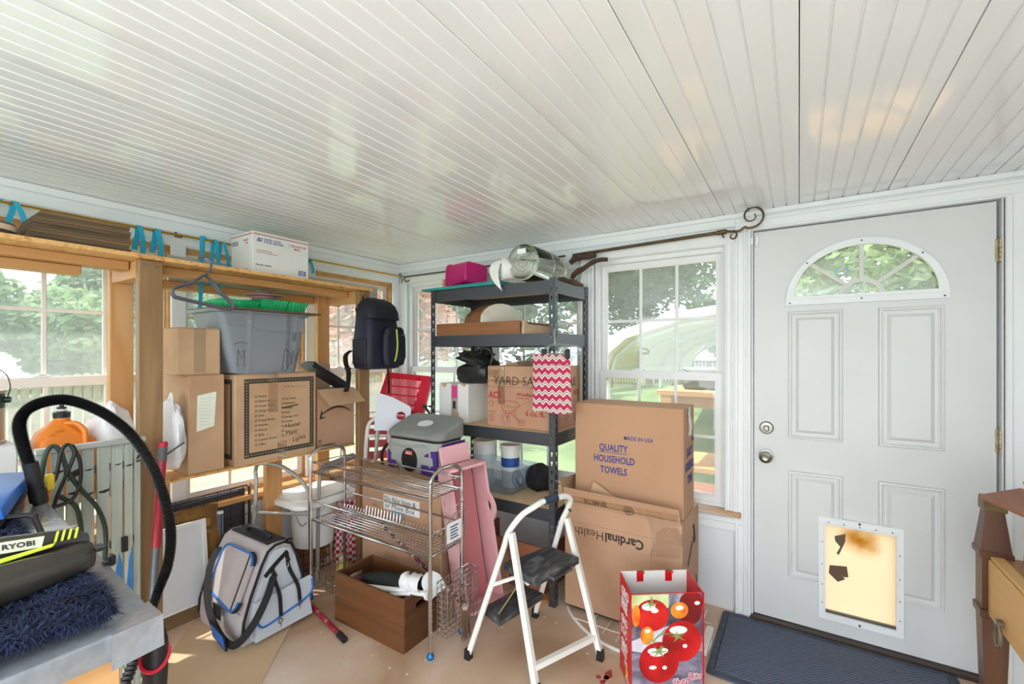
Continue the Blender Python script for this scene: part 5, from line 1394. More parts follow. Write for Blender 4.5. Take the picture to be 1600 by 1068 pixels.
g = G(); g.tube([(1.41, 2.70, .455), (1.555, 2.42, .455)], .009, 8); g.tube([(1.645, 2.47, .455), (2.04, 2.61, .455)], .009, 8); obj('cross_tube', g, alu, t)
g = G(); g.lathe([(.0, .0), (.017, 0), (.016, .05), (0, .05)], 12, Tr(1.36, 2.70, 0)); g.lathe([(0, .46), (.016, .46), (.016, .50), (0, .50)], 12, Tr(1.394, 2.716, 0)); obj('joint_collar', g, plain('grey_collar', '#908f8a', .5), t)
t = thing('wire_rack', 'small grey wire rack standing on the floor behind the chrome cart', 'rack', (1.87, 2.74, 0))
def wire_box(x0, y0, x1, y1, z0, z1, n, m, k, r=.0022, closed_top=False):
    g = G()
    for i in range(n + 1):
        x = x0 + (x1 - x0) * i / n
        g.tube([(x, y0, z1), (x, y0, z0), (x, y1, z0), (x, y1, z1)], r, 5)
    for j in range(1, m):
        y = y0 + (y1 - y0) * j / m; g.tube([(x0, y, z1), (x0, y, z0), (x1, y, z0), (x1, y, z1)], r, 5)
    for q in range(k + 1):
        z = z0 + (z1 - z0) * q / k; g.tube([(x0, y0, z), (x1, y0, z), (x1, y1, z), (x0, y1, z)], r * (1.5 if q == k else 1), 5, closed=True)
    return g
obj('wire_frame', wire_box(1.60, 2.62, 1.83, 2.80, .004, .19, 5, 4, 3, .003), plain('dark_grey_wire', '#4a4846', .4, .5), t)
g = G(); g.box((1.66, 2.66, .012), (1.80, 2.76, .15)); obj('brown_box', g, redw, t)
blu = plain('blue_panel_paint', '#2d5ea8', .5)
g = G(); g.box((1.50, 2.68, 0), (1.507, 2.70, .28)); single('blue_strip', g, blu, 'thin blue strip standing beside the middle pine leg', 'strip')

redp = plain('red_plastic', '#d8213b', .35)
def red_trans():
    m, nt, b = _base('red_translucent'); b.inputs['Base Color'].default_value = hexc('#f2909c'); b.inputs['Roughness'].default_value = .4
    tl = nt.nodes.new('ShaderNodeBsdfTransparent'); tl.inputs['Color'].default_value = hexc('#ffc4ca')
    mx = nt.nodes.new('ShaderNodeMixShader'); mx.inputs[0].default_value = .72
    nt.links.new(b.outputs[0], mx.inputs[1]); nt.links.new(tl.outputs[0], mx.inputs[2]); nt.links.new(mx.outputs[0], nt.nodes['Material Output'].inputs['Surface'])
    return m
redt = red_trans()
# shallow red tray, tipped up in the corner on the stacked chairs
bl_, br_ = Vector((2.05, 2.31, 1.06)), Vector((2.255, 2.0, 1.0))
tl_ = Vector((2.215, 2.47, 1.275))
MR = frm(tl_ * 0 + Vector((2.07, 2.44, 1.0)), (.62, -.78, -.04), (.22, .05, .26))
t = thing('red_tray', 'shallow red plastic tray with a see through floor, tipped up in the corner', 'tray', M=MR)
g = G(); g.plate([rrect(0, 0, .33, .30, .02), rrect(.03, .018, .262, .282, .01)], .05); obj('rim', g, redp, t, local=True)
g = G(); g.plate([rect(.028, .016, .264, .284)], .004); obj('floor', g, redt, t, local=True)
for z in (.07, .14, .21):
    g = G(); g.box((.045, z, .004), (.25, z + .006, .014)); g.box((.245, z, .004), (.251, z + .04, .014)); obj('rib', g, redp, t, local=True)
g = G(); g.box((.05, .262, .05), (.23, .272, .062)); g.box((.07, .25, .045), (.078, .265, .058)); g.box((.205, .25, .045), (.213, .265, .058)); obj('latch_bar', g, redp, t, local=True)
g = G(); g.box((.13, .30, .01), (.20, .312, .035), bev=.003); obj('green_clip', g, plain('green_clip', '#3d9a6c', .4), t, local=True)
# shower chair back with a hand hole
MS = frm((1.90, 2.262, .915), (.60, -.78, -.15), (.04, .10, 1))
t = thing('shower_chair', 'pale grey plastic shower chair back with an oval hand hole behind the cooler bag', 'chair', M=MS)
g = G(); g.plate([[(0, .0), (.215, .0)] + arc(.19, .135, .03, 0, PI * .4, 4) + [(.10, .21)] + arc(.03, .20, .03, PI * .5, PI, 5), [(.158 + .030 * math.cos(2 * PI * k / 20), .095 + .026 * math.sin(2 * PI * k / 20)) for k in range(20)]], .03); obj('backrest', g, plain('pale_grey_plastic', '#c9cad2', .4), t, local=True)
g = G(); g.tube([(.02, .06, -.008), (.02, -.205, -.008)], .012, 8); g.tube([(.19, .03, -.008), (.19, -.18, -.008)], .012, 8); obj('support_tube', g, alu, t, local=True)
# white arched tube
t = thing('walker', 'white tube walking frame standing behind the open carton and the cooler bag', 'walking frame', (2.0, 2.3, 0))
wt = plain('white_tube', '#e6dcd6', .35)
g = G(); g.tube(spline([(1.925, 2.385, 0), (1.93, 2.39, .55), (1.945, 2.385, .89), (1.975, 2.36, .965), (2.01, 2.33, .975), (2.045, 2.305, .94), (2.055, 2.30, .85), (2.05, 2.295, .4), (2.05, 2.29, 0)], 6), .013, 10); obj('arch_tube', g, wt, t)
g = G(); g.tube([(1.935, 2.39, .86), (2.055, 2.30, .85)], .011, 8); g.tube([(1.93, 2.39, .45), (2.05, 2.295, .42)], .011, 8); obj('cross_tube', g, wt, t)
# red slatted chair
t = thing('slatted_chair', 'red plastic slatted lounge chair standing folded in the corner', 'chair', (2.25, 2.55, 0))
MC = frm((2.07, 2.62, .0), (.72, -.62, 0), (.10, .12, 1))
slatred = plain('slat_red', '#d8455a', .4)
for k in range(11):
    g = G(); g.box((.02, .06 + k * .082, 0), (.33, .115 + k * .082, .014), M=MC, bev=.003); obj('slat', g, slatred, t)
for x in (0, .33):
    g = G(); g.tube([(x, 0, .0), (x, .96, .0)], .013, 8, M=MC); obj('side_rail', g, redp, t)
g = G(); g.tube(spline([(.0, .0, .03), (.03, .3, .06), (.06, .55, .08), (.05, .8, .03)], 5), .010, 7, M=MC); obj('fold_tube', g, wt, t)
def gingham():
    m, nt, b = _base('red_check'); N, L = nt.nodes, nt.links
    tc = N.new('ShaderNodeTexCoord'); ck = N.new('ShaderNodeTexChecker'); ck.inputs['Scale'].default_value = 45
    ck.inputs[1].default_value = hexc('#b3253a'); ck.inputs[2].default_value = hexc('#e6d3d0')
    L.new(tc.outputs['Object'], ck.inputs['Vector']); L.new(ck.outputs['Color'], b.inputs['Base Color']); b.inputs['Roughness'].default_value = .8
    return m
g = G(); g.loft([rr3(-.10, -.09, .10, .09, .03, 0), rr3(-.115, -.10, .115, .10, .03, .05), rr3(-.105, -.09, .105, .09, .03, .26), rr3(-.07, -.06, .07, .06, .03, .33), rr3(-.09, -.02, .09, .02, .01, .40)], M=Tr(1.935, 2.575, 0) @ Rz(-.5) @ Matrix.Diagonal((.8, .8, 1, 1))); single('checked_bag', g, gingham(), 'red and white checked bag on the floor by the right pine post', 'bag')
t = thing('yellow_toy', 'small yellow and white toy on the floor behind the chrome cart', 'toy', (1.80, 2.44, 0))
g = G(); g.lathe([(0, 0), (.03, .004), (.042, .03), (.036, .06), (.02, .08), (0, .084)], 18); obj('body', g, plain('toy_yellow', '#e8d26a', .6), t, local=True)
g = G(); g.lathe([(0, .08), (.018, .082), (.026, .10), (.02, .12), (0, .126)], 14); obj('head', g, plain('toy_cream', '#efe6c0', .6), t, local=True)

# ------------------------------------------------------------------ cardboard box with the handwritten sign, cooler bag
t = thing('big_carton', 'big brown carton with a handwritten paper sign, behind the chrome cart', 'box', (1.98, 1.93, 0))
g = G(); g.box((1.80, 1.612, 0), (2.165, 2.255, .70), bev=.004); obj('body', g, board, t)
M = FX((1.80, 2.255, 0))
for a, b in (((1.80, 1.612, .70), (1.98, 2.255, .704)), ((1.985, 1.612, .70), (2.165, 2.255, .704))):
    g = G(); g.box(a, b); obj('top_flap', g, board, t)
g = G(); g.hexa([(1.80, 1.612, .70), (2.165, 1.612, .70), (2.165, 1.608, .70), (1.80, 1.608, .70), (1.78, 1.62, .765), (2.14, 1.64, .745), (2.14, 1.636, .745), (1.78, 1.616, .765)]); obj('end_flap', g, board_d, t, smooth=False)
g = G(); g.hexa([(1.798, 1.63, .70), (1.798, 2.24, .70), (1.802, 2.24, .70), (1.802, 1.63, .70), (1.775, 1.66, .735), (1.77, 2.20, .762), (1.774, 2.20, .762), (1.779, 1.66, .735)]); obj('front_flap', g, board_d, t, smooth=False)
g = G(); g.plate([rect(.195, .488, .485, .575)], .0012, M); obj('paper_sign', g, paperw, t, smooth=False)
text('Do Not Item &', .043, ink, t, M @ Tr(.20, .536, .0014), 'handwriting', bold=-.004, sx=.95, shear=.12); text('or Move Box', .045, ink, t, M @ Tr(.205, .497, .0014), 'handwriting', bold=-.004, sx=1.0, shear=.12)
g = G(); g.box((.26, .452, 0), (.375, .490, .0018), M=M); obj('duct_tape', g, plain('duct_tape', '#8d9096', .4), t)
g = G(); g.box((.0, .40, 0), (.64, .403, .0006), M=M); obj('seam', g, board_d, t)
Ms = FY((1.80, 1.612, 0))
g = G()
g.box((.07, .56, 0), (.18, .58, .0006), M=Ms)
for k in range(8): g.box((.07, .52 - k * .012, 0), (.20 - .02 * (k % 3), .5225 - k * .012, .0006), M=Ms)
g.box((.06, .30, 0), (.21, .32, .0006), M=Ms)
for k in range(8): g.box((.06, .28 - k * .012, 0), (.22 - .02 * (k % 3), .2825 - k * .012, .0006), M=Ms)
obj('small_print', g, plain('brown_print', '#8a5a3a', .8), t, smooth=False)
text('NO. 3', .02, plain('brown_print', '#8a5a3a', .8), t, M @ Tr(.10, .49, .0005))

t = thing('cooler_bag', 'grey and purple insulated cooler bag standing on the big carton', 'cooler bag', (1.95, 1.87, .705))
grey_n = mottle('grey_nylon', ('#9b9d98', '#adafa9'), 5, rough=.75, bump=.12, bscale=60)
greyd_n = mottle('grey_nylon_dark', ('#7f817d', '#92948f'), 5, rough=.75, bump=.12, bscale=60)
purple = mottle('purple_nylon', ('#42246f', '#54318a'), 5, rough=.65, bump=.1, bscale=60)
def cr(z, e=0.0, ins=0.0): return [(x, y, z) for x, y in rrect(1.845 - e, 1.665 - e * .6, 2.06 + e * .3, 2.075 + e * .5, .05, 5)]
g = G(); g.loft([cr(.705, -.02), cr(.712, 0), cr(.78, .012), cr(.86, .010), cr(.90, .002)]); obj('body', g, grey_n, t)
g = G(); g.loft([cr(.899, .004), cr(.912, .004)]); obj('zip_band', g, blackf, t)
def lid(k, dz):
    out = []
    for x, y in rrect(1.845 - k, 1.66 - k, 2.06 + k * .5, 2.075 + k, .05, 5): out.append((x, y, dz + .36 * max(0, x - 1.84)))
    return out
def lid0(k, z): return [(x, y, z) for x, y in rrect(1.845 - k, 1.66 - k, 2.06 + k * .5, 2.075 + k, .05, 5)]
g = G(); g.loft([lid0(.006, .912), lid0(.012, .92), lid(.012, .928), lid(.012, .934), lid(.002, .944), lid(-.035, .947)]); obj('lid', g, greyd_n, t)
g = G(); g.loft([[(1.94 + .035 * math.cos(a), 1.86 + .055 * math.sin(a), .9475 + .36 * (.10 + .035 * math.cos(a)) - .0) for a in [2 * PI * i / 20 for i in range(20)]], [(1.94 + .035 * math.cos(a), 1.86 + .055 * math.sin(a), .9515 + .36 * (.10 + .035 * math.cos(a))) for a in [2 * PI * i / 20 for i in range(20)]]]); obj('hatch', g, plain('pale_hatch', '#e0e2e0', .3), t)
g = G(); g.tube([(1.94 + .038 * math.cos(a), 1.86 + .059 * math.sin(a), .9505 + .36 * (.10 + .038 * math.cos(a))) for a in [2 * PI * i / 20 for i in range(20)]], .003, 5, closed=True); obj('hatch_piping', g, greyd_n, t)
MF = FX((1.838, 2.075, .705))
g = G(); g.plate([arc(.192, .085, .062, 0, 2 * PI, 24, .068)[:-1]], .012, MF, -.004); obj('black_patch', g, blackf, t)
g = G(); g.box((.165, .115, .008), (.218, .137, .011), M=MF); obj('red_label', g, plain('label_red', '#cf6a5a', .5), t)
text('Coleman', .0125, paperw, t, MF @ Tr(.169, .121, .011), 'lettering', sx=.8)
g = G(); g.plate([[(.02, .0), (.09, .0), (.085, .06), (.055, .10), (.012, .125), (.01, .06)]], .010, MF, -.006); obj('purple_corner', g, purple, t)
g = G(); g.plate([[(.285, .0), (.40, .0), (.405, .10), (.40, .155), (.36, .15), (.31, .125), (.285, .08), (.28, .04)]], .010, MF, -.006); obj('purple_corner', g, purple, t)
g = G(); g.tube(spline([(.02, .165, .004), (.15, .158, .006), (.30, .172, .006), (.345, .15, .006), (.352, .10, .006), (.35, .06, .005)], 5), .0055, 6, M=MF); obj('pocket_piping', g, grey_n, t)
g = G(); g.loft([[(x, 1.6575, z) for x, z in ((1.86, .71), (2.05, .71), (2.07, .80), (2.06, .895), (1.86, .895), (1.845, .80))], [(x, 1.650, z) for x, z in ((1.87, .715), (2.045, .715), (2.06, .80), (2.05, .89), (1.87, .89), (1.855, .80))]]); obj('purple_side', g, purple, t)
g = G(); g.tube(spline([(1.95, 1.645, .87), (1.965, 1.625, .80), (1.955, 1.625, .75), (1.94, 1.645, .71)], 5), .011, 7); g.tube(spline([(1.85, 2.085, .86), (1.83, 2.11, .80), (1.83, 2.10, .73), (1.85, 2.085, .715)], 5), .010, 7); obj('carry_strap', g, blackf, t)

# ------------------------------------------------------------------ chrome cart
t = thing('chrome_cart', 'narrow two tier chrome wire cart straddling the wooden crate', 'cart', (1.62, 1.88, 0))
X0, X1, Y0, Y1 = 1.515, 1.742, 1.422, 2.345
for y in (Y0, Y1):
    g = G(); g.tube(spline([(X0, y, .02), (X0, y, .5), (X0, y, .76), (X0 + .012, y, .822), (X0 + .06, y, .852), ((X0 + X1) / 2, y, .856), (X1 - .06, y, .852), (X1 - .012, y, .822), (X1, y, .76), (X1, y, .5), (X1, y, .02)], 5), .0095, 10); obj('end_frame', g, chrome, t)
    for x in (X0, X1):
        g = G(); g.lathe([(0, 0), (.016, .001), (.018, .012), (.012, .02), (.011, .03), (0, .03)], 14, Tr(x, y, 0)); obj('foot', g, plain('blue_foot', '#1c6fae', .25, .3), t)
def tier(z, lip):
    g = G()
    for x in (X0 + .004, X1 - .004): g.tube([(x, Y0, z), (x, Y1, z)], .0075, 8); g.tube([(x, Y0, z + lip), (x, Y1, z + lip)], .005, 8)
    for y in (Y0 + .012, Y1 - .012): g.tube([(X0, y, z), (X1, y, z)], .004, 6); g.tube([(X0, y, z + lip), (X1, y, z + lip)], .003, 6)
    return g
for z, lip in ((.725, .055), (.455, .105)):
    s = obj('tier_frame', tier(z, lip), chrome, t)
    g = G()
    for k in range(9): x = X0 + .012 + (X1 - X0 - .024) * k / 8; g.tube([(x, Y0 + .012, z + .0), (x, Y1 - .012, z)], .0021, 5)
    if lip > .08:
        n = 36
        for k in range(n):
            y = Y0 + .02 + (Y1 - Y0 - .04) * k / (n - 1)
            g.tube([(X0 + .006, y, z + .004), (X0 + .05, y, z - .012), (X1 - .05, y, z - .012), (X1 - .02, y, z + .01), (X1 - .012, y, z + (.06 if 15 < k < 28 else .03))], .0018, 5)
    else:
        for k in range(11):
            y = Y0 + .03 + (Y1 - Y0 - .06) * k / 10; g.tube([(X0, y, z - .004), (X1, y, z - .004)], .002, 5)
    o = obj('wire_deck', g, chrome, t); o['kind'] = 'stuff'
g = G(); g.tube([(X0 - .004, Y1 - .10, .46), (X0 - .004, Y1 - .10, .52), (X0 + .02, Y1 - .1, .53)], .002, 5)
for k in range(3): g.tube([(X1 - .02, 1.86 + k * .02, .79), (X1 + .004, 1.86 + k * .02, .79), (X1 + .004, 1.86 + k * .02, .735)], .0022, 5)
obj('small_hook', g, chrome, t)
g = G(); g.tube([(X0 + .08, Y0 - .012, .70), (X0 + .08, Y0 - .03, .655), (X0 + .20, Y0 - .03, .675), (X0 + .20, Y0 - .012, .735)], .0025, 6); g.tube([(X0 + .09, Y0 - .012, .58), (X0 + .09, Y0 - .012, .48), (X1 + .01, Y0 - .012, .49), (X1 + .01, Y0 - .012, .62), (X0 + .16, Y0 - .012, .62)], .0028, 6, closed=True); obj('label_holder', g, chrome, t)
g = G(); g.box((X0 + .10, Y0 - .0125, .49), (X0 + .205, Y0 - .011, .585)); lb = obj('label_card', g, paperw, t)
g = G()
for k in range(5): g.box((X0 + .125, Y0 - .0131, .505 + k * .014), (X0 + .185 - .01 * (k % 2), Y0 - .0126, .511 + k * .014))
obj('label_print', g, ink_b, lb)
o = obj('side_basket', wire_box(X0 + .03, Y0 - .075, X1 + .03, Y0 - .014, .10, .34, 8, 2, 9, .0019), chrome, t); o['kind'] = 'stuff'
o = obj('low_basket', wire_box(X0 - .0, Y1 - .20, X1, Y1 - .02, .09, .18, 4, 3, 2, .0018), chrome, t); o['kind'] = 'stuff'

# ------------------------------------------------------------------ wooden crate and what is in it
crw_ = wood('crate_stained', '#4e2d15', '#6f4422', 'y', 8, .5); crx = wood('crate_stained_x', '#402411', '#5e391c', 'x', 8, .55)
t = thing('wooden_crate', 'dark stained wooden crate with hand holes under the chrome cart', 'crate', (1.62, 1.79, 0))
CX0, CX1, CY0, CY1, CH = 1.466, 1.715, 1.545, 2.055, .25
for x in (CX0, CX1 - .016):
    for z0, z1 in ((0, .1245), (.126, CH)):
        g = G(); g.box((x, CY0, z0), (x + .016, CY1, z1), bev=.002); obj('side_board', g, crw_, t)
for y in (CY0, CY1 - .018):
    g = G(); g.plate([rect(CX0 + .017, 0, CX1 - .017, CH), rrect((CX0 + CX1) / 2 - .045, CH - .075, (CX0 + CX1) / 2 + .045, CH - .045, .014)], .018, FY((0, y + .018, 0))); obj('end_board', g, crx, t)
g = G(); g.box((CX0 + .017, CY0 + .018, .006), (CX1 - .017, CY1 - .018, .014)); obj('bottom_board', g, crw_, t)
def cane_mat():
    m, nt, b = _base('patterned_cane'); N, L = nt.nodes, nt.links
    tc = N.new('ShaderNodeTexCoord'); v = N.new('ShaderNodeTexVoronoi'); v.inputs['Scale'].default_value = 75
    rp = N.new('ShaderNodeValToRGB'); rp.color_ramp.interpolation = 'CONSTANT'
    cs = ('#4a1f33', '#7a2d52', '#b99a3f', '#2f2540', '#d8c7a2', '#8a3a3a')
    while len(rp.color_ramp.elements) < 6: rp.color_ramp.elements.new(.5)
    for i, e in enumerate(rp.color_ramp.elements): e.position = i / 6; e.color = hexc(cs[i])
    sp_ = N.new('ShaderNodeSeparateColor'); L.new(tc.outputs['Object'], v.inputs['Vector']); L.new(v.outputs['Color'], sp_.inputs[0]); L.new(sp_.outputs[0], rp.inputs['Fac']); L.new(rp.outputs['Color'], b.inputs['Base Color']); b.inputs['Roughness'].default_value = .35
    return m
cm = cane_mat()
t = thing('walking_stick', 'patterned walking stick with a furry tail, leaning out of the wooden crate', 'stick', (1.66, 1.37, .1))
g = G(); g.cyl((1.735, 2.03, .435), (1.665, 1.36, .205), .0105, n=10); obj('shaft', g, cm, t)
g = G(); g.lathe([(0, 0), (.016, .002), (.018, .02), (.0, .026)], 12, Tr(1.662, 1.335, .185)); obj('knob', g, plain('clear_knob', '#a99a8a', .2), t)
fur = mottle('brown_fur', ('#5a4030', '#8a6a50'), 25, (1, 1, .2), .9)
rnd = random.Random(4); g = G()
for k in range(90):
    a = rnd.uniform(0, 6.28); r = rnd.uniform(.0, .016); p = Vector((1.662 + r * math.cos(a), 1.335 + r * math.sin(a), .195)); q = p + Vector((rnd.uniform(-.015, .015), rnd.uniform(-.012, .012), -rnd.uniform(.10, .16)))
    g.tube([p, (p + q) / 2 + Vector((rnd.uniform(-.005, .005), 0, 0)), q], [.0022, .0025, .0006], 4)
o = obj('fur_tail', g, fur, t); o['kind'] = 'stuff'
t = thing('umbrella_bundle', 'black umbrella and white tubes bundled in white plastic wrap, lying across the crate', 'umbrella', (1.55, 1.62, .2))
g = G(); g.tube([(1.545, 1.93, .215), (1.55, 1.86, .235), (1.565, 1.70, .262), (1.585, 1.56, .292), (1.59, 1.50, .30)], [.02, .033, .037, .036, .03], 14); obj('canopy', g, blackf, t)
g = G(); g.cyl((1.525, 1.86, .205), (1.545, 1.48, .268), .0135, n=12); obj('white_tube', g, whitep, t)
g = G(); g.cyl((1.507, 1.80, .182), (1.518, 1.56, .258), .009, n=10); obj('white_tube', g, whitep, t)
g = G(); rings = []
for j in range(11):
    v = j / 10; c = Vector((1.575 - .01 * v, 1.645 - .135 * v, .268 + .022 * v))
    rings.append([c + Vector((.95, .1, -.2)) * (.052 * (1 + .18 * noise.noise(Vector((3 * math.cos(a), 3 * math.sin(a), v * 4)))) * math.cos(a)) + Vector((0, .1, 1)) * (.046 * (1 + .2 * noise.noise(Vector((3 * math.sin(a), 2 * math.cos(a), v * 5 + 2)))) * math.sin(a)) for a in [2 * PI * i / 22 for i in range(22)]])
g.loft(rings, cap=False); obj('plastic_wrap', g, crw, t)
g = G(); g.plate([[(-.05, -.04), (.05, -.045), (.055, .02)] + arc(0, .02, .05, 0, PI, 8)[1:]], .006, frm((1.595, 1.478, .285), (.9, -.35, -.1), (.1, .25, 1)) @ Rz(.5)); obj('end_plate', g, plain('white_end_plate', '#eef1f2', .35), t)
g = G(); g.lathe([(0, 0), (.02, 0), (.022, .02), (.0, .02)], 14, frm((1.545, 1.475, .262), (1, 0, 0), (0, .2, 1))); obj('tube_cap', g, whitep, t)
g = G(); g.lathe([(.012, 0), (.032, .004), (.036, .02), (.03, .03), (.012, .034)], 20, frm((1.525, 1.945, .195), (1, 0, 0), (0, .3, 1))); obj('red_end', g, plain('dark_red', '#6e1d2b', .4), t)
t = thing('red_stick', 'red and black stick with a rubber tip, lying on the floor behind the travel bag', 'stick', (1.45, 2.1, 0))
g = G(); g.cyl((1.50, 2.42, .016), (1.385, 1.905, .016), .0125, n=12); obj('shaft', g, mottle('red_pattern', ('#7d1226', '#a51d35', '#c9a0a0'), 30, rough=.35, pos=(.35, .55, .75)), t)
g = G(); g.cyl((1.386, 1.91, .0165), (1.372, 1.845, .0165), .0155, n=12); obj('rubber_tip', g, black, t)

# ------------------------------------------------------------------ travel bag
t = thing('pet_carrier', 'grey travel carrier bag with blue piping and black straps, standing on floor cardboard', 'bag', (1.24, 2.43, .004))
bagp = mottle('greige_canvas', ('#a89f9e', '#b8afae'), 5, rough=.75, bump=.1, bscale=70)
bagl = mottle('pale_grey_canvas', ('#b6bcc4', '#c5cad1'), 5, rough=.7, bump=.1, bscale=70)
bluep = plain('blue_piping', '#2a6bb8', .5)
prof = [(.0, .0), (-.006, .05), (.0, .12), (.03, .22), (.085, .36), (.115, .415), (.15, .435), (.20, .435), (.235, .415), (.26, .36), (.305, .20), (.325, .10), (.33, .0)]
BX, BY0, BY1 = 1.085, 2.215, 2.635
def pring(y, k=1.0, dz=0.0, sh=0.0): return [(BX + .165 + (x - .165) * k + sh, y, .004 + (z - .2) * k + .2 + dz) for x, z in prof]
g = G(); g.loft([pring(BY0, .97), pring(BY0 + .012, 1), pring((BY0 + BY1) / 2, 1.02), pring(BY1 - .012, 1, 0, -.01), pring(BY1, .97, 0, -.01)]); obj('body', g, bagp, t)
# sloping front panel in its own frame
p0 = Vector((BX + .012, 0, .18)); p1 = Vector((BX + .092, 0, .38))
up = Vector((p1.x - p0.x, 0, p1.z - p0.z)).normalized()
MF = frm((BX + .0 - .010, BY1 - .06, .155), (0, -1, 0), up)
g = G(); g.plate([rrect(.02, .0, .315, .262, .05, 6)], .012, MF, -.002); obj('front_panel', g, bagp, t)
pp = rrect(.02, .0, .315, .262, .05, 6)
g = G(); g.tube([(x, y, .011) for x, y in pp if y > .03 or x > .2], .006, 6, M=MF); obj('front_piping', g, bluep, t)
g = G(); g.tube([(x * 1.0 + (x - .168) * .10, y + .006 if y > .1 else y, .006) for x, y in pp if x > .16], .0075, 6, M=MF); obj('front_zip', g, blackf, t)
g = G(); g.tube([(BX - .008, BY0 + .01, .16), (BX - .006, BY1 - .01, .16)], .0025, 5); obj('front_seam', g, plain('seam_grey', '#8b8382', .8), t)
# end panel
ME = FY((BX, BY0 - .001, .004))
g = G(); g.plate([[(.03, .02), (.315, .02), (.312, .10), (.255, .34), (.225, .395), (.19, .412), (.15, .412), (.12, .39), (.04, .19), (.028, .12)]], .008, ME, -.001); obj('end_panel', g, bagl, t)
g = G(); g.tube([(x, z, .004) for x, z in prof[1:-1]], .007, 6, M=ME); obj('edge_piping', g, blackf, t)
g = G(); g.tube([(x, z, .0) for x, z in prof[1:-1]], .006, 6, M=FY((BX - .01, BY1, .004))); obj('edge_piping', g, blackf, t)
g = G(); g.hexa([(.035, .02, .006), (.33, .02, .006), (.33, .02, .04), (.035, .02, .045), (.04, .20, .006), (.31, .20, .006), (.31, .20, .022), (.04, .20, .025)], M=ME); obj('end_pocket', g, bagl, t)
fl_ = [(.035, .205), (.32, .225), (.335, .205), (.33, .145), (.29, .115), (.09, .075), (.055, .085), (.035, .15)]
g = G(); g.plate([fl_], .004, ME @ Tr(0, 0, .044) @ Rx(-.06), 0); obj('pocket_flap', g, bagl, t)
g = G(); g.tube(spline([(x, y, .050) for x, y in ((.33, .20), (.328, .145), (.29, .115), (.19, .094), (.09, .075), (.055, .085), (.035, .14))], 4), .0055, 6, M=ME @ Rx(-.06)); obj('flap_piping', g, bluep, t)
def band(pts, w, M, nrm=.003, name='strap'):
    P = spline(pts, 5); g = G(); L = []
    for i, p in enumerate(P):
        d = (P[min(i + 1, len(P) - 1)] - P[max(i - 1, 0)]).normalized(); n = Vector((-d.y, d.x, 0)); n = n.normalized() if n.length > 1e-4 else Vector((1, 0, 0))
        L.append([p + n * w / 2, p - n * w / 2, p - n * w / 2 + Vector((0, 0, nrm)), p + n * w / 2 + Vector((0, 0, nrm))])
    g.loft(L); return obj(name, g, blackf, t, local=True) if M is None else obj(name, (bmesh.ops.transform(g.bm, matrix=M, verts=g.bm.verts[:]), g)[1], blackf, t)
band([(.095, .30, .010), (.15, .345, .011), (.21, .385, .011)], .022, ME)
band([(.13, .33, .012), (.14, .27, .016), (.145, .20, .052), (.148, .10, .06)], .018, ME); band([(.205, .375, .012), (.215, .30, .016), (.24, .21, .052), (.25, .13, .056)], .018, ME)
for x, z, d in ((.136, .30, .018), (.148, .075, .058), (.25, .115, .056), (.21, .34, .016)):
    g = G(); g.tube([(x + .011 * math.cos(a), z + .011 * math.sin(a), d) for a in [2 * PI * k / 14 for k in range(14)]], .0025, 5, M=ME, closed=True); g.tube([(x, z - .011, d), (x + .003, z - .028, d), (x - .004, z - .034, d)], .003, 5, M=ME); obj('snap_hook', g, steel, t)
MW = FX((BX - .03, BY1, .004))
g = G(); 
sh = spline([(1.225, 2.20, .30), (1.17, 2.165, .22), (1.10, 2.15, .13), (1.05, 2.19, .055), (1.04, 2.26, .035), (1.035, 2.34, .06), (1.04, 2.44, .12), (1.06, 2.52, .20), (1.10, 2.575, .30), (1.15, 2.60, .37)], 5)
L = []
for i, p in enumerate(sh):
    d = (sh[min(i + 1, len(sh) - 1)] - sh[max(i - 1, 0)]).normalized(); n = d.cross(Vector((-.8, -.55, .25))).normalized(); o_ = Vector((-.8, -.55, .25)) * .003
    L.append([p + n * .017, p - n * .017, p - n * .017 + o_, p + n * .017 + o_])
g.loft(L); obj('shoulder_strap', g, blackf, t)
MPd = frm((1.028, 2.31, .062), (.06, -.83, -.30), (-.12, .10, 1))
g = G(); g.box((-.055, -.032, 0), (.055, .032, .014), M=MPd, bev=.006, seg=2); obj('shoulder_pad', g, plain('blue_pad', '#2c62b5', .7), t)
g = G()
for z in (-.033, .033): g.tube([(-.055, z, .008), (.055, z, .008)], .005, 6, M=MPd)
for x in (-.057, .057): g.tube([(x, -.033, .008), (x, .033, .008)], .005, 6, M=MPd)
obj('pad_piping', g, blackf, t)
g = G(); g.plate([rect(.20, .10, .27, .165), rect(.21, .11, .26, .155)], .006, MW); g.plate([rect(.21, .11, .26, .155)], .003, MW); obj('name_holder', g, black, t)
g = G(); g.tube(spline([(1.265, 2.53, .438), (1.26, 2.50, .462), (1.258, 2.42, .472), (1.26, 2.34, .468), (1.265, 2.31, .445)], 6), [.010] * 25, 8); obj('handle', g, black, t)
g = G(); g.box((BX + .13, BY0 + .03, .437), (BX + .225, BY1 - .03, .444), bev=.002); obj('top_zip', g, blackf, t)
g = G(); g.hexa([(.757, 2.31, 0), (.992, 1.90, 0), (1.315, 2.20, 0), (1.045, 2.66, 0), (.757, 2.31, .004), (.992, 1.90, .004), (1.315, 2.20, .004), (1.045, 2.66, .004)]); single('cardboard_sheet', g, mottle('cardboard_pale', ('#c4a683', '#d2b592'), 2, rough=.85), 'flat sheet of cardboard on the floor beneath the travel bag', 'cardboard')

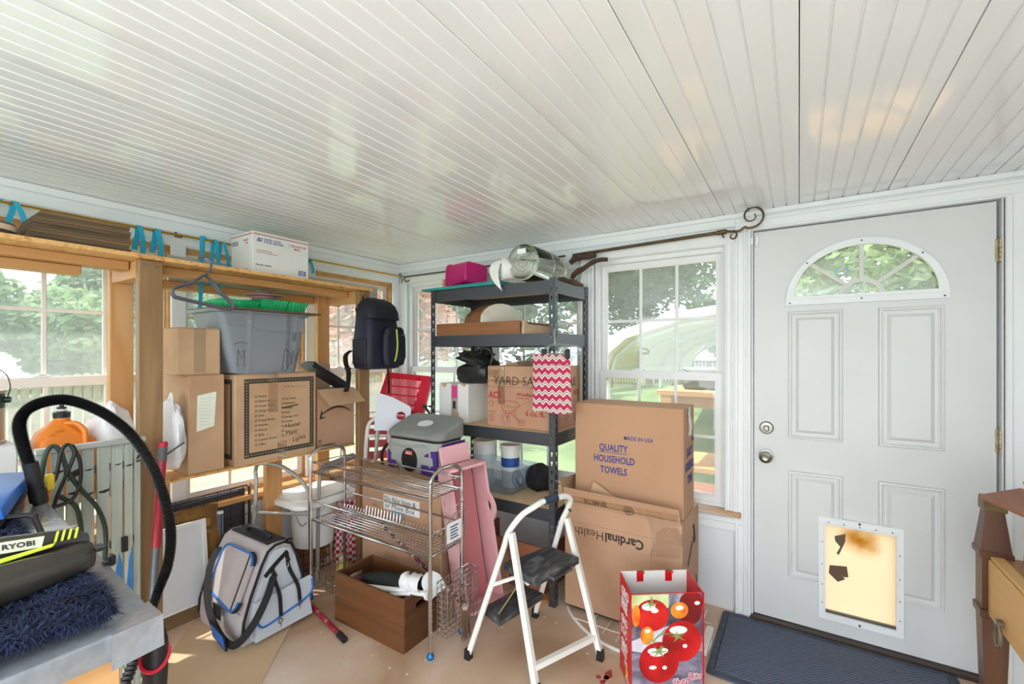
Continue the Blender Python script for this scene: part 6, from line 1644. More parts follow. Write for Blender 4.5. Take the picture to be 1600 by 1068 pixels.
# ------------------------------------------------------------------ pink doll cradle on end
pink = mottle('pink_paint', ('#dba3a8', '#e8b6ba'), 3, rough=.5); pinkd = mottle('pink_inside', ('#bb6f73', '#c57c7f'), 3, rough=.6)
MK = frm((1.80, 1.50, 0.0), (.95, -.31, .03), (.03, .13, .985))
MK = MK @ Matrix.Rotation(.055, 4, 'Z')
t = thing('doll_cradle', 'pink painted wooden doll cradle stood on end beside the chrome cart', 'cradle', M=MK)
W_, H_, D_ = .215, .80, .15
g = G(); g.box((0.012, .07, -.0), (W_ - .012, H_, .012)); obj('back_board', g, pinkd, t, local=True)
# the two long sides, their outer edge scalloped
def side_loop(): return [(.0, .04), (.012, .0), (.055, .0), (.105, .05), (.12, .12)] + [(.125, .35), (.125, H_), (.0, H_)]
g = G(); g.plate([[(z, y) for z, y in side_loop()]], .014, frm((0, 0, 0), (0, 0, 1), (0, 1, 0)) @ Tr(0, 0, -.014)); obj('side_board', g, pink, t, local=True)
rs = [(.0, .0), (.12, .0), (.125, .30), (.125, .47)] + [(.125 + .045 * math.sin(PI * k / 10), .47 + .16 * k / 10) for k in range(1, 10)] + [(.125, .63), (.125, H_), (.0, H_)]
hole = [(.118 + .020 * math.cos(2 * PI * k / 16), .555 + .032 * math.sin(2 * PI * k / 16)) for k in range(16)]
g = G(); g.plate([rs, hole], .014, frm((W_, 0, 0), (0, 0, 1), (0, 1, 0)) @ Tr(0, 0, -.014)); obj('side_board', g, pink, t, local=True)
heart = [(.5 * W_ + .026 * k[0], .075 + .022 * k[1]) for k in ((0, -1), (.9, -.3), (1.1, .4), (.7, .9), (0, .35), (-.7, .9), (-1.1, .4), (-.9, -.3))]
for y, tilt in ((.07, -.12), (H_ - .0, 0)):
    g = G(); g.plate([rrect(.0, .0, W_ + .01, .165, .03, 5), heart], .014, Tr(0, y, -.005) @ Rx(PI / 2 + tilt)); obj('end_board', g, pink, t, local=True)
g = G(); g.box((.03, H_ + .002, -.01), (W_, H_ + .10, .006), bev=.003); obj('headboard', g, pink, t, local=True)
for k, ch in enumerate('3 2 3'.split()):
    text(ch, .03, plain('number_paint', '#8e7f86', .6), t, frm((-.0145, .28 + k * .10, .06), (0, 0, 1), (0, 1, 0)) @ Matrix.Diagonal((1, 1, -1, 1)) if False else frm((-.0145, .30 + k * .11, .045), (0, 0, 1), (0, 1, 0)) @ Matrix.Rotation(PI, 4, 'Y'), 'number', local=True)
g = G()
for y in (.34, .45, .57): g.cyl((W_ + .001, y, .02), (W_ + .004, y, .02), .003, n=8)
obj('screw', g, plain('pink_screw', '#b98086', .5), t, local=True)

# ------------------------------------------------------------------ step stool
t = thing('step_stool', 'white metal folding step stool with two black treads', 'step stool', (1.8, 1.05, 0))
ws = plain('white_enamel', '#ecebe4', .3)
def sq(pts, w=.0125, mat=ws, name='leg'):
    g = G(); g.tube(pts, w, 4); return obj(name, g, mat, t, ang=30)
PL, PR = Vector((1.675, 1.095, .60)), Vector((1.985, .985, .575))
FA, FD, FB, FC = Vector((1.612, 1.277, .02)), Vector((2.06, 1.18, .02)), Vector((1.592, .908, .02)), Vector((1.932, .764, .02))
g = G(); g.tube([FA] + spline([PL - (PL - FA) * .12, PL, (1.70, 1.045, .675), (1.745, 1.005, .708), (1.80, .985, .722), (1.875, .958, .722), (1.935, .94, .716), (1.975, .935, .69), (1.988, .955, .64), PR, PR - (PR - FD) * .12], 5) + [FD], .0135, 10); obj('main_frame', g, ws, t)
for top, f in ((Vector((1.66, 1.072, .605)), FB), (Vector((2.0, .965, .585)), FC)):
    g = G(); d = (f - top); g.tube([top, f], .0175, 4); obj('rear_leg', g, ws, t, ang=30)
a = FB + (Vector((1.66, 1.072, .605)) - FB) * .13; b = FC + (Vector((2.0, .965, .585)) - FC) * .13
g = G(); g.tube([a, b], .0165, 4); obj('brace', g, ws, t, ang=30)
blackt = mottle('worn_black_tread', ('#26272a', '#3f4144', '#77756f'), 40, (.25, 1, 1), .6, .4, 60, pos=(.35, .55, .8))
def tread(name, c, z, th):
    g = G(); g.hexa([(*p, z - th) for p in c] + [(*p, z) for p in c])
    bmesh.ops.bevel(g.bm, geom=g.bm.edges[:], offset=.006, segments=2, profile=.5, affect='EDGES')
    return obj(name, g, blackt, t)
tread('upper_tread', [(1.632, .935), (1.932, .868), (1.965, 1.045), (1.69, 1.135)], .445, .034)
tread('lower_tread', [(1.625, 1.112), (1.925, 1.055), (1.935, 1.175), (1.665, 1.235)], .225, .034)
g = G(); g.tube([(1.72, .918, .43), (1.722, .895, .42), (1.85, .868, .42), (1.86, .885, .43)], .006, 6); obj('tread_handle', g, blackt, t)
g = G(); g.plate([rrect(-.03, -.02, .03, .02, .004)], .003, frm((1.80, 1.02, .4445), (.95, -.22, 0), (.22, .95, 0))); obj('tread_label', g, plain('tread_label_grey', '#5d6165', .5), t)
for f in (FA, FD, FB, FC):
    g = G(); d = Vector((0, 0, 1)); g.tube([(f.x, f.y, 0), (f.x, f.y, .045)], [.021, .019], 4); obj('foot', g, black, t, ang=30)
g = G(); g.tube([(1.80, .985, .722), (1.84, .971, .7235), (1.875, .958, .722)], .018, 12); obj('grip', g, plain('navy_grip', '#2a3346', .6), t)
g = G(); g.tube([PL - (PL - FA) * .43, (1.70, 1.06, .40), (1.66, .985, .405)], .010, 4); g.tube([PR - (PR - FD) * .36, (1.965, .93, .41)], .010, 4); obj('tread_link', g, ws, t, ang=30)
g = G(); g.tube([(1.655, 1.02, .41), (1.66, 1.15, .21)], .003, 5); obj('cord', g, plain('tan_cord', '#a08a5c', .8), t)
g = G(); g.cyl((1.975, .94, .64), (1.965, .93, .64), .006, n=8); g.cyl((2.01, .95, .40), (2.0, .93, .40), .006, n=8); obj('pivot_bolt', g, dark, t)

# ------------------------------------------------------------------ cartons under the single window
t = thing('medical_carton', 'large open carton printed upside down, standing under the single window', 'box', (2.44, .78, 0))
MXa, MXb, MYa, MYb, MZ = 2.225, 2.625, .468, 1.085, .575
g = G(); th = .005
g.box((MXa, MYa, .02), (MXa + th, MYb, MZ)); g.box((MXb - th, MYa, .02), (MXb, MYb, MZ)); g.box((MXa + th, MYa, .02), (MXb - th, MYa + th, MZ)); g.box((MXa + th, MYb - th, .02), (MXb - th, MYb, MZ)); g.box((MXa, MYa, .02), (MXb, MYb, .025))
obj('body', g, board, t, smooth=False)
g = G(); g.hexa([(MXa, MYa + .005, MZ), (MXa, MYb, MZ), (MXa + .004, MYb, MZ), (MXa + .004, MYa + .005, MZ), (MXa - .03, MYa + .01, MZ + .085), (MXa - .035, MYb - .005, MZ + .10), (MXa - .031, MYb - .005, MZ + .10), (MXa - .026, MYa + .01, MZ + .085)]); obj('front_flap', g, board, t, smooth=False)
g = G(); g.hexa([(MXa, MYb - .004, MZ), (MXb, MYb - .004, MZ), (MXb, MYb, MZ), (MXa, MYb, MZ), (MXa - .02, MYb + .025, MZ + .13), (MXb - .15, MYb + .025, MZ + .11), (MXb - .15, MYb + .029, MZ + .11), (MXa - .02, MYb + .029, MZ + .13)]); obj('side_flap', g, board2, t, smooth=False)
g = G(); g.box((MXa + .006, MYa, MZ), (MXb, MYa + .30, MZ + .004)); obj('inner_flap', g, board2, t, smooth=False)
M = FX((MXa, MYb, 0))
RU = Matrix.Rotation(PI, 4, 'Z')
text('Cardinal', .067, ink, t, M @ Tr(.435, .462, .0004) @ RU, bold=.022, sx=.90); text('Health', .067, ink, t, M @ Tr(.435 - .210, .462, .0004) @ RU, bold=-.006, sx=.93)
MF_ = frm((MXa - .0006, MYb, MZ), (0, -1, 0), (-.33, 0, 1))
text('SJ0144ECT55', .037, ink, t, MF_ @ Tr(.245, .052, .0008) @ RU, bold=.004, sx=.62)
g = G()
for r in (.026, .0235, .016): g.tube([(.36 + r * math.cos(2 * PI * k / 26), .032 + r * math.sin(2 * PI * k / 26), .0006) for k in range(26)], .0007 if r < .02 else .0009, 4, M=MF_, closed=True)
g.box((.348, .040, 0), (.372, .043, .0008), M=MF_); g.box((.345, .030, 0), (.375, .034, .0008), M=MF_); g.box((.35, .021, 0), (.37, .024, .0008), M=MF_); obj('maker_stamp', g, ink, t)
g = G(); g.box((.02, .054, 0), (.61, .060, .0007), M=MF_); g.box((.0, .02, 0), (.60, .054, .0006), M=MF_); obj('tape', g, packtape, t)
g = G(); g.grid(lambda u, v: (.46 + .145 * u + .02 * math.sin(4 * v), .40 + .20 * v + .02 * u, .004 + .006 * abs(noise.noise(Vector((u * 5, v * 6, 2))))), 10, 12, M=M); obj('loose_tape', g, tapeclear, t)
g = G(); g.box((0, .485, 0), (.617, .4865, .0008), M=M); g.box((.47, .0, 0), (.4712, .57, .0006), M=M); obj('crease', g, board_d, t)
Ms = FY((MXa, MYa, 0))
text('CardinalHealth', .05, ink, t, Ms @ Tr(.27, .46, .0004) @ Matrix.Rotation(PI * 1.20, 4, 'Z'), bold=0, sx=.62)
g = G()
for k in range(3): g.tube(spline([(.25 + k * .012, .50, .0006), (.28 + k * .012, .44 - k * .01, .0006), (.27 + k * .01, .40, .0006)], 4), .003, 4, M=Ms)
obj('bird_mark', g, ink, t)
g = G(); g.tube(spline([(.31, .13, .0006), (.34, .17, .0006), (.33, .21, .0006)], 4), .004, 4, M=Ms); obj('bird_mark', g, ink, t)
t = thing('towel_carton', 'tall tan carton lettered QUALITY HOUSEHOLD TOWELS, standing in the larger open carton', 'box', (2.43, .76, .585))
TX0, TX1, TY0, TY1, TZ0, TZ1 = 2.285, 2.535, .474, 1.052, .582, 1.128
tb = mottle('towel_board', ('#b28868', '#bd9373'), 2, rough=.8, bump=.03, bscale=60)
g = G(); g.box((TX0, TY0, TZ0), (TX1, TY1, TZ1), bev=.004); obj('body', g, tb, t)
M = FX((TX0, TY1, TZ0))
text('MADE IN USA', .029, ink_b, t, M @ Tr(.278, .365, .0004), bold=.012, sx=.86)
text('QUALITY', .051, ink_b, t, M @ Tr(.142, .298, .0004), bold=.02, sx=.74); text('HOUSEHOLD', .051, ink_b, t, M @ Tr(.110, .237, .0004), bold=.02, sx=.74); text('TOWELS', .051, ink_b, t, M @ Tr(.148, .178, .0004), bold=.02, sx=.74)
g = G(); g.box((.142, .287, 0), (.298, .290, .0006), M=M); obj('underline', g, ink_b, t, smooth=False)
Ms = FY((TX0, TY0, TZ0))
text('QUALITY', .062, ink_b, t, Ms @ Tr(.065, .295, .0004), bold=.02, sx=.55); text('HOUSEHOLD', .062, ink_b, t, Ms @ Tr(.035, .225, .0004), bold=.02, sx=.55); text('TOWEL', .062, ink_b, t, Ms @ Tr(.085, .155, .0004), bold=.02, sx=.55); text('MADE', .03, ink_b, t, Ms @ Tr(.19, .36, .0004), bold=.01, sx=.6)
g = G(); g.grid(lambda u, v: (.10 + .07 * u + .015 * math.sin(6 * v), .40 + .145 * v, .0015 + .008 * abs(noise.noise(Vector((u * 6, v * 7, 5))))), 8, 12, M=Ms); obj('torn_tape', g, crumple, t)
g = G(); g.cyl((.165, .50, 0), (.165, .50, .0012), .006, n=10, M=Ms); obj('hand_hole', g, ink, t)
g = G(); g.plate([[(0, 0), (.205, -.075), (.185, .025), (.035, .105)]], .004, frm((2.262, .968, .605), (0, -1, 0), (.05, 0, 1))); o = single('cardboard_piece', g, board2, 'small cut piece of cardboard tucked between the two cartons by the window', 'cardboard')
text('IIII 00', .02, ink, None, Matrix()) if False else None
# white wire rack half under the carton
t = thing('white_rack', 'white wire rack lying on the floor under the large open carton', 'rack', (2.2, .75, 0))
whw = plain('white_wire', '#eceae6', .4)
g = G(); g.tube(spline([(2.30, 1.10, .008), (2.20, 1.05, .008), (2.10, .93, .008), (2.04, .80, .008), (2.03, .66, .008), (2.09, .52, .008), (2.16, .40, .008), (2.28, .36, .008), (2.40, .37, .008)], 5), .008, 8); obj('rim', g, whw, t)
g = G()
for k in range(7): y = .42 + k * .08; g.tube([(2.06 + .04 * abs(k - 3) * .5, y, .013), (2.6, y, .013)], .0028, 5)
for k in range(4): x = 2.14 + k * .11; g.tube([(x, .38, .016), (x, 1.0, .016)], .0028, 5)
obj('wire', g, whw, t)['kind'] = 'stuff'
g = G(); g.box((2.19, .355, .015), (2.40, .39, .045), bev=.004); obj('end_bar', g, whw, t)

# ------------------------------------------------------------------ tomato shopping bag
B0, B1_, B2 = Vector((1.815, .585)), Vector((1.995, .335)), Vector((1.905, .685))
t = thing('shopping_bag', 'red shopping bag with a photograph of tomatoes, standing in front of the cartons', 'bag', (1.93, .52, 0))
redc = plain('bag_red', '#d4121c', .35); bagin = plain('bag_lining', '#e7e4e0', .6)
dx = (B1_ - B0); L_ = dx.length; dx.normalize(); dy = Vector((-dx.y, dx.x)); 
if (B2 - B0).dot(dy) < 0: dy = -dy
BH = .405; BD = .155
MB_ = frm((B0.x, B0.y, 0), (dx.x, dx.y, 0), (0, 0, 1))      # on the printed face
def printface():
    m, nt, b = _base('bag_print'); N, L = nt.nodes, nt.links
    tc = N.new('ShaderNodeTexCoord'); no = N.new('ShaderNodeTexNoise'); no.inputs['Scale'].default_value = 9; no.inputs['Detail'].default_value = 5
    rp = N.new('ShaderNodeValToRGB')
    for i, (p, c) in enumerate(((.30, '#241f28'), (.45, '#5b5462'), (.55, '#8d8797'), (.72, '#d6d3dc'))):
        if i > 1: rp.color_ramp.elements.new(p)
        rp.color_ramp.elements[i].position = p; rp.color_ramp.elements[i].color = hexc(c)
    L.new(tc.outputs['Object'], no.inputs['Vector']); L.new(no.outputs['Fac'], rp.inputs['Fac']); L.new(rp.outputs['Color'], b.inputs['Base Color']); b.inputs['Roughness'].default_value = .22
    return m
g = G(); g.box((0, 0, -.004), (L_, BH, 0), M=MB_); obj('front_face', g, printface(), t, smooth=False)
g = G(); g.box((0, 0, -BD), (L_, BH + .02, -BD + .004), M=MB_); obj('back_face', g, bagin, t, smooth=False)
for x in (0, L_ - .004):
    g = G(); g.hexa([(x, 0, -BD), (x + .004, 0, -BD), (x + .004, 0, 0), (x, 0, 0), (x, BH + .02, -BD), (x + .004, BH + .02, -BD), (x + .004, BH, 0), (x, BH, 0)], M=MB_); obj('side_face', g, redc, t, smooth=False)
g = G(); g.box((0, 0, -BD), (L_, .004, 0), M=MB_); obj('bottom', g, redc, t, smooth=False)
g = G()
for x in (0, L_): g.tube([(x, 0, 0), (x, BH, 0)], .003, 5, M=MB_)
g.tube([(0, BH, 0), (L_, BH, 0)], .002, 5, M=MB_); obj('edge_binding', g, redc, t)
for x in (.075, .205):
    g = G(); g.plate([rect(x, BH - .025, x + .03, BH + .022)], .003, MB_, -BD + .005); g.plate([rect(x, BH + .018, x + .03, BH + .022)], .02, MB_, -BD + .005); obj('handle', g, redc, t, smooth=False)
def blob(name, x, y, rx, ry, mat, z, n=28):
    g = G(); g.plate([[(x + rx * math.cos(2 * PI * k / n), y + ry * math.sin(2 * PI * k / n)) for k in range(n)]], .0004, MB_, z); return obj(name, g, mat, t, smooth=False)
tom = mottle('print_tomato', ('#8c0f14', '#c4161b', '#d92a24'), 7, rough=.2, detail=2); tomd = mottle('print_tomato_dark', ('#5f0d16', '#93141c'), 8, rough=.25); orng = mottle('print_cherry', ('#d9541c', '#f0a42e'), 18, rough=.22); hl = plain('print_highlight', '#f7efe9', .2); grn_p = mottle('print_green', ('#4c6b35', '#8fa763'), 20, rough=.3); lime_p = mottle('print_lime', ('#a9b86a', '#dfe2b4'), 12, rough=.3); lav = mottle('print_lavender', ('#b4aec0', '#e2dfe8'), 10, rough=.25); wallp = mottle('print_dark_wood', ('#4d4657', '#7d7588', '#a39db0'), 26, (1, .12, 1), .22)
g = G(); g.plate([rect(.004, .006, L_ - .004, .16)], .0004, MB_, .0001); obj('print_wood', g, wallp, t, smooth=False)
g = G(); g.plate([[(.004, .17), (.12, .15), (.22, .20), (.16, .27), (.004, .21)]], .0004, MB_, .0002); obj('print_cloth', g, lav, t, smooth=False)
g = G(); g.plate([rect(.004, .345, .16, BH - .004)], .0004, MB_, .0002); obj('print_leaves', g, lime_p, t, smooth=False)
blob('print_tomato', .255, .365, .05, .045, tomd, .0006); blob('print_tomato', .25, .325, .05, .055, tomd, .0007)
blob('print_tomato', .088, .315, .072, .066, tom, .0008); blob('print_tomato', .022, .315, .017, .045, orng, .0009)
blob('print_cherry', .205, .333, .037, .034, orng, .0011); blob('print_cherry', .068, .232, .028, .038, orng, .0011)
blob('print_tomato', .215, .205, .083, .085, tom, .0013); blob('print_tomato', .118, .120, .084, .085, tom, .0016)
for x, y, rx, ry in ((.075, .352, .03, .016), (.10, .335, .016, .010), (.20, .252, .038, .017), (.092, .168, .022, .012), (.135, .168, .022, .012), (.11, .155, .03, .010), (.092, .10, .016, .008), (.142, .098, .010, .008), (.205, .344, .018, .010), (.07, .252, .012, .008), (.228, .185, .010, .008), (.28, .362, .012, .008)): blob('print_highlight', x, y, rx, ry, hl, .0020, 14)
def star(x, y, r, k0=0.0, n=6):
    pts = []
    for k in range(n * 2): a = k0 + PI * k / n; q = r if k % 2 == 0 else r * .22; pts.append((x + q * math.cos(a), y + q * .62 * math.sin(a)))
    g = G(); g.plate([pts], .0004, MB_, .0024); obj('print_calyx', g, grn_p, t, smooth=False)
star(.118, .165, .045); star(.085, .362, .038, .3); star(.198, .225, .042, .5, 5)
for p in ([(.118, .168), (.13, .19)], [(.10, .215), (.125, .235), (.17, .238), (.198, .225)], [(.125, .235), (.145, .258)], [(.068, .20), (.10, .215)], [(.085, .362), (.086, .392)], [(.095, .20), (.10, .215)]):
    g = G(); g.tube(spline([(a, b, .0026) for a, b in p], 3), .0028, 5, M=MB_); obj('print_stem', g, grn_p, t)
pinkl = plain('print_pink_script', '#c33a63', .3)
text('Shop', .042, paperw, t, MB_ @ Tr(.172, .018, .0026) @ Matrix.Rotation(.18, 4, 'Z'), 'lettering', bold=.05, shear=.35, sx=.9); text('Shop', .042, pinkl, t, MB_ @ Tr(.172, .018, .0036) @ Matrix.Rotation(.18, 4, 'Z'), 'lettering', bold=.005, shear=.35, sx=.9)
text('Rite', .042, paperw, t, MB_ @ Tr(.238, .042, .0026) @ Matrix.Rotation(.10, 4, 'Z'), 'lettering', bold=.05, shear=.35, sx=.85); text('Rite', .042, pinkl, t, MB_ @ Tr(.238, .042, .0036) @ Matrix.Rotation(.10, 4, 'Z'), 'lettering', bold=.005, shear=.35, sx=.85)
MS_ = frm(MB_ @ Vector((-.0005, 0, -BD)), (-dy.x, -dy.y, 0), (0, 0, 1))
for s, z, sz, bo in (('GRO', .345, .058, .035), ('FRE', .288, .066, .04), ('GRO', .228, .05, .03), ('LOC', .182, .05, .012), ('GRO', .125, .05, .03), ('EXCLU', .095, .034, .01), ('FO', .062, .034, .01)):
    text(s, sz, paperw, t, MS_ @ Tr(.028 if s != 'FO' else .075, z, .0006), 'lettering', bold=bo, sx=.80 if s != 'EXCLU' else .72)
g = G(); g.plate([[(.105 + .014 * math.cos(2 * PI * k / 18), .045 + .018 * math.sin(2 * PI * k / 18)) for k in range(18)]], .0006, MS_, .0004); obj('print_badge', g, plain('badge_yellow', '#e8c23a', .4), t, smooth=False)
text('Rite', .028, paperw, t, MS_ @ Tr(.085, .012, .0006), 'lettering', shear=.3)

# ------------------------------------------------------------------ door mat
def mat_material():
    m, nt, b = _base('mat_ribbed'); N, L = nt.nodes, nt.links
    tc = N.new('ShaderNodeTexCoord'); wv = N.new('ShaderNodeTexWave'); wv.wave_type = 'BANDS'; wv.bands_direction = 'DIAGONAL'; wv.inputs['Scale'].default_value = 38; wv.inputs['Distortion'].default_value = 2.5; wv.inputs['Detail'].default_value = 3
    no = N.new('ShaderNodeTexNoise'); no.inputs['Scale'].default_value = 60
    rp = N.new('ShaderNodeValToRGB'); rp.color_ramp.elements[0].color = hexc('#3a4152'); rp.color_ramp.elements[1].color = hexc('#6b7488')
    mx = N.new('ShaderNodeMath'); mx.operation = 'MULTIPLY_ADD'; mx.inputs[1].default_value = .7; ml = N.new('ShaderNodeMath'); ml.operation = 'MULTIPLY'; ml.inputs[1].default_value = .35
    L.new(tc.outputs['Object'], wv.inputs['Vector']); L.new(tc.outputs['Object'], no.inputs['Vector']); L.new(no.outputs['Fac'], ml.inputs[0]); L.new(wv.outputs['Fac'], mx.inputs[0]); L.new(ml.outputs[0], mx.inputs[2])
    L.new(mx.outputs[0], rp.inputs['Fac']); L.new(rp.outputs['Color'], b.inputs['Base Color'])
    bp = N.new('ShaderNodeBump'); bp.inputs['Strength'].default_value = .7; bp.inputs['Distance'].default_value = .004; L.new(mx.outputs[0], bp.inputs['Height']); L.new(bp.outputs['Normal'], b.inputs['Normal']); b.inputs['Roughness'].default_value = .95
    return m
t = thing('door_mat', 'dark blue grey ribbed door mat on the floor in front of the door', 'mat', (2.38, -.11, 0))
g = G(); g.box((-.245, -.425, .003), (.245, .425, .011), bev=.003); obj('pile', g, mat_material(), t, local=True)
g = G(); g.plate([rrect(-.28, -.462, .275, .455, .02), rrect(-.247, -.427, .247, .427, .01)], .009); obj('border', g, mottle('mat_border', ('#3d4453', '#505868'), 30, rough=.95, bump=.4, bscale=90), t, local=True)
g = G()
for x, y in ((1.985, .63), (2.0, .60), (1.965, .605)): g.cyl((x - .16, y + .1, 0), (x - .16, y + .1, .0006), .012, n=9)
g.plate([[(1.80, .70), (1.86, .68), (1.90, .70), (1.87, .715), (1.83, .71)]], .0006); obj('paint_mark', g, plain('dried_red_paint', '#9d3a3a', .5), bpy.data.objects['floor'], smooth=False)
# ------------------------------------------------------------------ foil covered bench at the left
def foil_material():
    m, nt, b = _base('crinkled_foil'); N, L = nt.nodes, nt.links
    tc = N.new('ShaderNodeTexCoord'); no = N.new('ShaderNodeTexNoise'); no.inputs['Scale'].default_value = 7; no.inputs['Detail'].default_value = 8; no.inputs['Distortion'].default_value = .4
    n2 = N.new('ShaderNodeTexNoise'); n2.inputs['Scale'].default_value = 55; n2.inputs['Detail'].default_value = 4
    rp = N.new('ShaderNodeValToRGB'); rp.color_ramp.elements[0].position = .3; rp.color_ramp.elements[0].color = hexc('#979ba2'); rp.color_ramp.elements[1].position = .7; rp.color_ramp.elements[1].color = hexc('#a8acb3')
    bp = N.new('ShaderNodeBump'); bp.inputs['Strength'].default_value = .3; bp.inputs['Distance'].default_value = .0025; ad = N.new('ShaderNodeMath'); ad.operation = 'ADD'
    L.new(tc.outputs['Object'], no.inputs['Vector']); L.new(tc.outputs['Object'], n2.inputs['Vector']); L.new(no.outputs['Fac'], ad.inputs[0]); L.new(n2.outputs['Fac'], ad.inputs[1]); L.new(ad.outputs[0], bp.inputs['Height']); L.new(bp.outputs['Normal'], b.inputs['Normal'])
    L.new(n2.outputs['Fac'], rp.inputs['Fac']); L.new(rp.outputs['Color'], b.inputs['Base Color']); b.inputs['Roughness'].default_value = .17; b.inputs['Metallic'].default_value = .45
    return m
foil = foil_material()
t = thing('workbench', 'pine workbench with a silvery grey plastic covered top at the left', 'workbench', (-.1, 1.6, 0))
g = G(); g.hexa([(-.9, .925, .905), (.316, .925, .905), (.40, 2.34, .905), (-.9, 2.34, .905), (-.9, .925, .95), (.316, .925, .95), (.40, 2.34, .95), (-.9, 2.34, .95)]); bmesh.ops.bevel(g.bm, geom=g.bm.edges[:], offset=.006, segments=2, profile=.5, affect='EDGES'); obj('top', g, foil, t)
g = G(); g.hexa([(.25, .918, .895), (.32, .917, .90), (.322, .99, .895), (.26, .96, .893), (.25, .917, .952), (.319, .92, .9525), (.321, .99, .9525), (.27, .95, .953)]); obj('folded_corner', g, foil, t)
g = G(); g.box((-.85, .955, .70), (.272, .975, .904), bev=.002); obj('front_board', g, pine_x, t)
g = G(); g.hexa([(.255, .976, .70), (.272, .976, .70), (.35, 2.3, .70), (.33, 2.3, .70), (.255, .976, .904), (.272, .976, .904), (.35, 2.3, .904), (.33, 2.3, .904)]); obj('side_board', g, pine_y, t)
for x, y in ((.20, .98), (.27, 2.22), (-.84, .98), (-.84, 2.22)):
    g = G(); g.box((x, y, 0), (x + .07, y + .07, .70), bev=.003); obj('leg', g, pine, t)
g = G(); g.cyl((.20, .9545, .84), (.20, .952, .84), .007, n=10); obj('screw', g, steel, t)

# shaggy navy rug thrown on the bench
def rugz(x, y): return .955 + .018 + .012 * noise.noise(Vector((x * 6, y * 5, 0))) + .012 * math.exp(-((y - 1.02) / .08) ** 2)
t = thing('shag_rug', 'navy blue shaggy rug spread over the silvery workbench top', 'rug', (0, 1.3, .952))
def rp_(u, v): 
    x = -.45 + (.705 + .01 * math.sin(9 * v)) * u; y = .955 + .80 * v + .01 * math.sin(8 * u)
    return (x, y, rugz(x, y))
g = G(); g.grid(rp_, 24, 28); 
navyr = mottle('navy_shag', ('#0f1529', '#1a2444', '#2b385c'), 14, rough=.9)
o = obj('backing', g, navyr, t); md = o.modifiers.new('thickness', 'SOLIDIFY'); md.thickness = .006; md.offset = -1
rnd = random.Random(3); g = G(); bm = g.bm
for k in range(20000):
    u = 1 - rnd.random() ** 1.6 * .85; v = rnd.random() ** 1.3
    if k > 16000: v = rnd.random() * .012
    elif k > 15000: u = 1 - rnd.random() * .012
    p = Vector(rp_(u, v)); a = rnd.uniform(0, 6.28); l = rnd.uniform(.010, .026)
    d = Vector((math.cos(a) * .8 + (.5 if u > .97 else 0), math.sin(a) * .8 - (.6 if v < .03 else 0), rnd.uniform(.2, 1.1) if v > .012 else rnd.uniform(-1.2, .6))).normalized()
    s = Vector((-math.sin(a), math.cos(a), 0)) * .0016
    m_ = p + d * l * .6; e = p + d * l + Vector((math.cos(a), math.sin(a), -.7)) * l * .35
    vs = [bm.verts.new(q) for q in (p - s, p + s, m_ + s * .9, m_ - s * .9, e)]
    bm.faces.new((vs[0], vs[1], vs[2], vs[3])); bm.faces.new((vs[3], vs[2], vs[4]))
o = obj('pile', g, navyr, t, smooth=False, norm=False); o['kind'] = 'stuff'

# garden blower
t = thing('leaf_blower', 'dark grey leaf blower tube with lime stripes lying on the shaggy rug', 'blower', (.15, 1.14, .985))
dgrey = mottle('tool_grey', ('#2f2d29', '#48443d'), 4, rough=.18); limep = plain('lime_plastic', '#c9d63a', .35)
sec = [(.290, 1.165, 1.008, .013, .016), (.286, 1.163, 1.008, .022, .025), (.265, 1.155, 1.008, .028, .030), (.22, 1.14, 1.009, .031, .031), (.17, 1.12, 1.012, .036, .034), (.08, 1.09, 1.02, .044, .040), (-.1, 1.03, 1.035, .052, .048)]
g = G(); g.loft([[(x + .3 * ry * math.cos(a) * -.3, y + ry * math.cos(a), z + rz * math.sin(a)) for a in [2 * PI * k / 22 for k in range(22)]] for x, y, z, ry, rz in sec]); obj('tube', g, dgrey, t)
sec2 = [(.285, 1.178, 1.035, .012, .012), (.26, 1.19, 1.04, .022, .020), (.18, 1.20, 1.045, .03, .026), (.05, 1.20, 1.05, .036, .03), (-.1, 1.19, 1.055, .04, .034)]
g = G(); g.loft([[(x, y + ry * math.cos(a), z + rz * math.sin(a)) for a in [2 * PI * k / 18 for k in range(18)]] for x, y, z, ry, rz in sec2]); obj('upper_housing', g, dgrey, t)
MT = frm((.145, 1.168, 1.0635), (.97, -.02, -.05), (.0, .62, .78))
for k in range(4):
    g = G(); g.plate([[(.088 + k * .009, -.012), (.0915 + k * .009, -.012), (.098 + k * .009, .008), (.0945 + k * .009, .008)]], .003, MT, .001); obj('lime_stripe', g, limep, t, smooth=False)
g = G(); g.plate([[(-.02, -.028), (.02, -.03), (.085, -.02), (.09, -.014), (.02, -.022), (-.02, -.02)]], .004, MT, .001); g.plate([[(-.02, -.006), (.012, -.012), (.0, .0), (-.02, .004)]], .004, MT, .001); obj('lime_panel', g, limep, t, smooth=False)
g = G(); g.plate([[(.018, -.012), (.072, -.016), (.078, .004), (.022, .008)]], .003, MT, .001); obj('pale_label', g, plain('label_pale', '#cfcdb8', .4), t, smooth=False)
text('RYOBI', .013, ink, t, MT @ Tr(.024, -.007, .0045) @ Matrix.Rotation(-.07, 4, 'Z'), 'lettering', bold=.02, sx=1.1)
g = G(); g.box((.285, 1.13, 1.02), (.3, 1.16, 1.026), M=None); obj('nozzle_slot', g, black, t)
g = G(); rings = []
for j in range(9):
    ph = -PI / 2 + PI * j / 8; rings.append([(.118 + .035 * math.cos(ph) * math.cos(a), 1.06 + .035 * math.cos(ph) * math.sin(a), 1.005 + .03 * math.sin(ph)) for a in [2 * PI * k / 14 for k in range(14)]])
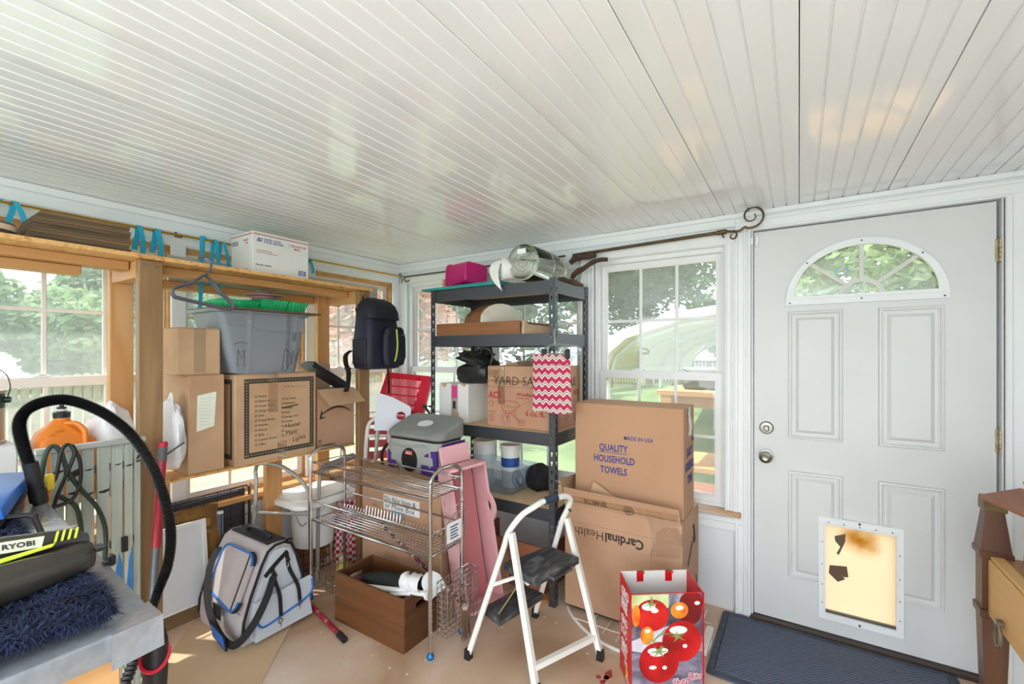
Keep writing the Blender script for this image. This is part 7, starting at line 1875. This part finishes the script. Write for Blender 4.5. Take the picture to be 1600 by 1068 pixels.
g.loft(rings, cap=False); bmesh.ops.remove_doubles(g.bm, verts=g.bm.verts[:], dist=1e-4); obj('lime_knob', g, limep, t)
g = G(); g.box((.333, 1.235, .945), (.345, 1.255, .968), bev=.003); g.box((.325, 1.235, .95), (.336, 1.25, .957)); single('clamp', g, black, 'small black clamp on the right edge of the silvery workbench', 'clamp')
g = G(); g.tube(spline([(.0, 1.66, .985), (.15, 1.65, 1.0), (.275, 1.60, 1.002), (.285, 1.57, .99), (.285, 1.50, .965)], 5), .006, 7); single('bent_handle', g, black, 'bent black rod lying over the far end of the shaggy rug', 'rod')
g = G(); g.hexa([(.12, 1.36, 1.0), (.13, 1.38, 1.0), (.345, 1.50, .975), (.335, 1.485, .975), (.12, 1.36, 1.003), (.13, 1.38, 1.003), (.345, 1.50, .978), (.335, 1.485, .978)]); single('plastic_strip', g, plain('greyish_clear', '#b9b2b4', .25), 'thin pale plastic strip pointing over the bench behind the blower', 'strip')
t = thing('blue_case', 'bright blue lidded flat case with black base on the bench at the left edge', 'case', (.15, 1.85, .952))
g = G(); g.hexa([(.22, 1.62, .952), (.345, 2.02, .952), (.10, 2.10, .952), (-.05, 1.70, .952), (.24, 1.60, 1.0), (.362, 2.03, 1.0), (.10, 2.12, 1.02), (-.05, 1.68, 1.02)]); obj('base', g, black, t)
g = G(); g.hexa([(.24, 1.60, 1.001), (.366, 2.04, 1.001), (.10, 2.12, 1.021), (-.05, 1.68, 1.021), (.235, 1.61, 1.028), (.36, 2.04, 1.028), (.10, 2.11, 1.058), (-.05, 1.69, 1.058)]); bmesh.ops.bevel(g.bm, geom=g.bm.edges[:], offset=.005, segments=2, profile=.5, affect='EDGES'); obj('lid', g, plain('bright_blue', '#1668c4', .4), t)

# slatted plank, its cord, vacuum hose, red pole
t = thing('slatted_plank', 'weathered grey slatted plank stood on end between bench and pine post', 'plank', (.57, 2.31, 0))
slat = mottle('grey_slat', ('#9da69c', '#b4bdb2', '#c3c9be'), 8, (1, 1, .2), .6, .5, 90, bstretch=(1, 1, .02)); smudge = plain('black_smudge', '#232526', .6); bpaint = mottle('blue_spray', ('#2d6fb2', '#3c86cc'), 10, rough=.5)
xs = [.418, .458, .497, .541, .584, .628, .669, .701]
wd = [.030, .034, .036, .036, .037, .036, .026, .022]
for i, (x, w) in enumerate(zip(xs, wd)):
    y = 2.30 + (.006 if i % 2 else 0)
    g = G(); g.box((x, y, .02), (x + w, y + .014, 1.035), bev=.002)
    obj('slat', g, slat, t)
    for k in range(4): 
        pass
g = G(); g.box((.412, 2.285, 1.035), (.735, 2.325, 1.055), bev=.003); obj('top_bar', g, plain('alu_bar', '#b9bdb8', .4, .4), t)
for z in (.93, .62, .30):
    g = G(); g.box((.415, 2.316, z), (.73, 2.335, z + .03), bev=.002); obj('cross_bar', g, mottle('brown_crossbar', ('#6b5140', '#84664f'), 8, rough=.7), t)
g = G()
rnd = random.Random(9)
for i, (x, w) in enumerate(zip(xs, wd)):
    y = 2.2995 + (.006 if i % 2 else 0)
    for z in (.955, .865):
        h = rnd.uniform(.004, .013); a = rnd.uniform(-.012, .012); s0 = rnd.uniform(0, .3)
        if rnd.random() < .85:
            g = G(); g.plate([[(x + w * s0, z + a), (x + w * .6, z + a - .003), (x + w * .98, z + a + .004), (x + w * .95, z + a + h), (x + w * .5, z + a + h * .7), (x + w * s0, z + a + h * .5)]], .0006, FY((0, y, 0))); obj('black_smudge', g, smudge, t, smooth=False)
g = G(); g.plate([[(.497, .92), (.51, .955), (.532, .965), (.533, .94)]], .0006, FY((0, 2.2990, 0))); obj('black_smudge', g, smudge, t, smooth=False)
g = G(); g.plate([[(.705, .96), (.715, .985), (.722, .97)]], .0006, FY((0, 2.3050, 0))); obj('black_smudge', g, smudge, t, smooth=False)
g = G(); g.plate([[(.630, .40), (.663, .40), (.662, .55), (.652, .60), (.64, .52)]], .0006, FY((0, 2.3050, 0))); obj('blue_paint', g, bpaint, t, smooth=False)
g = G(); g.plate([[(.670, .40), (.694, .40), (.693, .62), (.682, .56)]], .0006, FY((0, 2.2992, 0))); obj('blue_paint', g, bpaint, t, smooth=False)
dgc = plain('dark_green_cord', '#2c3d2e', .5)
g = G(); g.tube(spline([(.43, 2.29, .86), (.425, 2.275, .93), (.435, 2.27, 1.03), (.455, 2.275, 1.065), (.475, 2.27, 1.04), (.495, 2.265, .96), (.535, 2.27, .88), (.575, 2.27, .81), (.60, 2.27, .72), (.60, 2.27, .62), (.595, 2.275, .55)], 6), .0075, 8); g.tube(spline([(.47, 2.27, .88), (.515, 2.268, .83), (.53, 2.268, .74), (.53, 2.268, .62)], 6), .0075, 8); single('garden_hose', g, dgc, 'dark green cord draped over the slatted plank', 'cord')
g = G(); g.tube(spline([(.44, 2.292, .55), (.445, 2.272, .70), (.455, 2.266, .84), (.49, 2.26, .96), (.51, 2.262, 1.03), (.495, 2.27, 1.064), (.475, 2.264, 1.04), (.46, 2.262, .95), (.43, 2.27, .89), (.44, 2.26, .85), (.50, 2.255, .86), (.525, 2.258, .92), (.525, 2.262, 1.0), (.505, 2.268, 1.062)], 6), .006, 8); single('extension_lead', g, black, 'black cord looped over the top bar of the slatted plank', 'cord')
t = thing('vacuum_hose', 'black ribbed vacuum hose arching up beside the pine post', 'hose', (.5, 1.9, 0))
hp = spline([(.335, 1.90, 1.06), (.318, 1.90, 1.14), (.312, 1.90, 1.20), (.330, 1.90, 1.238), (.365, 1.90, 1.256), (.410, 1.90, 1.258), (.464, 1.90, 1.232), (.520, 1.90, 1.186), (.575, 1.90, 1.115), (.630, 1.90, 1.0), (.664, 1.90, .88), (.682, 1.90, .76), (.674, 1.90, .65), (.64, 1.90, .55), (.56, 1.82, .42), (.44, 1.66, .30), (.40, 1.45, .25)], 34)
rr_ = [(.0158 + (.0016 if i % 2 else -.0032)) for i in range(len(hp))]
g = G(); g.tube(hp, rr_, 12); obj('corrugated_hose', g, plain('hose_black', '#1d1b1c', .42), t, ang=20)
g = G(); g.tube([(.355, 1.90, .953), (.345, 1.90, 1.01), (.333, 1.90, 1.08)], [.0165, .0175, .0175], 14); g.cyl((.352, 1.90, .962), (.347, 1.90, 1.0), .0205, n=14); obj('hose_cuff', g, black, t)
g = G(); g.box((.372, 1.93, .98), (.392, 1.95, 1.03), bev=.004); single('yellow_clip', g, plain('yellow_plastic', '#e2c52a', .4), 'small yellow clip beside the vacuum hose cuff on the bench', 'clip')
t = thing('hand_vacuum', 'slim black and red vacuum standing beside the workbench corner', 'vacuum', (.40, 1.16, 0))
g = G(); g.lathe([(0, 0), (.03, 0), (.033, .02), (.03, .30), (.02, .56), (.02, .70), (.022, .74), (.022, .80), (.015, .83), (0, .835)], 22, Tr(.378, 1.13, 0)); obj('body', g, black, t)
g = G(); g.tube([(0.378 + .0235 * math.cos(a), 1.13 + .0235 * math.sin(a), .77 + .02 * math.sin(a + .5)) for a in [2 * PI * k / 24 for k in range(24)]], .004, 6, closed=True); obj('red_band', g, redp, t)
t = thing('mop_pole', 'red and grey telescopic pole leaning against the pine post', 'pole', (.70, 2.2, 0))
P0, P1 = Vector((.69, 2.16, .0)), Vector((.81, 2.335, 1.015))
d = P1 - P0
g = G(); g.cyl(P0, P0 + d * .60, .0135, n=12); obj('grey_tube', g, plain('pole_grey', '#6b6f74', .4, .3), t)
g = G(); g.cyl(P0 + d * .58, P0 + d * .925, .0165, n=14); obj('red_tube', g, mottle('pole_red', ('#a21f30', '#b82a3b'), 6, rough=.35), t)
g = G(); g.cyl(P0 + d * .92, P0 + d * .975, .0175, n=14); obj('grey_grip', g, plain('grip_grey', '#5d5f63', .6), t)
g = G(); g.tube([P0 + d * .97, P0 + d * .995, P1], [.0165, .019, .014], 14); obj('red_cap', g, plain('cap_red', '#c02339', .4), t)
g = G(); g.cyl((.84, 2.425, .93), (.90, 2.36, .995), .004, n=8); single('pencil', g, plain('grey_metal_rod', '#6c6a6a', .4, .5), 'thin grey rod sticking out beside the red pole top', 'rod')
g = G(); g.box((.655, 2.285, .60), (.675, 2.297, .66), bev=.002); single('black_hook', g, black, 'small black hook on the slatted plank near the red pole', 'hook')

# added stand for the fill uplight, unseen behind the camera
t = thing('floor_lamp', 'tall white torchiere floor lamp at the back of the room', 'lamp', (-1.25, .15, 0))
g = G(); g.lathe([(0, 0), (.13, 0), (.13, .015), (.03, .03), (0, .03)], 24); obj('base', g, whitep, t, local=True)
g = G(); g.cyl((0, 0, .03), (0, 0, 1.46), .012, n=12); obj('pole', g, whitep, t, local=True)
g = G(); g.lathe([(.02, 1.45), (.10, 1.49), (.19, 1.585), (.185, 1.585), (.095, 1.498), (.02, 1.46)], 28, cap=False); obj('lamp_shade', g, whitep, t, local=True)

# ------------------------------------------------------------------ table with pyramid posts at the right edge
dkw = wood('dark_walnut', '#4a2a18', '#64402a', 'z', 10, .4); lpw = wood('yellow_pine_x', '#c69455', '#d8aa6c', 'x', 9, .5)
t = thing('side_table', 'pine drawer table with dark tapering corner posts at the right edge', 'table', (1.9, -.8, 0))
for x, y in ((2.205, -.565), (1.30, -.565), (2.205, -1.10), (1.30, -1.10)):
    g = G(); s = .036
    def sqr(h, z): return [(x - h, y - h, z), (x + h, y - h, z), (x + h, y + h, z), (x - h, y + h, z)]
    g.loft([sqr(.022, 0), sqr(.034, .49), sqr(.040, .495), sqr(.040, .52), sqr(.034, .522), sqr(.034, .70), sqr(.042, .702), sqr(.042, .72), sqr(.038, .725), sqr(.024, .855), sqr(.028, .856), sqr(.027, .90), sqr(.024, .902)]); obj('corner_post', g, dkw, t, ang=20)
    g = G(); g.loft([sqr(.0295, .858), sqr(.029, .897), sqr(.026, .904), sqr(.0, .906)], cap=False); obj('brass_cap', g, mottle('dark_brass', ('#5b4a30', '#86704a'), 20, rough=.4, metal=.6), t, ang=20)
g = G(); g.box((1.34, -.570, .505), (2.168, -.545, .695), bev=.003); dr = obj('drawer', g, lpw, t)
g = G(); g.tube([(2.03 + .0 * math.cos(a), -.535 + .006 * math.sin(a), .515 + .0 + .034 * math.sin(a)) if False else (2.03 + .026 * math.cos(a), -.532, .505 + .036 * math.sin(a)) for a in [2 * PI * k / 24 for k in range(24)]], .0045, 7, closed=True); g.box((2.018, -.546, .535), (2.042, -.526, .552), bev=.003); obj('ring_pull', g, mottle('antique_steel', ('#6f6a5c', '#9b9585'), 20, rough=.4, metal=.8), dr)
g = G(); g.box((1.34, -.585, .696), (2.17, -.55, .708), bev=.002); obj('top_strip', g, lpw, t)
for k in range(4):
    g = G(); g.box((1.32, -.70 - k * .118, .690), (2.19, -.588 - k * .118, .704), bev=.002); obj('top_plank', g, wood('knotty_pine', '#c08f55', '#9c6c3a', 'x', 7, .5), t)
g = G(); g.box((2.192, -1.07, .505), (2.215, -.60, .695)); g.box((1.34, -1.12, .505), (2.168, -1.09, .695)); obj('apron', g, dkw, t)
g = G(); g.box((2.10, -1.06, .704), (2.14, -.62, .735)); obj('back_rail', g, dkw, t)
brn = wood('warm_brown_board', '#7e4a30', '#9c6547', 'x', 8, .4)
def plank(label, p, L, w, th, a, pitch, roll):
    M = Tr(*p) @ Rz(a) @ Ry(pitch) @ Rx(roll)
    g = G(); g.box((0, -w / 2, 0), (L, w / 2, th), M=M, bev=.002); return single('loose_board', g, brn, label, 'board', 'brown boards on the right table')
plank('warm brown board pointing left over the right table, largest of the three', (2.06, -.545, .945), .75, .12, .012, PI + .38, .05, .25)
plank('upper narrow brown board over the right table, highest of the three', (1.995, -.60, 1.0), .7, .05, .018, PI + .30, .02, .3)
plank('lowest brown board on the right table, mostly cut off', (1.95, -.60, .80), .6, .07, .014, PI + .35, .03, .5)
g = G(); g.box((1.30, -1.0, .706), (1.62, -.72, .93), bev=.004); single('tan_box', g, board, 'brown box on the right table carrying the loose boards', 'box')

# ------------------------------------------------------------------ groups of repeats
GROUPS = {'shade_tree': 'trees in the garden', 'curtain_rod': 'curtain rods over the windows', 'white_pail': 'pails in the clear tub', 'berry_punnet': 'green punnets on the grey tote', 'driftwood': 'driftwood on the steel shelf', 'board_fence': 'garden fences', 'garden_shed': 'white sheds in the garden', 'plastic_bag': 'white plastic bags on the pine shelf'}
for o in bpy.data.objects:
    k = o.name.split('.')[0]
    if o.parent is None and k in GROUPS: o['group'] = GROUPS[k]
